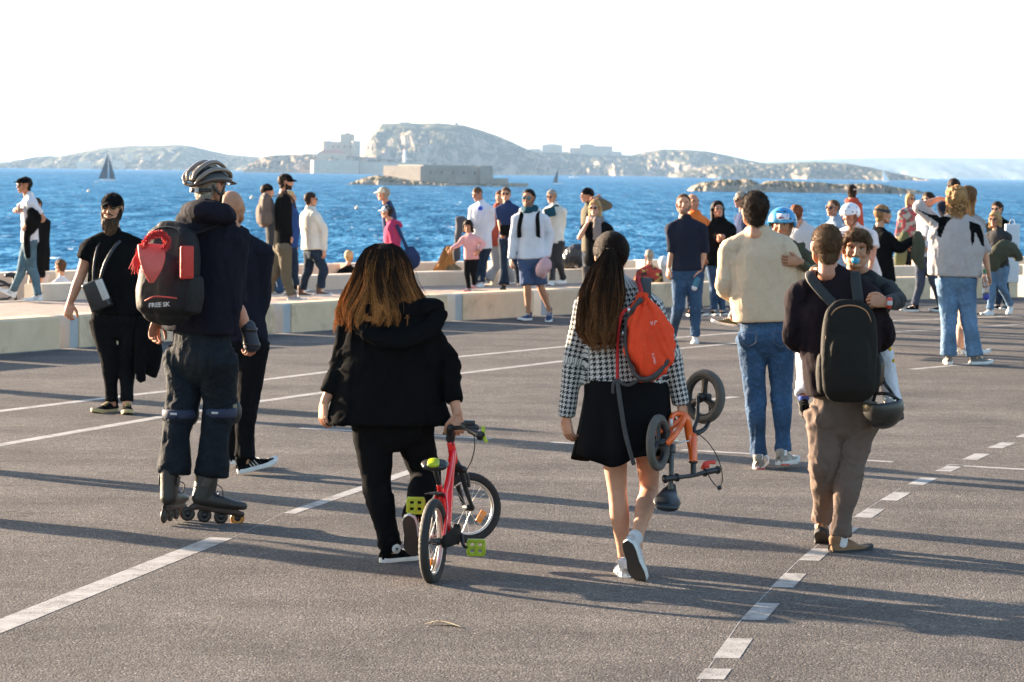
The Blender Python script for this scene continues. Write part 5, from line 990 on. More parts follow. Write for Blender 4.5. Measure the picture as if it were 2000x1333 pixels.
mb = MB(); hair_shell(mb, 'back', .012, 4, 0, 'f', .2, .1); xf(mb, J['hf']); mb.build('hair', hairm('hair_deep_brown', (.018, .009, .006), (.26, .11, .04), .6, .36), rt, attr='ht'); HB = MC[('hair', 'hair_deep_brown')]
# combed strands over the skull to the tie
g = np.random.default_rng(3); V0, N0, F0 = HEADS['f']; ok = np.where((hairline(V0, 'back') > .002) & (V0[:, 2] > -.09))[0]; tie = np.array([-.004, -.118, .035]); mb = MB()
for i in g.choice(ok, 2200, replace=True):
    p = V0[i] + N0[i] * .011; pts = []
    for t in np.linspace(0, 1, 9): q_ = p * (1 - t) + tie * t; c0 = np.array([0, -.018, .03]); rr_ = (q_ - c0) + g.normal(0, .002, 3); e = np.linalg.norm(rr_ / np.array([.0915, .113, .1])); q_ = c0 + rr_ / max(e, .2) * (1.0 + .015 * g.normal()) if t < .93 else tie + g.normal(0, .004, 3); pts.append(q_)
    pts = np.array(pts); tg = np.gradient(pts, axis=0); sd = unit_rows(np.cross(tg, [0.2, .3, 1])); bn = unit_rows(np.cross(tg, sd)); r_ = g.uniform(.0012, .0026); VV = np.stack([pts + (sd * math.cos(a) + bn * math.sin(a)) * r_ for a in (0, 2.1, 4.2)], 1).reshape(-1, 3)
    mb.add(VV, [(a * 3 + j, a * 3 + (j + 1) % 3, (a + 1) * 3 + (j + 1) % 3, (a + 1) * 3 + j) for a in range(8) for j in range(3)], 0, np.stack([np.repeat(np.linspace(0, .35, 9), 3), np.full(27, g.random() * .55)], 1))
xf(mb, J['hf']); mb.build('combed_hair', HB, rt, attr='ht')
strands('ponytail', rt, HB, 1700, [(486, 1191, 8, .03), (500, 1189, 15, .045), (524, 1185, 29, .06), (572, 1176, 40, .075), (619, 1171, 38, .07), (650, 1168, 36, .065), (676, 1169, 24, .05), (694, 1173, 10, .03)], 13.9, 6, .0016, 60, (-180, 180), .03, .36, back=-.17, fly=.08)
# skirt with flared wavy hem
mb = MB(); secs = [(1222, 742, 82, .14), (1224, 770, 84, .155), (1222, 810, 88, .17), (1218, 860, 92, .185), (1215, 896, 95, .2)]; Vv = []; na = 72
for lay in (0, 1):
    for i, (u, v, hw, dp) in enumerate(secs):
        c0 = P(u, v, 13.9); f_ = i / 4
        for j in range(na):
            a = 2 * math.pi * j / na; wv = 1 + f_ ** 1.6 * (.07 * math.sin(a * 7 + .6) + .04 * math.sin(a * 11 + 2)) - lay * .03; zj = -.028 * f_ ** 2 * math.sin(a * 3 + 1.0 - .5) * 1.0 + (.03 * f_ * math.exp(-((a - math.radians(285)) / .35) ** 2))
            Vv.append(c0 + np.array([hw * 13.9 / F * wv * math.cos(a), dp * wv * math.sin(a), zj]))
n1 = 5 * na; fc = []
for lay in (0, 1):
    for i in range(4):
        for j in range(na): f_ = (lay * n1 + i * na + j, lay * n1 + i * na + (j + 1) % na, lay * n1 + (i + 1) * na + (j + 1) % na, lay * n1 + (i + 1) * na + j); fc.append(f_ if lay == 0 else f_[::-1])
fc += [(4 * na + j, 4 * na + (j + 1) % na, n1 + 4 * na + (j + 1) % na, n1 + 4 * na + j) for j in range(na)]
mb.add(Vv, fc); mb.build('skirt', cBlackP, rt)
# --- skater ---
def skate_boot(rt, A, yaw, pitch, k, roll=0):
    y, p = R(yaw), R(pitch); d = np.array([math.sin(y) * math.cos(p), math.cos(y) * math.cos(p), math.sin(p)]); rr_ = np.array([math.cos(y), -math.sin(y), 0]); up = np.cross(rr_, d); l = R(roll); rr_, up = rr_ * math.cos(l) + up * math.sin(l), up * math.cos(l) - rr_ * math.sin(l); fr = np.array([rr_, d, up]); q = lambda x, y_, z: (np.array([x, y_, z]) * k) @ fr + A
    mS = plain('skate_shell', (.028, .024, .02), .45, bump=.002); mF = plain('skate_frame', (.045, .025, .02), .45); mW = plain('skate_wheel', (.03, .022, .016), .5); mO = plain('skate_wheel_amber', (.5, .2, .03), .4); r2 = root('skate_tmp', 'x', 'x', A); bpy.data.objects.remove(r2)
    mb = MB(); tube(mb, [q(0, -.06, -.075), q(0, -.03, -.07), q(0, .05, -.075), q(0, .14, -.085), q(0, .2, -.088)], np.array([(.03, .03), (.045, .04), (.043, .04), (.048, .028), (.03, .022)]) * k, side=rr_, seg=16); tube(mb, [q(0, -.03, -.07), q(0, -.022, 0), q(0, -.02, .06), q(0, -.015, .1)], np.array([(.046, .06), (.048, .062), (.05, .062), (.054, .066)]) * k, side=rr_, seg=18, cap=True)
    V, Fc = mb.get(); V, N, Fc = remesh(V, Fc, .008, 2); mb = MB(); mb.add(V, Fc); o = mb.build('skate_boot', mS, rt)
    mb = MB()
    for s in (-1, 1):
        tube(mb, [q(s * .05, -.03, .0), q(s * .053, -.02, .05)], np.array([(.022, .004), (.024, .004)]) * k, side=d, seg=14, k=2)
    b = mb.build('cuff', plain('skate_cuff', (.06, .055, .048), .45), rt); b.parent = o
    mb = MB()
    for i in range(5): tube(mb, [q(-.03, .03 + i * .022, -.035 - i * .008), q(0, .035 + i * .022, -.024 - i * .008), q(.03, .03 + i * .022, -.035 - i * .008)], .004 * k, seg=6)
    tube(mb, [q(.03, .03, .02), q(.055, .06, .0), q(.04, .07, -.05)], .003 * k, seg=6); b = mb.build('lace', BLK, rt); b.parent = o
    mb = MB()
    for s in (-1, 1): tube(mb, [q(s * .013, -.09, -.125), q(s * .015, -.05, -.108), q(s * .016, .03, -.12), q(s * .016, .12, -.12), q(s * .013, .2, -.135)], np.array([(.012, .004), (.02, .004), (.014, .004), (.02, .004), (.012, .004)]) * k, side=up, seg=8)
    box(mb, q(0, .05, -.108), np.array([.022, .12, .007]) * k, fr, bev=.002); b = mb.build('skate_frame', mF, rt); b.parent = o
    for i, yy in enumerate((-.1, -.01, .08, .17)):
        mb = MB(); torus(mb, q(0, yy, -.155 + .004 * (i in (1, 2)) * 0), rr_, .026 * k, .0135 * k, seg=26, ts=10, rw=.011 * k); disc(mb, q(0, yy, -.155), rr_, .02 * k, .016 * k, mi=1); w_ = mb.build('wheel', [mW if i < 3 else mO, BLK], rt); w_.parent = o
    return o
def jS(mb, J):
    tube(mb, [P(366, 412, 15.7), P(385, 412, 15.58), P(410, 414, 15.55), P(436, 418, 15.6), P(450, 424, 15.7)], [(.04, .045), (.06, .06), (.065, .062), (.06, .06), (.035, .04)], seg=14, k=4); tube(mb, [P(372, 402, 15.72), P(395, 398, 15.63), P(420, 402, 15.62), P(440, 410, 15.7)], [.02, .03, .03, .02], seg=10, k=4)
J = person('tall roller skater from behind in a dark hoodie and a grey cycling helmet', 15.75, 1.84, 30, (411, 366), hk=.94, hy=38, hp=-4, nk=(404, 430), pe=(392, 705), ra=((458, 588), (487, 655, .02)), la=((322, 560, .05), (306, 625, .1)), ll=((352, 802), (338, 925)), rl=((428, 800), (412, 930)), ty=25,
    top=dict(m=cNavyH, n='hoodie', hood=1.25, amp=.024, sl=.6, add=jS), T=[(390, 650, 76, .15), (394, 585, 80, .155), (400, 525, 82, .155), (405, 475, 78, .14), (405, 447, 62, .11), (404, 425, 36, .08)], bot=dict(m=dBlackD, n='jeans', loose=1.14, ankle=1.28, amp=.026, waist=.17), hair=('short', 'grey'), hat=('road', plain('helmet_taupe', (.2, .15, .11), .2, coat=.7), plain('helmet_black', (.02, .02, .022), .4)), skinc='red', feet=False, sw=1.1, g=1.1, eyes=False, seed=21, hdn=dict(R=dict(d=(.12, .05, -1), n=(.7, -.7, 0), c=.7)))
W2p = J; rt = J['root']
skate_boot(rt, P(334, 948, 15.75), 14, 0, 1.05, 0); skate_boot(rt, P(409, 951, 15.75), 74, -6, 1.05)
for An, u, v, yw in (('KL', 350, 808, 30), ('KR', 430, 806, 40)):
    c = P(u, v, 15.75); fwd = np.array([math.sin(R(yw)), math.cos(R(yw)), 0]); mb = MB(); torus(mb, c, (0, .0, 1), .088, .008, seg=30, ts=8, rw=.028); mb.build('knee_strap', plain('navy_strap', (.015, .025, .06), .7), rt)
    mb = MB(); ell(mb, c + fwd * .07 + [.02, 0, 0], (.052, .045, .075)); mb.build('knee_pad', plain('knee_pad_shell', (.025, .023, .02), .5), rt); mb = MB(); tube(mb, [c + [.06, -.05, .03], c + [.09, .0, .035], c + [.08, .05, .035]], [(.018, .003)] * 3, side=[0, 0, 1], seg=8); mb.build('knee_pad_trim', plain('khaki_trim', (.22, .19, .12), .7), rt)
    mb = MB(); box(mb, c + [-.02, -.093, .005], (.018, .004, .006), bev=.001); mb.build('strap_label', plain('label_grey', (.55, .55, .55), .6), rt)
mb = MB(); tube(mb, [J['WR'] + [-.01, 0, .05], J['WR'] + [.005, -.0, -.01], J['WR'] + [.015, 0, -.06]], [.044, .042, .048], seg=14); o = mb.build('wrist_guard', plain('guard_navy', (.012, .016, .03), .6, bump=.003), rt); mb = MB()
for z_ in (.035, -.05): torus(mb, J['WR'] + [.004 - z_ * .2, 0, z_], (.12, 0, 1), .046, .004, seg=24, ts=6, rw=.013)
b = mb.build('guard_strap', BLK, rt); b.parent = o
# --- bald man behind the skater ---
J = person('shaven headed man in black walking behind the roller skater', 18.3, 1.82, 14, (454, 408), hp=4, nk=(462, 462), pe=(470, 672), ra=((510, 580), (497, 652, -.05)), la=((425, 580), (430, 650)), rl=((482, 790), (478, 895)), ll=((462, 785, .25), (455, 880, .4)), top=dict(m=cNavyH, n='sweater', collar=1.2, hem=.02, amp=.018), bot=dict(m=cBlackP, amp=.02, loose=1.02), shoes=dict(m=cBlack, n='running_shoe', stripe=plain('shoe_stripe', (.55, .5, .42), .6)), hair=('none', 'dark'), skinc='tan', fy=(58, 20), fp=(12, 0), sw=1.05, g=1.0, eyes=False)
# --- bearded man ---
J = person('bearded man in black tee cap and gold sunglasses walking toward the camera', 22.9, 1.78, 182, (219, 409), hk=1.04, hy=188, hp=3, nk=(222, 459), pe=(229, 628), ra=((158, 538), (137, 592, -.04)), la=((293, 540, .05), (290, 602, 0)), rl=((214, 702, -.02), (218, 784)), ll=((247, 704, 0), (248, 785, -.1)), top=dict(m=cBlack, n='tee_shirt', sl=.3, amp=.014), T=[(228, 614, 49, .17), (230, 560, 56, .18), (229, 515, 54, .165), (226, 485, 50, .13), (222, 464, 22, .075)], bot=dict(m=cBlackP, loose=.95, ankle=.85, amp=.014, waist=.1), shoes=dict(m=cBlack, s=plain('gum_sole', (.5, .36, .16), .7), n='shoe'), hair=('short', 'dark'), beard='long', glasses=(LENS, GOLD), hat=('cap', cBlack), skinc='light', sw=1.16, g=1.45, fy=(215, 170), vox=.011, seed=41, hdn=dict(R=dict(d=(-.15, -.05, -1), n=(-.3, -.9, .1), c=.45)))
J1 = J
# --- man in beige jumper carrying a child ---
J = person('man from behind in a beige jumper and jeans carrying a child in a blue helmet', 19.1, 1.86, 4, (1474, 413), hy=-4, nk=(1479, 457), pe=(1495, 662), la=((1416, 563, .02), (1462, 602, .3)), ra=((1566, 556, .1), (1550, 596, .34)), ll=((1475, 775), (1482, 890)), rl=((1526, 772), (1529, 882, -.05)), top=dict(m=cBeige, n='jumper', collar=1.25, amp=.02), T=[(1490, 628, 58, .15), (1489, 580, 62, .155), (1491, 530, 66, .15), (1489, 492, 66, .135), (1483, 470, 46, .1), (1479, 452, 26, .075)], bot=dict(m=dBlue, n='jeans', loose=.95, ankle=.9, amp=.02), shoes=dict(m=plain('suede_grey', (.28, .24, .2), .8), n='running_shoe', s=plain('sole_cream', (.6, .55, .5), .7), stripe=plain('shoe_stripe', (.55, .5, .42), .6)), hair=('short', 'dark', 1.1), skinc='light', sw=1.1, g=1.08, fy=(28, 12), fp=(0, 8), eyes=False, seed=51)
J6 = J; fuzz(J['root'], J['hf'], HM['dark'], 'short', 4500, .022, 'm', 2, .55, .0013, .011)
for An, x in (('AL', 0), ('AR', 0)):
    mb = MB(); a = J[An]; box(mb, a + [0, -.052, -.005], (.024, .004, .018), bev=.002); mb.build('heel_tab', WHITE, J['root'])
    mb = MB(); box(mb, a + [.012, -.068, -.083], (.03, .004, .006), bev=.001); mb.build('sole_flash', plain('coral_sole', (.6, .12, .08), .7), J['root'])
mb = MB()
for (u, v) in ((1462, 655), (1525, 655)):
    c = P(u, v, 18.93); tube(mb, [c + [-.055, 0, .02], c + [-.05, -.0, -.05], c + [0, -.004, -.08], c + [.05, 0, -.05], c + [.055, 0, .02], c + [-.055, 0, .02]], .0018, seg=5, k=1)
o = mb.build('pocket_seam', plain('seam_tan', (.1, .1, .11), .8), J['root'])
J = person('small child in olive and a sky blue helmet carried by the man in beige', 19.28, 1.1, 190, (1528, 440), hk=1.42, hy=196, hp=-6, nk=(1546, 482, .03), pe=(1530, 600, .1), ra=((1505, 490, .12), (1475, 452, -.12)), la=((1592, 535, .0), (1562, 512, -.32)), rl=((1455, 580, .15), (1430, 622, 0)), ll=((1570, 610, .15), (1548, 655, .0)), top=dict(m=cKhaki, n='hooded_top', hood=1.0, loose=1.15, amp=.02), bot=dict(m=cGrey), shoes=dict(m=cKhaki, n='shoe'), hair=('short', 'brown'), skinc='tan', hat=('helmet', plain('helmet_sky_blue', (.03, .27, .55), .35, coat=.5, var=.03), None, plain('helmet_strap_teal', (.1, .35, .4), .7)), sex='c', fy=(-82, 120), fp=(8, 0), hdn=dict(L=dict(d=(-1, -.15, .12), n=(0, -1, .1), c=.15, t=(0, 0, 1)), R=dict(d=(-.6, -.6, -.35), n=(0, -.4, .9), c=.3)), vox=.01, seed=61)
J7 = J
fr = J['hf']; mb = MB(); c = fr((-.028, .121, .075)); nrm = unit(fr.A[1] * .85 + fr.A[2] * .5 - fr.A[0] * .2); a_ = unit(np.cross(nrm, [0, 0, 1])); u_ = np.cross(a_, nrm); box(mb, c + nrm * .012, (.042, .021, .0015), np.array([a_, u_, nrm])); st = mb.build('sticker', plain('sticker_white', (.75, .72, .78), .5, var=.02), J['root'])
hl = [o for o in J['root'].children if o.name.startswith('helmet')][0]; st.parent = hl
for s_, dx, dz, sz, cm in (('ease', .012, -.008, .021, plain('letter_red', (.55, .03, .07), .5)), ('?', -.028, .002, .03, plain('letter_blue', (.1, .15, .5), .5))):
    t_ = things_text(s_, sz, c + nrm * .0145 - a_ * (-dx) + u_ * dz, -a_ if np.dot(a_, [1, 0, 0]) < 0 else a_, u_, cm, J['root'], 'sticker_lettering', bold=.0006); t_.parent = st
# --- man with backpack carrying a child ---
J = person('man from behind in a dark plum sweatshirt taupe joggers and an olive backpack', 14.9, 1.76, 2, (1614, 482), hy=-4, nk=(1624, 540), pe=(1648, 812), la=((1550, 662), (1590, 690, .3)), ra=((1728, 655), (1700, 700, .28)), ll=((1611, 905), (1607, 1020, .28)), rl=((1660, 905), (1640, 1052)), top=dict(m=cPlum, n='sweatshirt', collar=1.15, amp=.02), T=[(1642, 768, 68, .15), (1638, 720, 70, .15), (1640, 660, 78, .15), (1640, 600, 86, .145), (1633, 565, 62, .11), (1624, 536, 34, .08)], bot=dict(m=cTaupe, n='joggers', loose=1.12, ankle=.82, amp=.03, crop=.03), shoes=dict(m=plain('brown_suede', (.22, .11, .05), .8, bump=.003), s=SOLEB, n='trail_shoe', wide=1.05), sock=plain('sock_white', (.7, .66, .66), .9), hair=('buzz', 'brown', 1.4), skinc='red', sw=1.12, g=1.0, fy=(56, 12), fp=(0, -30), eyes=False, seed=71)
J8 = J; fuzz(J['root'], J['hf'], HM['brown'], 'short', 6000, .009, 'm', 3, .45, .001, .004)
backpack('dark olive backpack with tan zip on the back of the man in the plum sweatshirt', Fr(P(1656, 684, 14.72), 2, -3), .285, .48, .13, plain('olive_nylon', (.012, .0105, .008), .75, spec=.2, bump=.002), J, plain('tan_zip', (.42, .2, .09), .6), True, plain('strap_dark', (.02, .02, .018), .7), seed=7)
J = person('little boy with a blue dummy looking back over the shoulder of the backpack wearer', 15.02, 1.2, 184, (1672, 490), hk=1.3, hy=186, hp=2, hr=-4, nk=(1694, 545, .02), pe=(1672, 660, .2), ra=((1640, 560, .2), (1592, 528, -.0)), la=((1752, 588, -.12), (1732, 592, -.34)), rl=((1578, 690, .3), (1570, 772, .12)), ll=((1722, 690, .02), (1748, 800, -.02)), top=dict(m=PUFF, n='padded_jacket', loose=1.3, amp=.02, collar=1.2), bot=dict(m=cWhiteT, n='joggers', loose=1.25, amp=.02), shoes=dict(m=cBlack, n='trainer', s=SOLEB), sock=plain('sock_blue', (.05, .1, .4), .9), hair=('kid', 'brown', 1.0), skinc='tan', sex='c', fy=(175, -125), fp=(-30, -14), hdn=dict(L=dict(d=(-1, -.1, .15), n=(.1, -.9, .4), c=.85, t=(0, 0, 1)), R=dict(d=(.3, -.8, .1), n=(0, 0, 1), c=.8)), vox=.01, seed=81)
J9 = J; fuzz(J['root'], J['hf'], HM['brown'], 'kid', 2200, .034, 'c', 5, .62, .0011, .018, .2)
mb = MB(); hf = J['hf']; tube(mb, [(-.02, .09, -.06), (0, .1, -.06), (.02, .09, -.06)], [(.016, .004), (.019, .005), (.016, .004)], side=[0, 0, 1], seg=14); torus(mb, (0, .106, -.06), (0, 1, 0), .012, .003, seg=20, ts=8); ell(mb, (0, .104, -.06), (.011, .006, .011)); mb2 = xf(mb, hf); tag(mb2.build('dummy', plain('dummy_blue', (.05, .35, .55), .3, coat=.4), None, True), 'round blue dummy in the mouth of the little boy', 'dummy')
mb = MB(); wr = J['WL'] + [.012, 0, 0]; torus(mb, wr, (1, 0, -.1), .027, .004, seg=26, ts=8, rw=.013); box(mb, wr + [0, -.03, .0], (.014, .004, .012), bev=.003, mi=1); mb.build('watch', [plain('watch_red', (.65, .06, .03), .4), plain('watch_face', (.5, .5, .5), .3)], J['root'])
# yellow print on the trouser leg
mb = MB()
for (u, v, r_) in ((1733, 668, .014), (1738, 682, .01), (1745, 705, .008)): ell(mb, P(u, v, 14.945), (r_, .004, r_ * 1.3))
mb.build('trouser_print', plain('print_yellow', (.75, .45, .03), .7), J['root'])
# --- midground: navy v-neck man, hoodie man, tall curly man ---
J = person('man in a navy jumper and blue jeans walking toward the camera with a bottle', 33.3, 1.83, 184, (1335, 400), hp=4, nk=(1340, 430), pe=(1343, 536), ra=((1313, 488), (1306, 524)), la=((1376, 488), (1368, 528, -.05)), rl=((1325, 600), (1312, 655, .35)), ll=((1358, 598), (1358, 658)), top=dict(m=cNavy, n='jumper', sl=.62, amp=.018, hem=.06), bot=dict(m=dBlue, n='jeans', amp=.018), shoes=dict(m=WHITE, n='trainer'), hair=('receding', 'brown', 1.5), beard='stubble', skinc='light', sw=1.08, fy=(190, 186))
J10 = J
J = person('man with teal mirrored sunglasses white hoodie and blue shorts stepping onto the road', 37.6, 1.78, 190, (1032, 389), hy=200, nk=(1036, 414), pe=(1040, 508), ra=((1004, 462), (999, 506)), la=((1073, 460), (1068, 502, -.06)), rl=((1030, 562, -.05), (1032, 613)), ll=((1056, 560), (1073, 606, .1)), top=dict(m=cWhite, n='hoodie', hood=1.0, loose=1.14, amp=.022, hem=.02), bot=dict(m=cBlueG, k='shorts', n='shorts', loose=1.15, amp=.03), shoes=dict(m=plain('navy_knit_shoe', (.02, .04, .1), .8), n='running_shoe'), hair=('receding', 'black', 2.6), beard='stubble', glasses=(plain('teal_lens', (.02, .2, .28), .1, 0, .9), FRAME), skinc='tan', scarf=(cTeal, 0), sw=1.05, fy=(215, 185), fp=(0, -28))
J11 = J
def inpoly(x, y, poly):
    r_ = np.zeros(len(x), bool); n_ = len(poly)
    for i in range(n_):
        (x1, y1), (x2, y2) = poly[i], poly[(i + 1) % n_]; cnd = ((y1 > y) != (y2 > y)) & (x < (x2 - x1) * (y - y1) / (y2 - y1 + 1e-12) + x1); r_ ^= cnd
    return r_
def fn44(c, uv, J):
    rel = c - J['N']; x = rel @ J['TR']; z = rel[:, 2]; back = rel @ J['TF'] < .05
    return ((inpoly(x, z, [(-.42, .075), (-.3, .03), (-.04, -.005), (-.1, -.06), (-.16, -.22), (-.2, -.2), (-.19, -.07), (-.27, -.015)]) | inpoly(x, z, [(.13, -.04), (.25, -.08), (.29, -.2), (.3, -.31), (.27, -.3), (.22, -.2), (.2, -.14), (.18, -.3), (.165, -.3)])) & back).astype(int)
J = person('tall person with curly hair in a baggy grey and black jacket shading their eyes', 30.0, 1.86, 8, (1866, 392), hy=-30, nk=(1868, 424), pe=(1867, 548), la=((1796, 404, .06), (1836, 388, .2)), ra=((1922, 486), (1931, 536)), ll=((1853, 622), (1853, 695)), rl=((1892, 622), (1904, 695)), top=dict(m=[cJacket, cBlack], n='track_jacket', loose=1.1, amp=.03, sl=.66, fn=fn44), T=[(1863, 540, 50, .17), (1865, 505, 52, .175), (1869, 465, 53, .16), (1868, 440, 48, .13), (1868, 420, 22, .08)], bot=dict(m=dLight, n='jeans', loose=1.2, ankle=1.25, amp=.018), shoes=dict(m=plain('shoe_grey_brown', (.16, .14, .12), .8), n='shoe'), hair=('long', 'sand', 2.2, .1), skinc='light', fy=(62, 6), sw=1.15, hdn=dict(L=dict(d=(.9, .3, -.05), n=(0, -.2, 1), c=.1)), vox=.013, eyes=False, seed=91)
J44 = J; rt = J['root']
for o in list(rt.children):
    if o.name.startswith('hair'): bpy.data.objects.remove(o)
mb = MB(); hair_shell(mb, 'long', .03, 5, 0, 'm', .5, .4); xf(mb, J['hf'])
g = np.random.default_rng(8); 
for i in range(210):
    a = g.uniform(-130, 130); t0 = g.uniform(0, 1); x = math.sin(R(a)); y = -math.cos(R(a)); ctr = J['hf']((x * .085, y * .1 - .01, .09 - t0 * .2)); L_ = g.uniform(.06, .13); ph = g.uniform(0, 6.28); rr_ = g.uniform(.006, .011)
    pts = [ctr + np.array([rr_ * math.cos(ph + s * 2.0), rr_ * math.sin(ph + s * 2.0), -L_ * s / 8]) for s in range(9)]; tube(mb, pts, np.linspace(.007, .003, 9), seg=6, k=2, at=float(g.random()))
mb.build('hair', HM['sand'], rt, attr='ht')
J = person('person in pink trousers walking just beyond the tall curly haired one', 31.6, 1.76, 40, (1893, 388), hy=60, nk=(1890, 418), pe=(1882, 535), ra=((1905, 480), (1900, 520)), la=((1870, 480), (1872, 520)), ll=((1884, 610), (1874, 680, .2)), rl=((1886, 612), (1900, 678)), top=dict(m=cGrey, n='jumper'), bot=dict(m=C('rose_beige', .5, .33, .26), amp=.018), shoes=dict(m=cCream, n='trainer'), hair=('long', 'sand', 1.6, .16), sex='f', fy=(70, 20), fp=(5, 0), eyes=False)
# --- far left ---
J = person('man in a flat cap and printed white tee striding left with a dark jacket', 41.0, 1.8, 258, (47, 363), hy=245, nk=(58, 384), pe=(58, 473), la=((86, 428, -.12), (56, 437, -.3)), ra=((30, 412, .1), (36, 408, -.1)), ll=((64, 528), (75, 577)), rl=((44, 522), (26, 568, .1)), top=dict(m=cWhiteT, n='tee_shirt', sl=.42, amp=.014, loose=1.05), bot=dict(m=dTeal, n='jeans', amp=.018), shoes=dict(m=WHITE, n='trainer', stripe=BLK), hair=('short', 'black'), glasses=True, hat=('flat', cBlack), skinc='tan', fy=(262, 262), fp=(25, 0))
J12 = J
J = person('person in a long black coat standing behind the man in the flat cap', 43.0, 1.66, 200, (70, 402), nk=(72, 424), pe=(72, 505), la=((88, 465), (92, 500)), ra=((52, 465), (45, 500, .05)), ll=((78, 545), (66, 577)), rl=((62, 540), (55, 577)), top=dict(m=cBlack, n='coat', hem=-.3, loose=1.25, amp=.02), bot=dict(m=cBlackP, k='shorts'), shoes=dict(m=cLGrey), hair=('short', 'dark'), skinc='light')
def seated(label, u, v, Z, yaw, top, hair, sex='m', sk='light', h=1.7, **kw):
    s = F / Z; y = R(yaw); fx, fy_ = math.sin(y), math.cos(y); o = lambda dx, dz, dd, side=0: (u + (dx * fx + side * math.cos(y)) * s, v + dz * s, (dx * fy_ - side * math.sin(y)))
    k = h / 1.7; return person(label, Z, h, yaw, (u, v), nk=o(-.03, .2 * k, 0), pe=o(-.05, .72 * k, 0), ra=(o(.12, .5 * k, 0, .22), o(.3, .55 * k, 0, .15)), la=(o(.12, .5 * k, 0, -.22), o(.3, .55 * k, 0, -.15)), rl=(o(.42, .66 * k, 0, .12), o(.5, .98 * k, 0, .12)), ll=(o(.42, .66 * k, 0, -.12), o(.5, .98 * k, 0, -.12)), top=top, bot=dict(m=kw.pop('bm', dDark)), shoes=dict(m=cBlack), hair=hair, sex=sex, skinc=sk, **kw)
seated('boy in a white tee sitting behind the bench wall on the left reading', 117, 521, 43.5, -60, dict(m=cWhite, n='tee_shirt'), ('short', 'brown', 1.6), h=1.5, vox=.016)
seated('blond person in black sitting behind the wall to the right of the white jacket', 682, 502, 49.6, 15, dict(m=cBlack, n='jumper'), ('bun', 'blond', 1.6), 'f', h=1.55)
J = seated('woman with very long blond hair sitting behind the wall beside the small girl', 878, 494, 50.3, 12, dict(m=cOlive, n='jumper'), ('back', 'lblond', 1.3), 'f')
strands('long_hair', J['root'], HM['lblond'], 1100, [(480, 879, 5, .04), (485, 878, 10, .09), (498, 876, 13, .11), (512, 872, 15, .12), (526, 868, 18, .13), (540, 866, 19, .13)], 50.3, 5, .003, 40, (-115, 115), .03, .1, seg=12)
seated('person in a shiny black padded jacket curled up behind the wall', 1108, 496, 51.2, 30, dict(m=cBlack, n='jumper'), ('short', 'dark', 1.4))
seated('grey haired man in a red plaid shirt sitting behind the wall', 1268, 500, 50.5, -10, dict(m=PLAID, n='shirt', loose=1.15), ('buzz', 'grey', 1.5), sk='red')
seated('dark clothed person sitting behind the wall at the right edge of the photo', 1997, 552, 53.0, -20, dict(m=cBlack, n='jumper'), ('short', 'dark'))
# --- left middle group ---
J = person('man in a black cap and black top with a taupe backpack strolling right', 42.7, 1.87, 72, (559, 357), hy=80, nk=(554, 380), pe=(552, 484), ra=((562, 432, -.16), (566, 462, -.1)), la=((545, 430, .2), (552, 460, .3)), rl=((558, 535), (570, 577)), ll=((536, 532, .1), (526, 568, .25)), top=dict(m=cBlack, n='jacket', amp=.018), bot=dict(m=cOlive, amp=.024, loose=1.12), shoes=dict(m=cGrey, n='shoe'), hair=('short', 'dark'), hat=('cap', cBlack), beard='short', skinc='light', fy=(70, 70))
backpack('taupe backpack on the back of the man in the black cap', Fr(P(530, 410, 42.72), 72, 0), .3, .46, .19, C('bag_taupe', .13, .1, .085), J, vox=.014, seed=5, chest=False)
person('person in a black beanie half hidden behind the taupe backpack', 44.6, 1.7, 80, (523, 375), nk=(527, 396), pe=(535, 485), ra=((536, 440), (545, 470)), la=((530, 440, .2), (540, 470, .2)), rl=((545, 530), (548, 572)), ll=((540, 530, .1), (533, 575, .2)), top=dict(m=cDkGrey, n='jacket'), bot=dict(m=dBlue, n='jeans'), shoes=dict(m=cBlack), hair=('short', 'dark'), hat=('beanie', cBlack), fy=(80, 80))
person('fair haired person in a blue padded jacket beyond the black cap man', 45.4, 1.66, 70, (567, 387), nk=(568, 404), pe=(566, 482), ra=((580, 440), (578, 478)), la=((560, 440, .2), (560, 470, .2)), rl=((575, 525), (580, 560)), ll=((560, 525), (545, 560, .2)), top=dict(m=cBlueJ, n='padded_jacket', loose=1.15), bot=dict(m=dDark, n='jeans'), shoes=dict(m=cBlack), hair=('short', 'blond'), fy=(75, 75))
J = person('woman in a cream fleece jacket and dark jeans strolling right with her hair up', 43.0, 1.64, 62, (608, 391), hy=66, nk=(606, 410), pe=(610, 492), ra=((631, 448, -.12), (633, 490, -.12)), la=((600, 450, .2), (610, 480, .3)), rl=((632, 528), (625, 568, 0)), ll=((600, 530, .1), (589, 570, .15)), top=dict(m=cCream, n='fleece_jacket', loose=1.34, amp=.03, collar=1.6, hem=.05, cuff=.7), bot=dict(m=dDark, n='jeans', loose=1.1, ankle=1.15, amp=.02, crop=.12), shoes=dict(m=plain('brown_boot', (.1, .05, .03), .6), high=.1, n='boot'), hair=('bun', 'dark', 1.3), glasses=True, sex='f', fy=(62, 62))
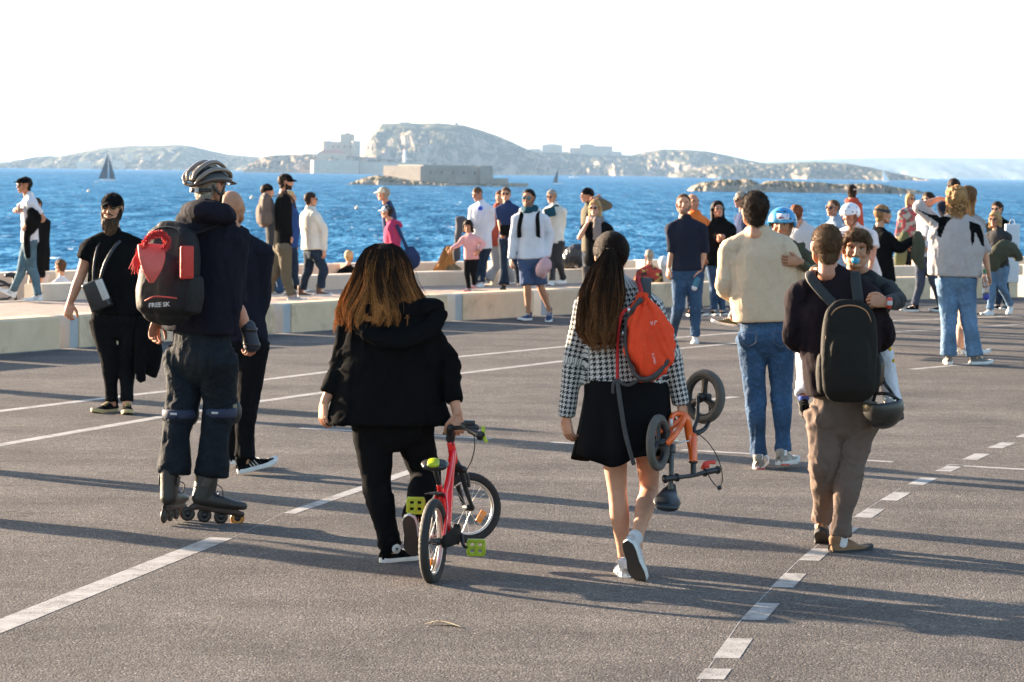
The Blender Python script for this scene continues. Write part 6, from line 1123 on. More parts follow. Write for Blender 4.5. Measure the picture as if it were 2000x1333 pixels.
# --- cap couple ---
person('older man in a beige cap and navy jacket in profile facing left', 50.0, 1.8, 275, (748, 380), nk=(759, 400), pe=(764, 500), ra=((762, 450, .2), (750, 480, .2)), la=((770, 450, -.18), (764, 490, -.18)), rl=((760, 545, .1), (755, 580)), ll=((768, 545), (772, 580)), top=dict(m=cNavyT, n='jacket', loose=1.05), bot=dict(m=dDark), shoes=dict(m=cBlack), hair=('short', 'grey'), hat=('cap', C('cap_beige', .62, .55, .42)), skinc='red')
person('older woman in a white mesh cap and magenta jacket in profile facing left', 48.0, 1.62, 275, (755, 415), nk=(766, 435), pe=(768, 522), ra=((760, 475, .2), (750, 500, .2)), la=((770, 475, -.2), (765, 505, -.18)), rl=((764, 560, .1), (758, 590)), ll=((770, 560), (775, 590)), top=dict(m=cMag, n='rain_jacket', hood=1.3, loose=1.25, amp=.025), bot=dict(m=cBlackP), shoes=dict(m=cBlack), hair=('short', 'dark'), hat=('cap', C('cap_white', .62, .68, .72)), skinc='light', sex='f')
# --- centre group ---
person('little girl in a pink top and black leggings walking along the promenade edge', 46.0, 1.18, 192, (914, 443), hk=1.28, hp=-14, nk=(918, 459), pe=(921, 506), ra=((896, 478), (882, 486, -.08)), la=((944, 477), (936, 489, -.12)), rl=((912, 534, -.03), (916, 563)), ll=((924, 532), (926, 556, .2)), top=dict(m=cPink, n='top', loose=1.1), bot=dict(m=cBlackP, n='leggings', loose=1.0), shoes=dict(m=cGrey, s=plain('coral_sole2', (.7, .15, .13), .7), n='shoe', high=.05), hair=('bob', 'dark', .9), skinc='tan', sex='c', fy=(215, 200), vox=.012)
J25 = person('man in a white sweatshirt looking down at the little girl', 48.6, 1.78, 205, (932, 380), hy=222, hp=-22, nk=(941, 398), pe=(940, 484), ra=((920, 438, .0), (906, 442, -.15)), la=((959, 440), (946, 468, -.12)), rl=((932, 520), (930, 552)), ll=((942, 520), (941, 552, -.1)), top=dict(m=cWhite, n='sweatshirt', loose=1.12, amp=.02), bot=dict(m=dDark, n='jeans', loose=1.05), shoes=dict(m=WHITE), hair=('buzz', 'brown'), skinc='red')
person('woman in dark sunglasses a navy tee and flared jeans with a pearl necklace', 47.2, 1.74, 186, (988, 380), nk=(992, 399), pe=(994, 470), ra=((975, 428), (978, 452, -.1)), la=((1014, 430), (1010, 460)), rl=((984, 515), (984, 556, -.1)), ll=((1008, 512), (1018, 548, .2)), top=dict(m=cNavyT, n='tee_shirt', hem=.0, sl=.6), bot=dict(m=dDark, k='flare', n='flared_jeans'), shoes=dict(m=cBlack, s=SOLEB), hair=('back', 'brown'), glasses=True, sex='f', skinc='light')
person('woman with auburn hair in a rust coat partly hidden behind the navy tee', 49.3, 1.7, 215, (977, 386), nk=(972, 404), pe=(974, 480), ra=((962, 432), (956, 465, -.05)), la=((985, 432), (985, 470)), rl=((970, 518), (952, 545)), ll=((985, 515), (1000, 545, .2)), top=dict(m=cRed, n='coat', loose=1.1), bot=dict(m=cGrey, k='flare', n='wide_trousers', loose=1.2), shoes=dict(m=cCream), hair=('long', 'red', 1, .22), sex='f')
J28 = person('grey haired woman with a bun cream jumper and dark green bag across her chest', 49.5, 1.73, 205, (1077, 385), hy=215, hp=-8, nk=(1084, 402), pe=(1083, 474), ra=((1066, 438), (1070, 465, -.1)), la=((1099, 440), (1095, 466, -.08)), rl=((1078, 515), (1078, 548, -.1)), ll=((1090, 512), (1100, 545, .25)), top=dict(m=cCream, n='jumper'), bot=dict(m=cDkGrey, n='trousers', loose=1.1), shoes=dict(m=WHITE), hair=('bun', 'grey', 1.2), glasses=True, sex='f', fy=(200, 235))
person('man in a black beanie shading his eyes behind the woman with the scarf', 45.0, 1.76, 250, (1146, 383), hp=0, nk=(1150, 402), pe=(1152, 490), ra=((1160, 420, .2), (1165, 392, .1)), la=((1190, 402, -.05), (1168, 388, -.1)), rl=((1150, 540), (1148, 590)), ll=((1160, 540), (1165, 590)), top=dict(m=cOlive, n='jacket'), bot=dict(m=dDark), shoes=dict(m=cBlack), hair=('short', 'dark'), hat=('beanie', cBlack))
person('blond woman in sunglasses and a taupe scarf with a hand at her ear', 41.0, 1.7, 178, (1162, 407), hy=200, hp=-6, nk=(1166, 432), pe=(1162, 524), ra=((1131, 466, -.06), (1147, 436, -.14)), la=((1198, 472), (1192, 512)), rl=((1150, 570), (1146, 620)), ll=((1172, 570), (1176, 622)), top=dict(m=cBlack, n='top', sl=.25), bot=dict(m=cDkGrey, loose=1.2), shoes=dict(m=cBlack), hair=('long', 'blond', 1, .14, 1), glasses=True, scarf=(cScarf, 1), sex='f', skinc='pale', hdn=dict(R=dict(d=(.2, -.1, 1), n=(-.8, -.5, 0), c=.6)))
# --- right group ---
person('bald man in an orange jacket behind the man in the navy jumper', 37.5, 1.74, 150, (1354, 396), nk=(1358, 420), pe=(1356, 515), ra=((1372, 462), (1372, 500)), la=((1340, 462), (1340, 500)), rl=((1362, 565), (1364, 605)), ll=((1350, 565), (1348, 605)), top=dict(m=cOrange, n='jacket', collar=1.4), bot=dict(m=dDark), shoes=dict(m=cBlack), hair=('none', 'dark'), skinc='red')
person('woman in a black coat with long dark hair and glasses on the promenade', 38.5, 1.68, 168, (1402, 410), hp=10, nk=(1406, 433), pe=(1402, 515), ra=((1388, 468), (1404, 460, -.18)), la=((1428, 470), (1412, 464, -.16)), rl=((1395, 562), (1394, 605)), ll=((1408, 562), (1410, 605, .1)), top=dict(m=cBlack, n='coat', loose=1.3, collar=1.7, hem=-.05), bot=dict(m=dBlue, n='jeans'), shoes=dict(m=cBlack), hair=('long', 'black', 1.2, .12), glasses=(plain('clear_lens', (.3, .25, .22), .2), FRAME), sex='f')
person('grey haired man in sunglasses and a navy jacket in profile beyond the beige jumper', 42.0, 1.76, 240, (1446, 392), nk=(1454, 414), pe=(1458, 505), ra=((1445, 458), (1450, 495)), la=((1468, 458), (1470, 495)), rl=((1452, 550), (1450, 590)), ll=((1462, 550), (1462, 590)), top=dict(m=cNavyT, n='jacket'), bot=dict(m=dDark), shoes=dict(m=cBlack), hair=('short', 'grey', 1.4), glasses=True, skinc='red')
person('dark haired person in a pale grey top facing the sea behind the blue helmet', 34.0, 1.68, 15, (1556, 419), hk=.92, nk=(1568, 442), pe=(1570, 530), ra=((1590, 480), (1592, 510)), la=((1545, 480), (1545, 510)), rl=((1576, 590), (1576, 640)), ll=((1562, 590), (1560, 640)), top=dict(m=cLGrey, n='sweatshirt', loose=1.15), bot=dict(m=dDark), shoes=dict(m=cBlack), hair=('short', 'red', 1.5), eyes=False)
person('man in sunglasses and a pale blue shirt left of the white helmet', 39.0, 1.76, 225, (1626, 408), hp=4, nk=(1634, 430), pe=(1640, 525), ra=((1618, 470), (1625, 500)), la=((1655, 470), (1650, 505)), rl=((1635, 580), (1635, 620)), ll=((1645, 580), (1645, 620)), top=dict(m=C('pale_blue_shirt', .3, .38, .48), n='shirt', collar=1.2), bot=dict(m=dDark), shoes=dict(m=cBlack), hair=('receding', 'brown', 1.8), glasses=True, skinc='red')
person('cyclist in a white helmet and pale tee leaning forward beyond the little boy', 31.0, 1.74, 200, (1660, 421), hy=212, hp=-14, nk=(1670, 446, .08), pe=(1690, 540, .5), ra=((1634, 490, 0), (1620, 525, -.25)), la=((1706, 488), (1700, 525, -.25)), rl=((1670, 590, 0), (1672, 650, .2)), ll=((1692, 590, .1), (1696, 650, .5)), top=dict(m=cWhiteT, n='tee_shirt', sl=.5, loose=1.1), bot=dict(m=cBlackP, k='shorts'), shoes=dict(m=cBlack), hair=('short', 'brown'), hat=('helmet', plain('helmet_white', (.72, .72, .76), .3, coat=.4, var=.02), None, BLK), skinc='red')
person('person in a red hooded top with a pale beanie standing furthest away', 57.0, 1.72, 60, (1666, 374), nk=(1667, 391), pe=(1670, 462), ra=((1680, 425), (1684, 450)), la=((1655, 425), (1655, 450)), rl=((1672, 500), (1672, 535)), ll=((1664, 500), (1662, 535)), top=dict(m=cRed, n='hoodie', hood=1.2, loose=1.15), bot=dict(m=dDark), shoes=dict(m=cBlack), hair=('bob', 'dark'), hat=('beanie', C('pale_beanie', .5, .4, .36)), eyes=False)
person('man with a white headband and black printed jacket reaching to the right', 36.5, 1.78, 68, (1725, 420), hy=72, hk=1.08, nk=(1716, 448), pe=(1722, 545), ra=((1756, 486, -.15), (1788, 466, -.1)), la=((1730, 480, .2), (1770, 480, .3)), rl=((1728, 600), (1726, 640)), ll=((1715, 600), (1712, 640)), top=dict(m=cBlack, n='jacket', loose=1.25, amp=.028, hem=-.08), bot=dict(m=cBlackP), shoes=dict(m=cBlack), hair=('buzz', 'sand', 2.0), hat=('band', [C('band_grey', .05, .05, .055)]), skinc='light')
person('blond woman in a floral top and denim jacket on the far promenade', 56.0, 1.7, 160, (1779, 390), hy=150, nk=(1776, 407), pe=(1772, 473), ra=((1758, 435), (1752, 462)), la=((1794, 435), (1790, 462, -.1)), rl=((1764, 505), (1757, 534)), ll=((1774, 505), (1778, 536)), top=dict(m=FLOR, n='blouse', loose=1.15), bot=dict(m=cBlackP), shoes=dict(m=WHITE), hair=('long', 'blond', 1, .1, 1), glasses=True, sex='f')
J43 = person('man in a white tee and slate trousers walking left behind the tall curly haired one', 41.5, 1.76, 232, (1812, 392), hy=225, nk=(1816, 414), pe=(1808, 500), ra=((1800, 455), (1798, 480, -.1)), la=((1828, 455), (1815, 480, -.12)), rl=((1798, 550), (1786, 597)), ll=((1824, 550), (1838, 597, .2)), top=dict(m=cWhiteT, n='tee_shirt', loose=1.1), bot=dict(m=C('slate_trousers', .06, .07, .1)), shoes=dict(m=cBlack), hair=('short', 'dark'), glasses=True, fy=(262, 240))
person('dark haired person whose head shows just above the tall curly haired one', 39.0, 1.9, 10, (1863, 368), nk=(1864, 388), pe=(1866, 490), ra=((1880, 440), (1880, 480)), la=((1850, 440), (1850, 480)), rl=((1872, 560), (1872, 600)), ll=((1862, 560), (1860, 600)), top=dict(m=cNavy, n='jumper'), bot=dict(m=dDark), shoes=dict(m=cBlack), hair=('short', 'dark'), eyes=False)
J47 = person('blond woman in sunglasses and a dark tee carrying an olive coat in light jeans', 40.2, 1.6, 214, (1943, 430), nk=(1950, 450), pe=(1950, 522), ra=((1934, 482), (1944, 486, -.16)), la=((1966, 482), (1954, 480, -.2)), rl=((1937, 566), (1934, 605)), ll=((1958, 562), (1973, 596, .3)), top=dict(m=cDkGrey, n='tee_shirt', sl=.9), bot=dict(m=dLight, n='jeans'), shoes=dict(m=WHITE), hair=('bob', 'blond', 1.2), glasses=True, sex='f', skinc='red', fy=(228, 200), fp=(0, -20))
person('dark haired person in a black coat behind the blond woman with the olive coat', 43.0, 1.68, 215, (1947, 410), nk=(1952, 430), pe=(1955, 520), ra=((1938, 470), (1940, 500)), la=((1970, 470), (1968, 500)), rl=((1950, 560), (1948, 595)), ll=((1962, 560), (1966, 595)), top=dict(m=cBlack, n='coat', loose=1.15), bot=dict(m=dDark), shoes=dict(m=cBlack), hair=('short', 'dark', 1.4), glasses=True)
# ================= THINGS CARRIED =================
ORG = lambda p: (float(p[0]), float(p[1]), float(p[2]))
# red day bag
BR = C('bag_red_orange', .85, .075, .025, fold=.008); BG = C('bag_grey', .07, .065, .065); rt = root('backpack', 'small bright red orange backpack hanging from the shoulder of the woman in houndstooth', 'backpack', P(1262, 740, 13.7))
mb = MB(); tube(mb, [P(u, v, 13.7) for u, v in ((1254, 582), (1258, 602), (1264, 635), (1268, 668), (1268, 696), (1261, 720), (1250, 736))], [(hw * 13.7 / F, d) for hw, d in ((12, .03), (28, .05), (43, .08), (48, .092), (46, .092), (34, .075), (12, .03))], side=[1, 0, .0], seg=24, k=4, pw=2.1)
V, Fc = mb.get(); V, N, Fc = remesh(V, Fc, .007, 2, .5); gx = (V[:, 0] - P(1256, 600, 13.7)[0]); gz = V[:, 2] - P(1256, 580, 13.7)[2]; an = np.arctan2(gx, -gz + .02); w_ = 1 - abs(2 * fbm(np.stack([an * 5, V[:, 1] * 0, gz * 2.2], 1), 4, 3) - 1); V = V + N * ((w_ - .65) * .035)[:, None]; m2 = MB(); m2.add(V, Fc); m2.build('bag', BR, rt)
mb = MB(); tube(mb, [P(1222, 640, 13.66), P(1222, 680, 13.66), P(1232, 715, 13.66), P(1249, 740, 13.65), P(1275, 738, 13.64), P(1300, 712, 13.65), P(1314, 688, 13.67)], [(.006, .025), (.008, .028), (.009, .03), (.012, .035), (.013, .035), (.011, .03), (.006, .02)], side=[0, 0, 1], seg=12, k=4); mb.build('base_trim', BG, rt)
mb = MB(); tube(mb, [P(1252, 585, 13.66), P(1236, 605, 13.66), P(1225, 625, 13.68), P(1221, 645, 13.68)], [(.014, .01), (.012, .01), (.009, .008), (.007, .008)], side=[0, 0, 1], seg=10); mb.build('side_trim', BG, rt)
mb = MB(); ribbon(mb, [P(1254, 583, 13.68), P(1251, 565, 13.72), P(1246, 548, 13.8), P(1248, 541, 13.9), P(1252, 560, 14.02)], .012, .006, [1, 0, 0]); ribbon(mb, [P(1229, 602, 13.66), P(1216, 612, 13.66), P(1209, 640, 13.7), P(1206, 690, 13.72), P(1206, 743, 13.7)], .008, .006, [1, 0, 0]); mb.build('red_strap', C('strap_red', .5, .03, .03), rt)
mb = MB(); ribbon(mb, [P(1262, 582, 13.7), P(1261, 562, 13.74), P(1262, 546, 13.84), P(1262, 544, 13.95)], .027, .005, [1, 0, 0]); mb.build('grey_strap', BG, rt); mb = MB(); ribbon(mb, [P(1249, 742, 13.68), P(1230, 752, 13.68), P(1216, 750, 13.68), P(1206, 743, 13.69), P(1198, 750, 13.69), P(1197, 768, 13.69)], .008, .004, [0, 0, 1]); ribbon(mb, [P(1206, 745, 13.69), P(1212, 790, 13.66), P(1220, 840, 13.66), P(1230, 880, 13.64), P(1238, 908, 13.64)], .011, .003, [1, 0, 0]); mb.build('grey_strap', BG, rt)
mb = MB(); box(mb, P(1228, 606, 13.64), (.006, .003, .012)); box(mb, P(1217, 652, 13.66), (.004, .003, .012)); mb.build('buckle', MET, rt)
LG = plain('logo_white', (.75, .7, .68), .6); mb = MB(); zz = 13.585
tube(mb, [P(1271, 629, zz), P(1273, 636, zz), P(1275, 628, zz), P(1278, 635, zz), P(1280, 627, zz), P(1283, 628, zz)], .0022, seg=6, k=1); mb.build('logo', LG, rt); things_text('8 LITRES', .014, P(1277, 701, 13.59), np.array([.25, 0, -1]), np.array([1, 0, .25]), LG, rt, 'lettering')
# skater's black and red backpack
J = W2p; m_bag = plain('bag_black_nylon', (.009, .009, .01), .65, spec=.25, bump=.003, bs_=30); frk = Fr(P(354, 532, 15.58), 30, -6); rk = backpack('black backpack with red panels worn by the roller skater', frk, .33, .49, .2, m_bag, J, plain('zip_dark', (.03, .03, .03), .4), True, m_bag, seed=9)
mb = MB(); q = lambda u, v, z=15.23: P(u, v, z)
tube(mb, [q(295, 480), q(297, 505, 15.2), q(297, 530, 15.19), q(296, 550, 15.2)], [(.075, .014), (.072, .016), (.05, .016), (.018, .012)], side=[.9, .35, 0], seg=16, k=4); mb.build('red_panel', plain('panel_salmon', (.6, .1, .08), .55, bump=.004), rk)
mb = MB(); box(mb, P(365, 513, 15.3), (.045, .012, .09), np.array([unit((.6, .75, 0)), unit((.75, -.6, 0)), [0, 0, 1]]), bev=.01); mb.build('side_panel', plain('panel_red', (.5, .025, .015), .6, bump=.004), rk)
mb = MB(); ribbon(mb, [q(283, 588), q(300, 580, 15.2), q(318, 580, 15.22), q(345, 583, 15.25)], .004, .003, [0, 0, 1]); mb.build('red_piping', plain('piping_red', (.55, .06, .04), .6), rk)
things_text('FREE SK', .033, P(311, 596, 15.19), np.array([.92, .25, .06]), (0, 0, 1), plain('letter_grey', (.45, .43, .42), .6), rk, bold=.001)
g = np.random.default_rng(2); mb = MB(); path = catmull([q(272, 500), q(275, 487, 15.22), q(285, 472, 15.18), q(298, 458, 15.18), q(315, 456, 15.18), q(326, 468, 15.18), q(322, 484, 15.2)], 14)
for p in path:
    for _ in range(16): d = unit(g.normal(0, 1, 3)); L_ = g.uniform(.015, .03); tube(mb, [p, p + d * L_ * .5, p + d * L_ + [0, 0, -.005]], [.0022, .002, .001], seg=4, k=1)
for k_ in range(30): s0 = path[g.integers(6)]; tube(mb, [s0, s0 + [-.015 + g.normal(0, .008), -.01, -.02], s0 + [-.02 + g.normal(0, .015), -.01, -.05 - g.uniform(0, .06)]], [.003, .0025, .0015], seg=4)
tag(mb.build('feather_boa', plain('boa_red', (.6, .04, .04), .8), None, True), 'fluffy red fringe tied to the top of the skater backpack', 'fringe')
# dark jacket hanging from bearded man's left hand
def hang(label, pts, rad, mat, seed, name='jacket', cat='jacket', vox=.013, side=(1, 0, 0), amp=.03, extra=None):
    mb = MB(); tube(mb, pts, rad, side=side, seg=18, k=4)
    if extra: extra(mb)
    V, Fc = mb.get(); V, N, Fc = remesh(V, Fc, vox, 2, .5); w_ = 1 - abs(2 * fbm(V * [13, 13, 3.5], seed, 3) - 1); w2 = 1 - abs(2 * fbm(V * 9, seed + 4, 3) - 1); V = V + N * ((w_ - .65) * amp + (w2 - .6) * amp * .4)[:, None]; m2 = MB(); m2.add(V, Fc); o = m2.build(name, mat, None, True, ORG(V.min(0) * [0, 0, 1] + V.mean(0) * [1, 1, 0])); return tag(o, label, cat)
hang('black jacket hanging from the hand of the bearded man', [P(290, 604, 22.8), P(289, 630, 22.8), P(288, 670, 22.8), P(293, 705, 22.85), P(300, 735, 22.85)], [(.03, .04), (.08, .07), (.105, .07), (.1, .06), (.03, .02)], cBlack, 5, extra=lambda mb: tube(mb, [P(278, 680, 22.75), P(274, 715, 22.75), P(276, 742, 22.75)], [(.05, .04), (.04, .03), (.028, .02)], seg=10))
# cross-body bag of the bearded man
rt = root('shoulder_bag', 'black cross body bag with a pale side panel on the hip of the bearded man', 'bag', P(187, 600, 22.6)); MBb = plain('bag_black', (.018, .018, .02), .4, bump=.002)
AX = np.array([unit((.93, -.15, .38)), unit((.15, .98, 0)), unit((-.38, 0, .93))]); mb = MB(); box(mb, P(190, 577, 22.66), (.085, .055, .12), AX, bev=.022); mb.build('bag', MBb, rt)
mb = MB(); box(mb, P(200, 566, 22.6), (.03, .008, .085), AX, bev=.004); mb.build('side_panel', plain('panel_pale', (.5, .48, .46), .5), rt)
mb = MB(); ribbon(mb, [P(196, 545, 22.62), P(205, 515, 22.62), P(222, 485, 22.66), P(238, 468, 22.85), P(240, 465, 22.95)], .012, .003, [1, 0, 0]); ribbon(mb, [P(182, 560, 22.66), P(183, 520, 22.68), P(190, 485, 22.75), P(200, 470, 22.9)], .008, .003, [1, 0, 0]); mb.build('strap', MBb, rt)
# black helmet held by the man in plum
hfh = HeadFrame(P(1724, 787, 14.72), 20, 8, 176, .98); ps = helmet_geo('skate'); rt = root('helmet', 'matte black helmet dangling upside down by its strap beside the man in taupe joggers', 'helmet', P(1724, 830, 14.72))
xf(ps['shell'], hfh).build('shell', plain('helmet_matte_black', (.02, .019, .016), .45, coat=.2), rt); xf(ps['vent'], hfh).build('vent', HELM_IN, rt)
mb = MB(); ribbon(mb, [P(1752, 788, 14.68), P(1742, 768, 14.68), P(1730, 752, 14.66), P(1724, 742, 14.68)], .009, .0025, [1, 0, 0]); ribbon(mb, [P(1706, 784, 14.72), P(1712, 762, 14.7), P(1723, 742, 14.68)], .009, .0025, [1, 0, 0]); ribbon(mb, [P(1700, 770, 14.78), P(1735, 770, 14.66), P(1760, 785, 14.7)], .009, .0025, [0, 0, 1]); box(mb, P(1724, 741, 14.67), (.012, .006, .01), bev=.003); mb.build('strap', BLK, rt)
mb = MB(); 
for (u, v) in ((1738, 778), (1748, 783), (1728, 780)): box(mb, P(u, v, 14.64), (.006, .003, .005), bev=.001)
mb.build('buckle', MET, rt)
# bottle in the side pocket of that backpack
rt = root('water_bottle', 'black capped bottle in the side pocket of the olive backpack', 'bottle', P(1716, 745, 14.66)); mb = MB(); tube(mb, [P(1714, 745, 14.68), P(1716, 712, 14.68)], [.034, .034], seg=16, k=1); mb.build('bottle', plain('bottle_brown', (.06, .035, .022), .4), rt); mb = MB(); tube(mb, [P(1716, 710, 14.68), P(1717, 702, 14.68), P(1717, 694, 14.68)], [.03, .028, .014], seg=14, k=1); mb.build('cap', BLK, rt)
# bottle, phone, cloths
rt = root('bottle', 'teal drinks bottle held by the man in the navy jumper', 'bottle', P(1358, 560, 33.2)); mb = MB(); tube(mb, [P(1357, 560, 33.2), P(1362, 546, 33.2)], [.036, .036], seg=14, k=1); mb.build('bottle', plain('bottle_teal', (.03, .16, .24), .3), rt); mb = MB(); tube(mb, [P(1356, 564, 33.2), P(1357, 560, 33.2)], [.033, .036], seg=14, k=1, ); mb.build('base', LG, rt)
hang('pale pink cloth bunched in the hand of the man in blue shorts', [P(1068, 508, 37.45), P(1064, 518, 37.4), P(1058, 532, 37.4), P(1062, 542, 37.4)], [(.05, .04), (.085, .06), (.075, .06), (.03, .03)], cPinkC, 8, 'cloth', 'cloth', .012)
hang('black jacket draped over the forearm of the man in the flat cap', [P(60, 412, 40.66), P(66, 425, 40.66), P(62, 440, 40.7), P(54, 460, 40.7), P(53, 480, 40.7), P(55, 502, 40.7)], [(.06, .05), (.1, .08), (.1, .07), (.045, .04), (.045, .035), (.03, .025)], cBlack, 4)
hang('grey jacket slung over the arm of the man in the white sweatshirt', [P(900, 430, 48.3), P(898, 445, 48.3), P(893, 470, 48.3), P(892, 500, 48.3), P(890, 508, 48.3)], [(.1, .08), (.07, .06), (.04, .045), (.06, .05), (.03, .03)], C('jacket_grey', .09, .09, .095), 7, vox=.016)
hang('olive coat held in front by the blond woman in light jeans', [P(1990, 505, 39.9), P(1972, 486, 39.9), P(1955, 490, 39.9), P(1945, 505, 39.9), P(1940, 525, 39.9)], [(.05, .05), (.1, .07), (.11, .07), (.1, .06), (.05, .04)], cKhaki, 12, 'coat', 'coat', .014, amp=.06)
hang('olive coat hanging in the hands of the man with the headband', [P(1792, 458, 36.3), P(1794, 475, 36.3), P(1793, 500, 36.3), P(1800, 522, 36.3)], [(.05, .05), (.075, .06), (.08, .06), (.045, .04)], cKhaki, 22, 'coat', 'coat', .016)
hang('green coat over the arm of the blond woman in the floral top', [P(1768, 458, 55.7), P(1762, 480, 55.7), P(1758, 510, 55.7), P(1752, 526, 55.7)], [(.09, .07), (.12, .08), (.11, .07), (.05, .04)], C('moss_coat', .09, .1, .05), 23, 'coat', 'coat', .02)
hang('glossy black padded jacket rolled up behind the wall', [P(1103, 512, 50.7), P(1125, 500, 50.7), P(1148, 505, 50.7), P(1158, 520, 50.7)], [(.1, .1), (.2, .16), (.19, .16), (.08, .08)], plain('glossy_black', (.03, .03, .033), .3, bump=.004), 2, vox=.018, amp=.05)
# bags
rt = root('tote_bag', 'navy bag on the back of the woman in the magenta jacket', 'bag', P(805, 530, 47.8)); mb = MB(); tube(mb, [P(800, 522, 47.8), P(806, 508, 47.8), P(800, 488, 47.8)], [(.08, .07), (.14, .1), (.09, .07)], side=[1, 0, 0], seg=18); softmass('bag', cNavyT, mb, rt, .016, .02, 3); mb = MB(); ribbon(mb, [P(798, 492, 47.75), P(788, 470, 47.75), P(775, 440, 47.85)], .03, .006, [1, 0, 0]); mb.build('strap', cNavyT, rt)
rt = root('belt_bag', 'small black bag at the waist of the woman in the navy tee', 'bag', P(990, 462, 46.9)); mb = MB(); box(mb, P(990, 450, 46.98), (.12, .05, .09), bev=.03); mb.build('bag', cBlack, rt)
rt = root('sling_bag', 'dark green sling bag across the chest of the grey haired woman', 'bag', P(1074, 430, 49.2)); mb = MB(); box(mb, P(1074, 415, 49.3), (.1, .05, .08), np.array([unit((1, 0, .25)), (0, 1, 0), unit((-.25, 0, 1))]), bev=.03); mb.build('bag', cTeal, rt); mb = MB(); ribbon(mb, [P(1068, 412, 49.25), P(1085, 402, 49.3), P(1094, 404, 49.5)], .018, .005, [0, 0, 1]); mb.build('strap', cTeal, rt)
backpack('black backpack whose straps show on the shoulders of the man in the white hoodie', Fr(J11['N'] - J11['TF'] * .15 - np.array([0, 0, .25]), 190, 0), .3, .46, .15, cBlack, J11, vox=.014, seed=15)
# big pale paper bag on the right
rt = root('carrier_bag', 'tall pale carrier bag behind the blond woman with the olive coat', 'bag', P(1975, 555, 42.4)); mb = MB(); box(mb, P(1976, 495, 42.4), (.11, .05, .44), bev=.02); mb.build('bag', plain('bag_pale', (.55, .6, .66), .6), rt); mb = MB(); ribbon(mb, [P(1970, 440, 42.4), P(1974, 430, 42.4), P(1980, 430, 42.4), P(1983, 440, 42.4)], .006, .003, [1, 0, 0]); mb.build('handle', LG, rt)
# water bottle of the tall person
rt = root('water_bottle', 'clear plastic water bottle with a blue base held by the tall curly haired one', 'bottle', P(1926, 582, 29.9)); mgl = bpy.data.materials.new('clear_plastic'); mgl.use_nodes = True; b_ = mgl.node_tree.nodes['Principled BSDF']; b_.inputs['Transmission Weight'].default_value = .9; b_.inputs['Roughness'].default_value = .08; b_.inputs['Base Color'].default_value = (.9, .93, .97, 1); b_.inputs['IOR'].default_value = 1.2
mb = MB(); tube(mb, [P(1926, 580, 29.9), P(1925, 562, 29.9), P(1924, 545, 29.9), P(1923, 538, 29.9), P(1923, 532, 29.9)], [.034, .034, .03, .016, .013], seg=16, k=3); mb.build('bottle', mgl, rt); mb = MB(); tube(mb, [P(1926, 582, 29.9), P(1926, 576, 29.9)], [.035, .035], seg=16, k=1); mb.build('base', plain('blue_label', (.03, .05, .35), .4), rt); mb = MB(); tube(mb, [P(1923, 533, 29.9), P(1923, 528, 29.9)], [.016, .016], seg=12, k=1); mb.build('cap', plain('green_cap', (.02, .2, .08), .5), rt)
# notepad of the seated reader
mb = MB(); box(mb, P(88, 545, 43.2), (.055, .006, .09), np.array([unit((1, .2, -.2)), unit((-.2, 1, 0)), unit((.2, 0, 1))])); tag(mb.build('notebook', plain('paper', (.7, .66, .66), .8), None, False, ORG(P(88, 553, 43.2))), 'open white notebook held beside the boy in the white tee', 'notebook')
mb = MB(); ell(mb, P(1297, 513, 50.2), (.11, .13, .12)); V, Fc = mb.get(); tag(mb.build('helmet', plain('pearl_helmet', (.55, .6, .62), .3, coat=.4), None, True, ORG(P(1297, 525, 50.2))), 'pale pearly helmet resting on the bench wall beside the plaid shirt', 'helmet')
# tee lettering
q12 = J12; things_text('OLYMPIC', .055, P(50, 408, 40.83), (.95, .1, -.3), (.3, 0, 1), plain('print_black', (.03, .03, .035), .8), J12['root'], 'tee_lettering', bold=.001)
mb = MB(); ell(mb, P(938, 407, 48.42), (.045, .01, .04)); mb.build('sweatshirt_emblem', plain('emblem_blue', (.02, .08, .5), .6), J25['root'])
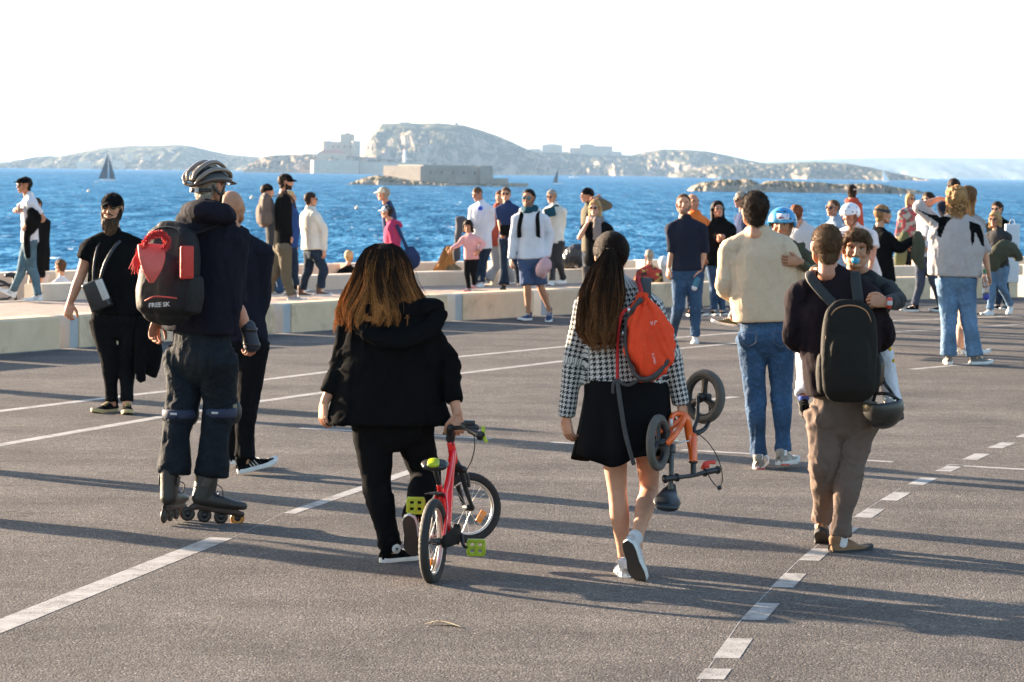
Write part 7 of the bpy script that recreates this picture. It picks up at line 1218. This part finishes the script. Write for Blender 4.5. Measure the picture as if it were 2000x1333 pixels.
# pearl necklace etc. skipped at this size
# ================= RED CHILD BIKE =================
RED = plain('bike_red', (.85, .008, .01), .25, 0, .5, coat=.8, var=.03); RUB = plain('tyre_rubber', (.022, .021, .02), .75, bump=.004, bs_=120); LIME = plain('lime_plastic', (.42, .5, .02), .35, var=.04); ORE = plain('reflector_orange', (.85, .25, .01), .25, coat=.5); RIM = plain('rim_alloy', (.6, .58, .54), .3, .9)
rt = root('child_bicycle', 'red child bicycle with lime pedals pushed along by the woman in black', 'bicycle', P(850, 1135, 13.75))
def wheel(c, n_, r, tr, spokes=20, rimm=RIM, refl=None, mags=False, tyrem=RUB):
    w = MB(); torus(w, c, n_, r - tr, tr, seg=84, ts=10, knob=.1 if not mags else None); wo = w.build('wheel', tyrem, rt); a = unit(np.cross(n_, [0, 0, 1])); b = np.cross(unit(n_), a); rr_ = r - 2 * tr
    m = MB(); torus(m, c, n_, rr_, .008, seg=60, ts=8, rw=tr * .55); x = m.build('rim', rimm, rt); x.parent = wo
    m = MB()
    if mags:
        for i in range(3): t = i * 2.094 + .5; d = a * math.cos(t) + b * math.sin(t); tube(m, [np.asarray(c), np.asarray(c) + d * rr_ * .55, np.asarray(c) + d * rr_], [(.022, .012), (.018, .01), (.024, .01)], side=np.cross(d, unit(n_)), seg=10)
    else:
        for i in range(spokes): t = 2 * math.pi * i / spokes; d = a * math.cos(t) + b * math.sin(t); d2 = a * math.cos(t + .35 * (-1) ** i) + b * math.sin(t + .35 * (-1) ** i); tube(m, [np.asarray(c) + d2 * .016 + unit(n_) * .022 * (-1) ** i, np.asarray(c) + d * rr_], .0011, seg=4, k=1)
    x = m.build('spokes', BLK if mags else MET, rt); x.parent = wo; m = MB(); disc(m, c, n_, .018, .075, mi=0); x = m.build('hub', BLK, rt); x.parent = wo
    if refl is not None: m = MB(); d = a * math.cos(refl) + b * math.sin(refl); box(m, np.asarray(c) + d * rr_ * .62, (.033, .017, .006), np.array([np.cross(d, unit(n_)), d, unit(n_)])[[0, 1, 2]], bev=.004); x = m.build('reflector', ORE, rt); x.parent = wo
    return wo
nr = unit((.975, -.22, .0)); nf = unit((.42, -.9, .1)); CR = P(846, 1058, 13.62); CF = P(915, 992, 14.3); nr_a = unit(np.cross(nr, [0, 0, 1]))
wheel(CR, nr, .208, .024, refl=math.pi / 2 * -1 if np.cross(nr, nr_a)[2] > 0 else math.pi / 2); a = unit(np.cross(nf, [0, 0, 1])); b = np.cross(nf, a); t_ = math.atan2(-.55 / abs(b[2]) * np.sign(b[2]), .8 * np.sign(a[0])); wheel(CF, nf, .18, .022, refl=t_)
q = lambda u, v, z=14.0: P(u, v, z); BB = q(873, 1043, 13.98); HT, HB_ = q(881, 866, 14.2), q(887, 903, 14.22); ST = q(858, 948, 13.9)
mb = MB(); tube(mb, [HT, HB_], [.021, .022], k=1); tube(mb, [q(884, 885, 14.2), q(879, 940, 14.12), q(876, 1000, 14.03), BB], [(.02, .026), (.02, .026), (.018, .024), (.018, .02)], k=4); tube(mb, [q(883, 880, 14.2), q(876, 935, 14.06), q(866, 972, 13.94)], [.014, .014, .013]); tube(mb, [ST, BB], [.015, .016], k=1)
for s in (-1, 1): tube(mb, [BB + nr * .03 * s, BB * .5 + CR * .5 + nr * .045 * s, CR + nr * .05 * s], [.009, .008, .007]); tube(mb, [q(862, 968, 13.92) + nr * .02 * s, q(855, 1000, 13.8) + nr * .045 * s, CR + nr * .05 * s], [.008, .008, .007])
mb.build('frame', RED, rt)
mb = MB(); tube(mb, [q(850, 918, 13.86), ST], [.0125, .0125], k=1); sp = mb.build('seat_post', BLK, rt)
mb = MB(); tube(mb, [q(849, 913, 13.76), q(850, 906, 13.83), q(853, 907, 13.92), q(857, 909, 14.02)], [(.06, .02), (.07, .026), (.045, .02), (.02, .014)], side=[1, 0, 0], seg=16, k=4); sd_ = mb.build('saddle', plain('saddle_black', (.02, .02, .022), .35), rt); mb = MB(); tube(mb, [q(846, 909, 13.735), q(848, 899, 13.82), q(850, 899, 13.86)], [(.03, .012), (.03, .01), (.008, .006)], side=[1, 0, 0], seg=12, k=4); x = mb.build('saddle_panel', LIME, rt); x.parent = sd_
mb = MB(); tube(mb, [q(880, 858, 14.2), q(880, 850, 14.19)], [.024, .022], k=1); tube(mb, [q(880, 852, 14.19), q(881, 836, 14.15)], [.016, .02], k=1); tube(mb, [q(868, 846, 14.36), q(881, 838, 14.16), q(905, 836, 14.0), q(922, 843, 13.93), q(938, 851, 13.86)], [.011, .012, .011, .011, .011]); hb = mb.build('handlebar', BLK, rt)
mb = MB(); tube(mb, [q(918, 841, 13.94), q(938, 851, 13.86)], [.0165, .0165], k=1, seg=14); disc(mb, q(938.5, 851.5, 13.855), unit(q(938, 851, 13.86) - q(918, 841, 13.94)), .023, .008); x = mb.build('grip', BLK, rt); x.parent = hb
mb = MB(); box(mb, q(917, 826, 13.98), (.028, .025, .012), bev=.005); tube(mb, [q(905, 832, 14), q(930, 836, 13.96)], [.019, .018]); x = mb.build('brake_housing', BLK, rt); x.parent = hb
mb = MB(); ribbon(mb, [q(944, 834, 13.9), q(944, 846, 13.88), q(947, 858, 13.86), q(951, 863, 13.85)], .009, .005, [1, 0, 0]); x = mb.build('brake_lever', LIME, rt); x.parent = hb
mb = MB(); tube(mb, [q(926, 852, 13.92), q(927, 875, 13.9), q(921, 900, 13.98), q(912, 917, 14.1)], .0028, seg=6, k=5); tube(mb, [q(890, 846, 14.05), q(886, 856, 14.1), q(884, 870, 14.15)], .0028, seg=6, k=4); mb.build('brake_cable', BLK, rt)
mb = MB()
for s in (-1, 1): tube(mb, [q(893, 912, 14.24) + nf * .035 * s, q(903, 955, 14.27) + nf * .045 * s, CF + nf * .05 * s], [.014, .013, .009])
tube(mb, [q(888, 900, 14.22), q(893, 915, 14.24)], [.02, .03]); ell(mb, q(905, 918, 14.2), (.02, .02, .02)); tube(mb, [q(905, 918, 14.2), q(913, 930, 14.2), q(916, 950, 14.2)], .008); mb.build('fork', BLK, rt)
mb = MB(); disc(mb, BB + nr * .05, nr, .052, .02); tube(mb, [BB + nr * .05, (BB + CR) / 2 + nr * .055, CR + nr * .05], [(.05, .012), (.042, .01), (.03, .01)], side=[0, 0, 1], seg=14); mb.build('chain_guard', plain('guard_black', (.012, .012, .012), .85, spec=.1), rt)
mb = MB(); pe1, pe2 = q(812, 988, 13.98), q(930, 1070, 13.98); tube(mb, [BB - nr * .06, BB - nr * .07 + [0, .02, .06], pe1 + [.05, 0, 0]], [.009, .009, .008]); tube(mb, [BB + nr * .075, BB + nr * .085 + [0, -.02, -.05], pe2 - [.045, 0, 0]], [.009, .009, .008]); mb.build('crank', BLK, rt)
for pc in (pe1, pe2):
    mb = MB(); w_, h_ = .043, .033
    for dz in (-1, 1): box(mb, pc + [0, 0, dz * h_], (w_, .012, .01), bev=.004)
    for dx in (-1, 0, 1): box(mb, pc + [dx * w_ * .88, 0, 0], (.0095, .012, h_), bev=.003)
    box(mb, pc, (w_, .008, .009), bev=.003); mb.build('pedal', LIME, rt)
mb = MB(); tube(mb, [q(842, 965, 13.72), q(855, 963, 13.85), q(864, 975, 13.95)], [(.03, .004), (.03, .005), (.02, .005)], side=[1, 0, 0], seg=10); mb.build('mudguard', BLK, rt)
# ================= ORANGE BALANCE BIKE =================
ORG_ = plain('bike_orange', (.85, .13, .01), .3, 0, .5, coat=.7, var=.03); FOAM = plain('foam_tyre', (.1, .09, .078), .85, bump=.003, bs_=160)
rt = root('balance_bike', 'orange balance bike carried upside down by the woman in houndstooth', 'bicycle', P(1330, 1000, 13.75)); q = lambda u, v, z=13.75: P(u, v, z)
n1 = unit((.92, -.38, .02)); n2 = unit((-.72, -.68, .05)); C1 = q(1286, 865, 13.66); C2 = q(1375, 775, 14.05)
wheel(C1, n1, .139, .021, mags=True, tyrem=FOAM, rimm=BLK); wheel(C2, n2, .137, .022, mags=True, tyrem=FOAM, rimm=BLK)
mb = MB()
for s in (-1, 1): tube(mb, [C1 + n1 * .05 * s + (0 if s > 0 else 0), C1 + n1 * .055 * s + [.03, .02, .04], q(1322, 832, 13.8) + n1 * .02 * s, q(1336, 816, 13.85)], [.015, .014, .015, .016])
tube(mb, [q(1311, 872, 13.78), q(1310, 840, 13.8), q(1312, 815, 13.84), q(1325, 808, 13.86), q(1340, 817, 13.86), q(1346, 850, 13.88), q(1352, 880, 13.86), q(1354, 899, 13.84)], [(.015, .015), (.014, .014), (.014, .014), (.014, .014), (.02, .02), (.022, .02), (.02, .02), (.021, .021)], k=5); tube(mb, [q(1354, 852, 13.88), q(1354, 900, 13.84)], [.02, .021], k=1); mb.build('frame', ORG_, rt)
mb = MB(); box(mb, q(1311, 826, 13.76), (.008, .006, .018)); mb.build('decal', LG, rt)
mb = MB(); tube(mb, [q(1312, 872, 13.78), q(1312, 882, 13.77)], [.02, .02], k=1); tube(mb, [q(1312, 880, 13.77), q(1310, 955, 13.72)], [.0125, .0125], k=1); mb.build('seat_post', plain('post_grey_black', (.05, .05, .048), .4), rt)
mb = MB(); tube(mb, [q(1312, 948, 13.84), q(1306, 965, 13.78), q(1303, 980, 13.7), q(1303, 992, 13.62)], [(.022, .012), (.045, .018), (.068, .024), (.055, .02)], side=[1, 0, 0], seg=16, k=4); mb.build('saddle', plain('saddle_blue_black', (.015, .018, .022), .4), rt)
mb = MB(); tube(mb, [q(1354, 902, 13.84), q(1354, 928, 13.82)], [.014, .014], k=1); torus(mb, q(1354, 903, 13.84), (0, 0, 1), .018, .006); tube(mb, [q(1299, 936, 13.66), q(1322, 933, 13.7), q(1354, 929, 13.82), q(1380, 922, 13.9), q(1401, 918, 13.96)], [.011] * 5); hb = mb.build('handlebar', BLK, rt)
for a_, b_ in (((1299, 936, 13.66), (1322, 933, 13.7)), ((1376, 923, 13.9), (1401, 918, 13.96))):
    mb = MB(); tube(mb, [q(*a_), q(*b_)], [.016, .016], k=1); 
    for e_ in (a_, b_): disc(mb, q(*e_), unit(q(*b_) - q(*a_)), .021, .008)
    x = mb.build('grip', BLK, rt); x.parent = hb
mb = MB(); ribbon(mb, [q(1372, 915, 13.86), q(1378, 905, 13.86), q(1396, 903, 13.88)], .01, .006, [0, 0, 1]); box(mb, q(1380, 910, 13.86), (.014, .012, .012), bev=.004); x = mb.build('brake_lever', plain('lever_red', (.7, .04, .02), .35), rt); x.parent = hb
mb = MB(); tube(mb, [q(1358, 842, 13.88), q(1384, 866, 13.86), q(1402, 895, 13.85), q(1411, 930, 13.86), q(1405, 953, 13.88), q(1392, 942, 13.88), q(1382, 925, 13.88)], .0028, seg=6, k=6); ell(mb, q(1405, 953, 13.87), (.012, .01, .012)); mb.build('brake_cable', BLK, rt)
mb = MB()
for s in (-1, 1): tube(mb, [q(1356, 848, 13.9), q(1366, 838, 13.94) + n2 * .04 * s, q(1374, 815, 14.0) + n2 * .045 * s, C2 + n2 * .045 * s], [.015, .011, .01, .008])
mb.build('fork', BLK, rt)
mb = MB(); box(mb, q(1318, 862, 13.72), (.016, .008, .008), bev=.002); tube(mb, [q(1315, 868, 13.72), q(1330, 864, 13.72), q(1345, 862, 13.74)], .004, seg=6); mb.build('caliper', MET, rt)
# ================= PARKED BICYCLE at the far left, and walkers left of the frame (they throw the long shadows) =================
rt = root('parked_bicycle', 'dark bicycle lying against the wall at the left edge with its saddle showing', 'bicycle', P(15, 590, 42.2)); q = lambda u, v, z=42.2: P(u, v, z)
wheel(q(-6, 585, 42.2), unit((.3, -.9, .2)), .3, .025, 24); mb = MB(); tube(mb, [q(26, 545), q(22, 580), q(-6, 585)], .016, seg=8); tube(mb, [q(24, 556), q(-20, 560)], .016, seg=8); mb.build('frame', BLK, rt); mb = MB(); tube(mb, [q(12, 538), q(22, 537), q(34, 541)], [(.03, .04), (.04, .05), (.05, .07)], side=[0, 0, 1]); mb.build('saddle', plain('saddle_gloss', (.02, .02, .02), .25), rt)
def copy_tree(o, parent=None, dx=None, label=None, rz=0):
    c = o.copy(); S.collection.objects.link(c); c.parent = parent
    if parent is None: c.location = (o.location[0] + dx[0], o.location[1] + dx[1], 0); c['label'] = label; c.rotation_euler = (0, 0, rz)
    for ch in list(o.children): copy_tree(ch, c)
    return c
for src, x, y, rz, lab in ((J8, -5.3, 17.3, .2, 'walker in plum and taupe just left of the frame nearest the camera'), (J10, -4.35, 18.9, .4, 'walker in a navy jumper just left of the frame by the long line'), (J11, -6.9, 26.4, 0.2, 'walker in a white hoodie and shorts left of the frame near the wall')):
    p = src['root'].location; copy_tree(src['root'], None, (x - p[0], y - p[1]), lab, rz)
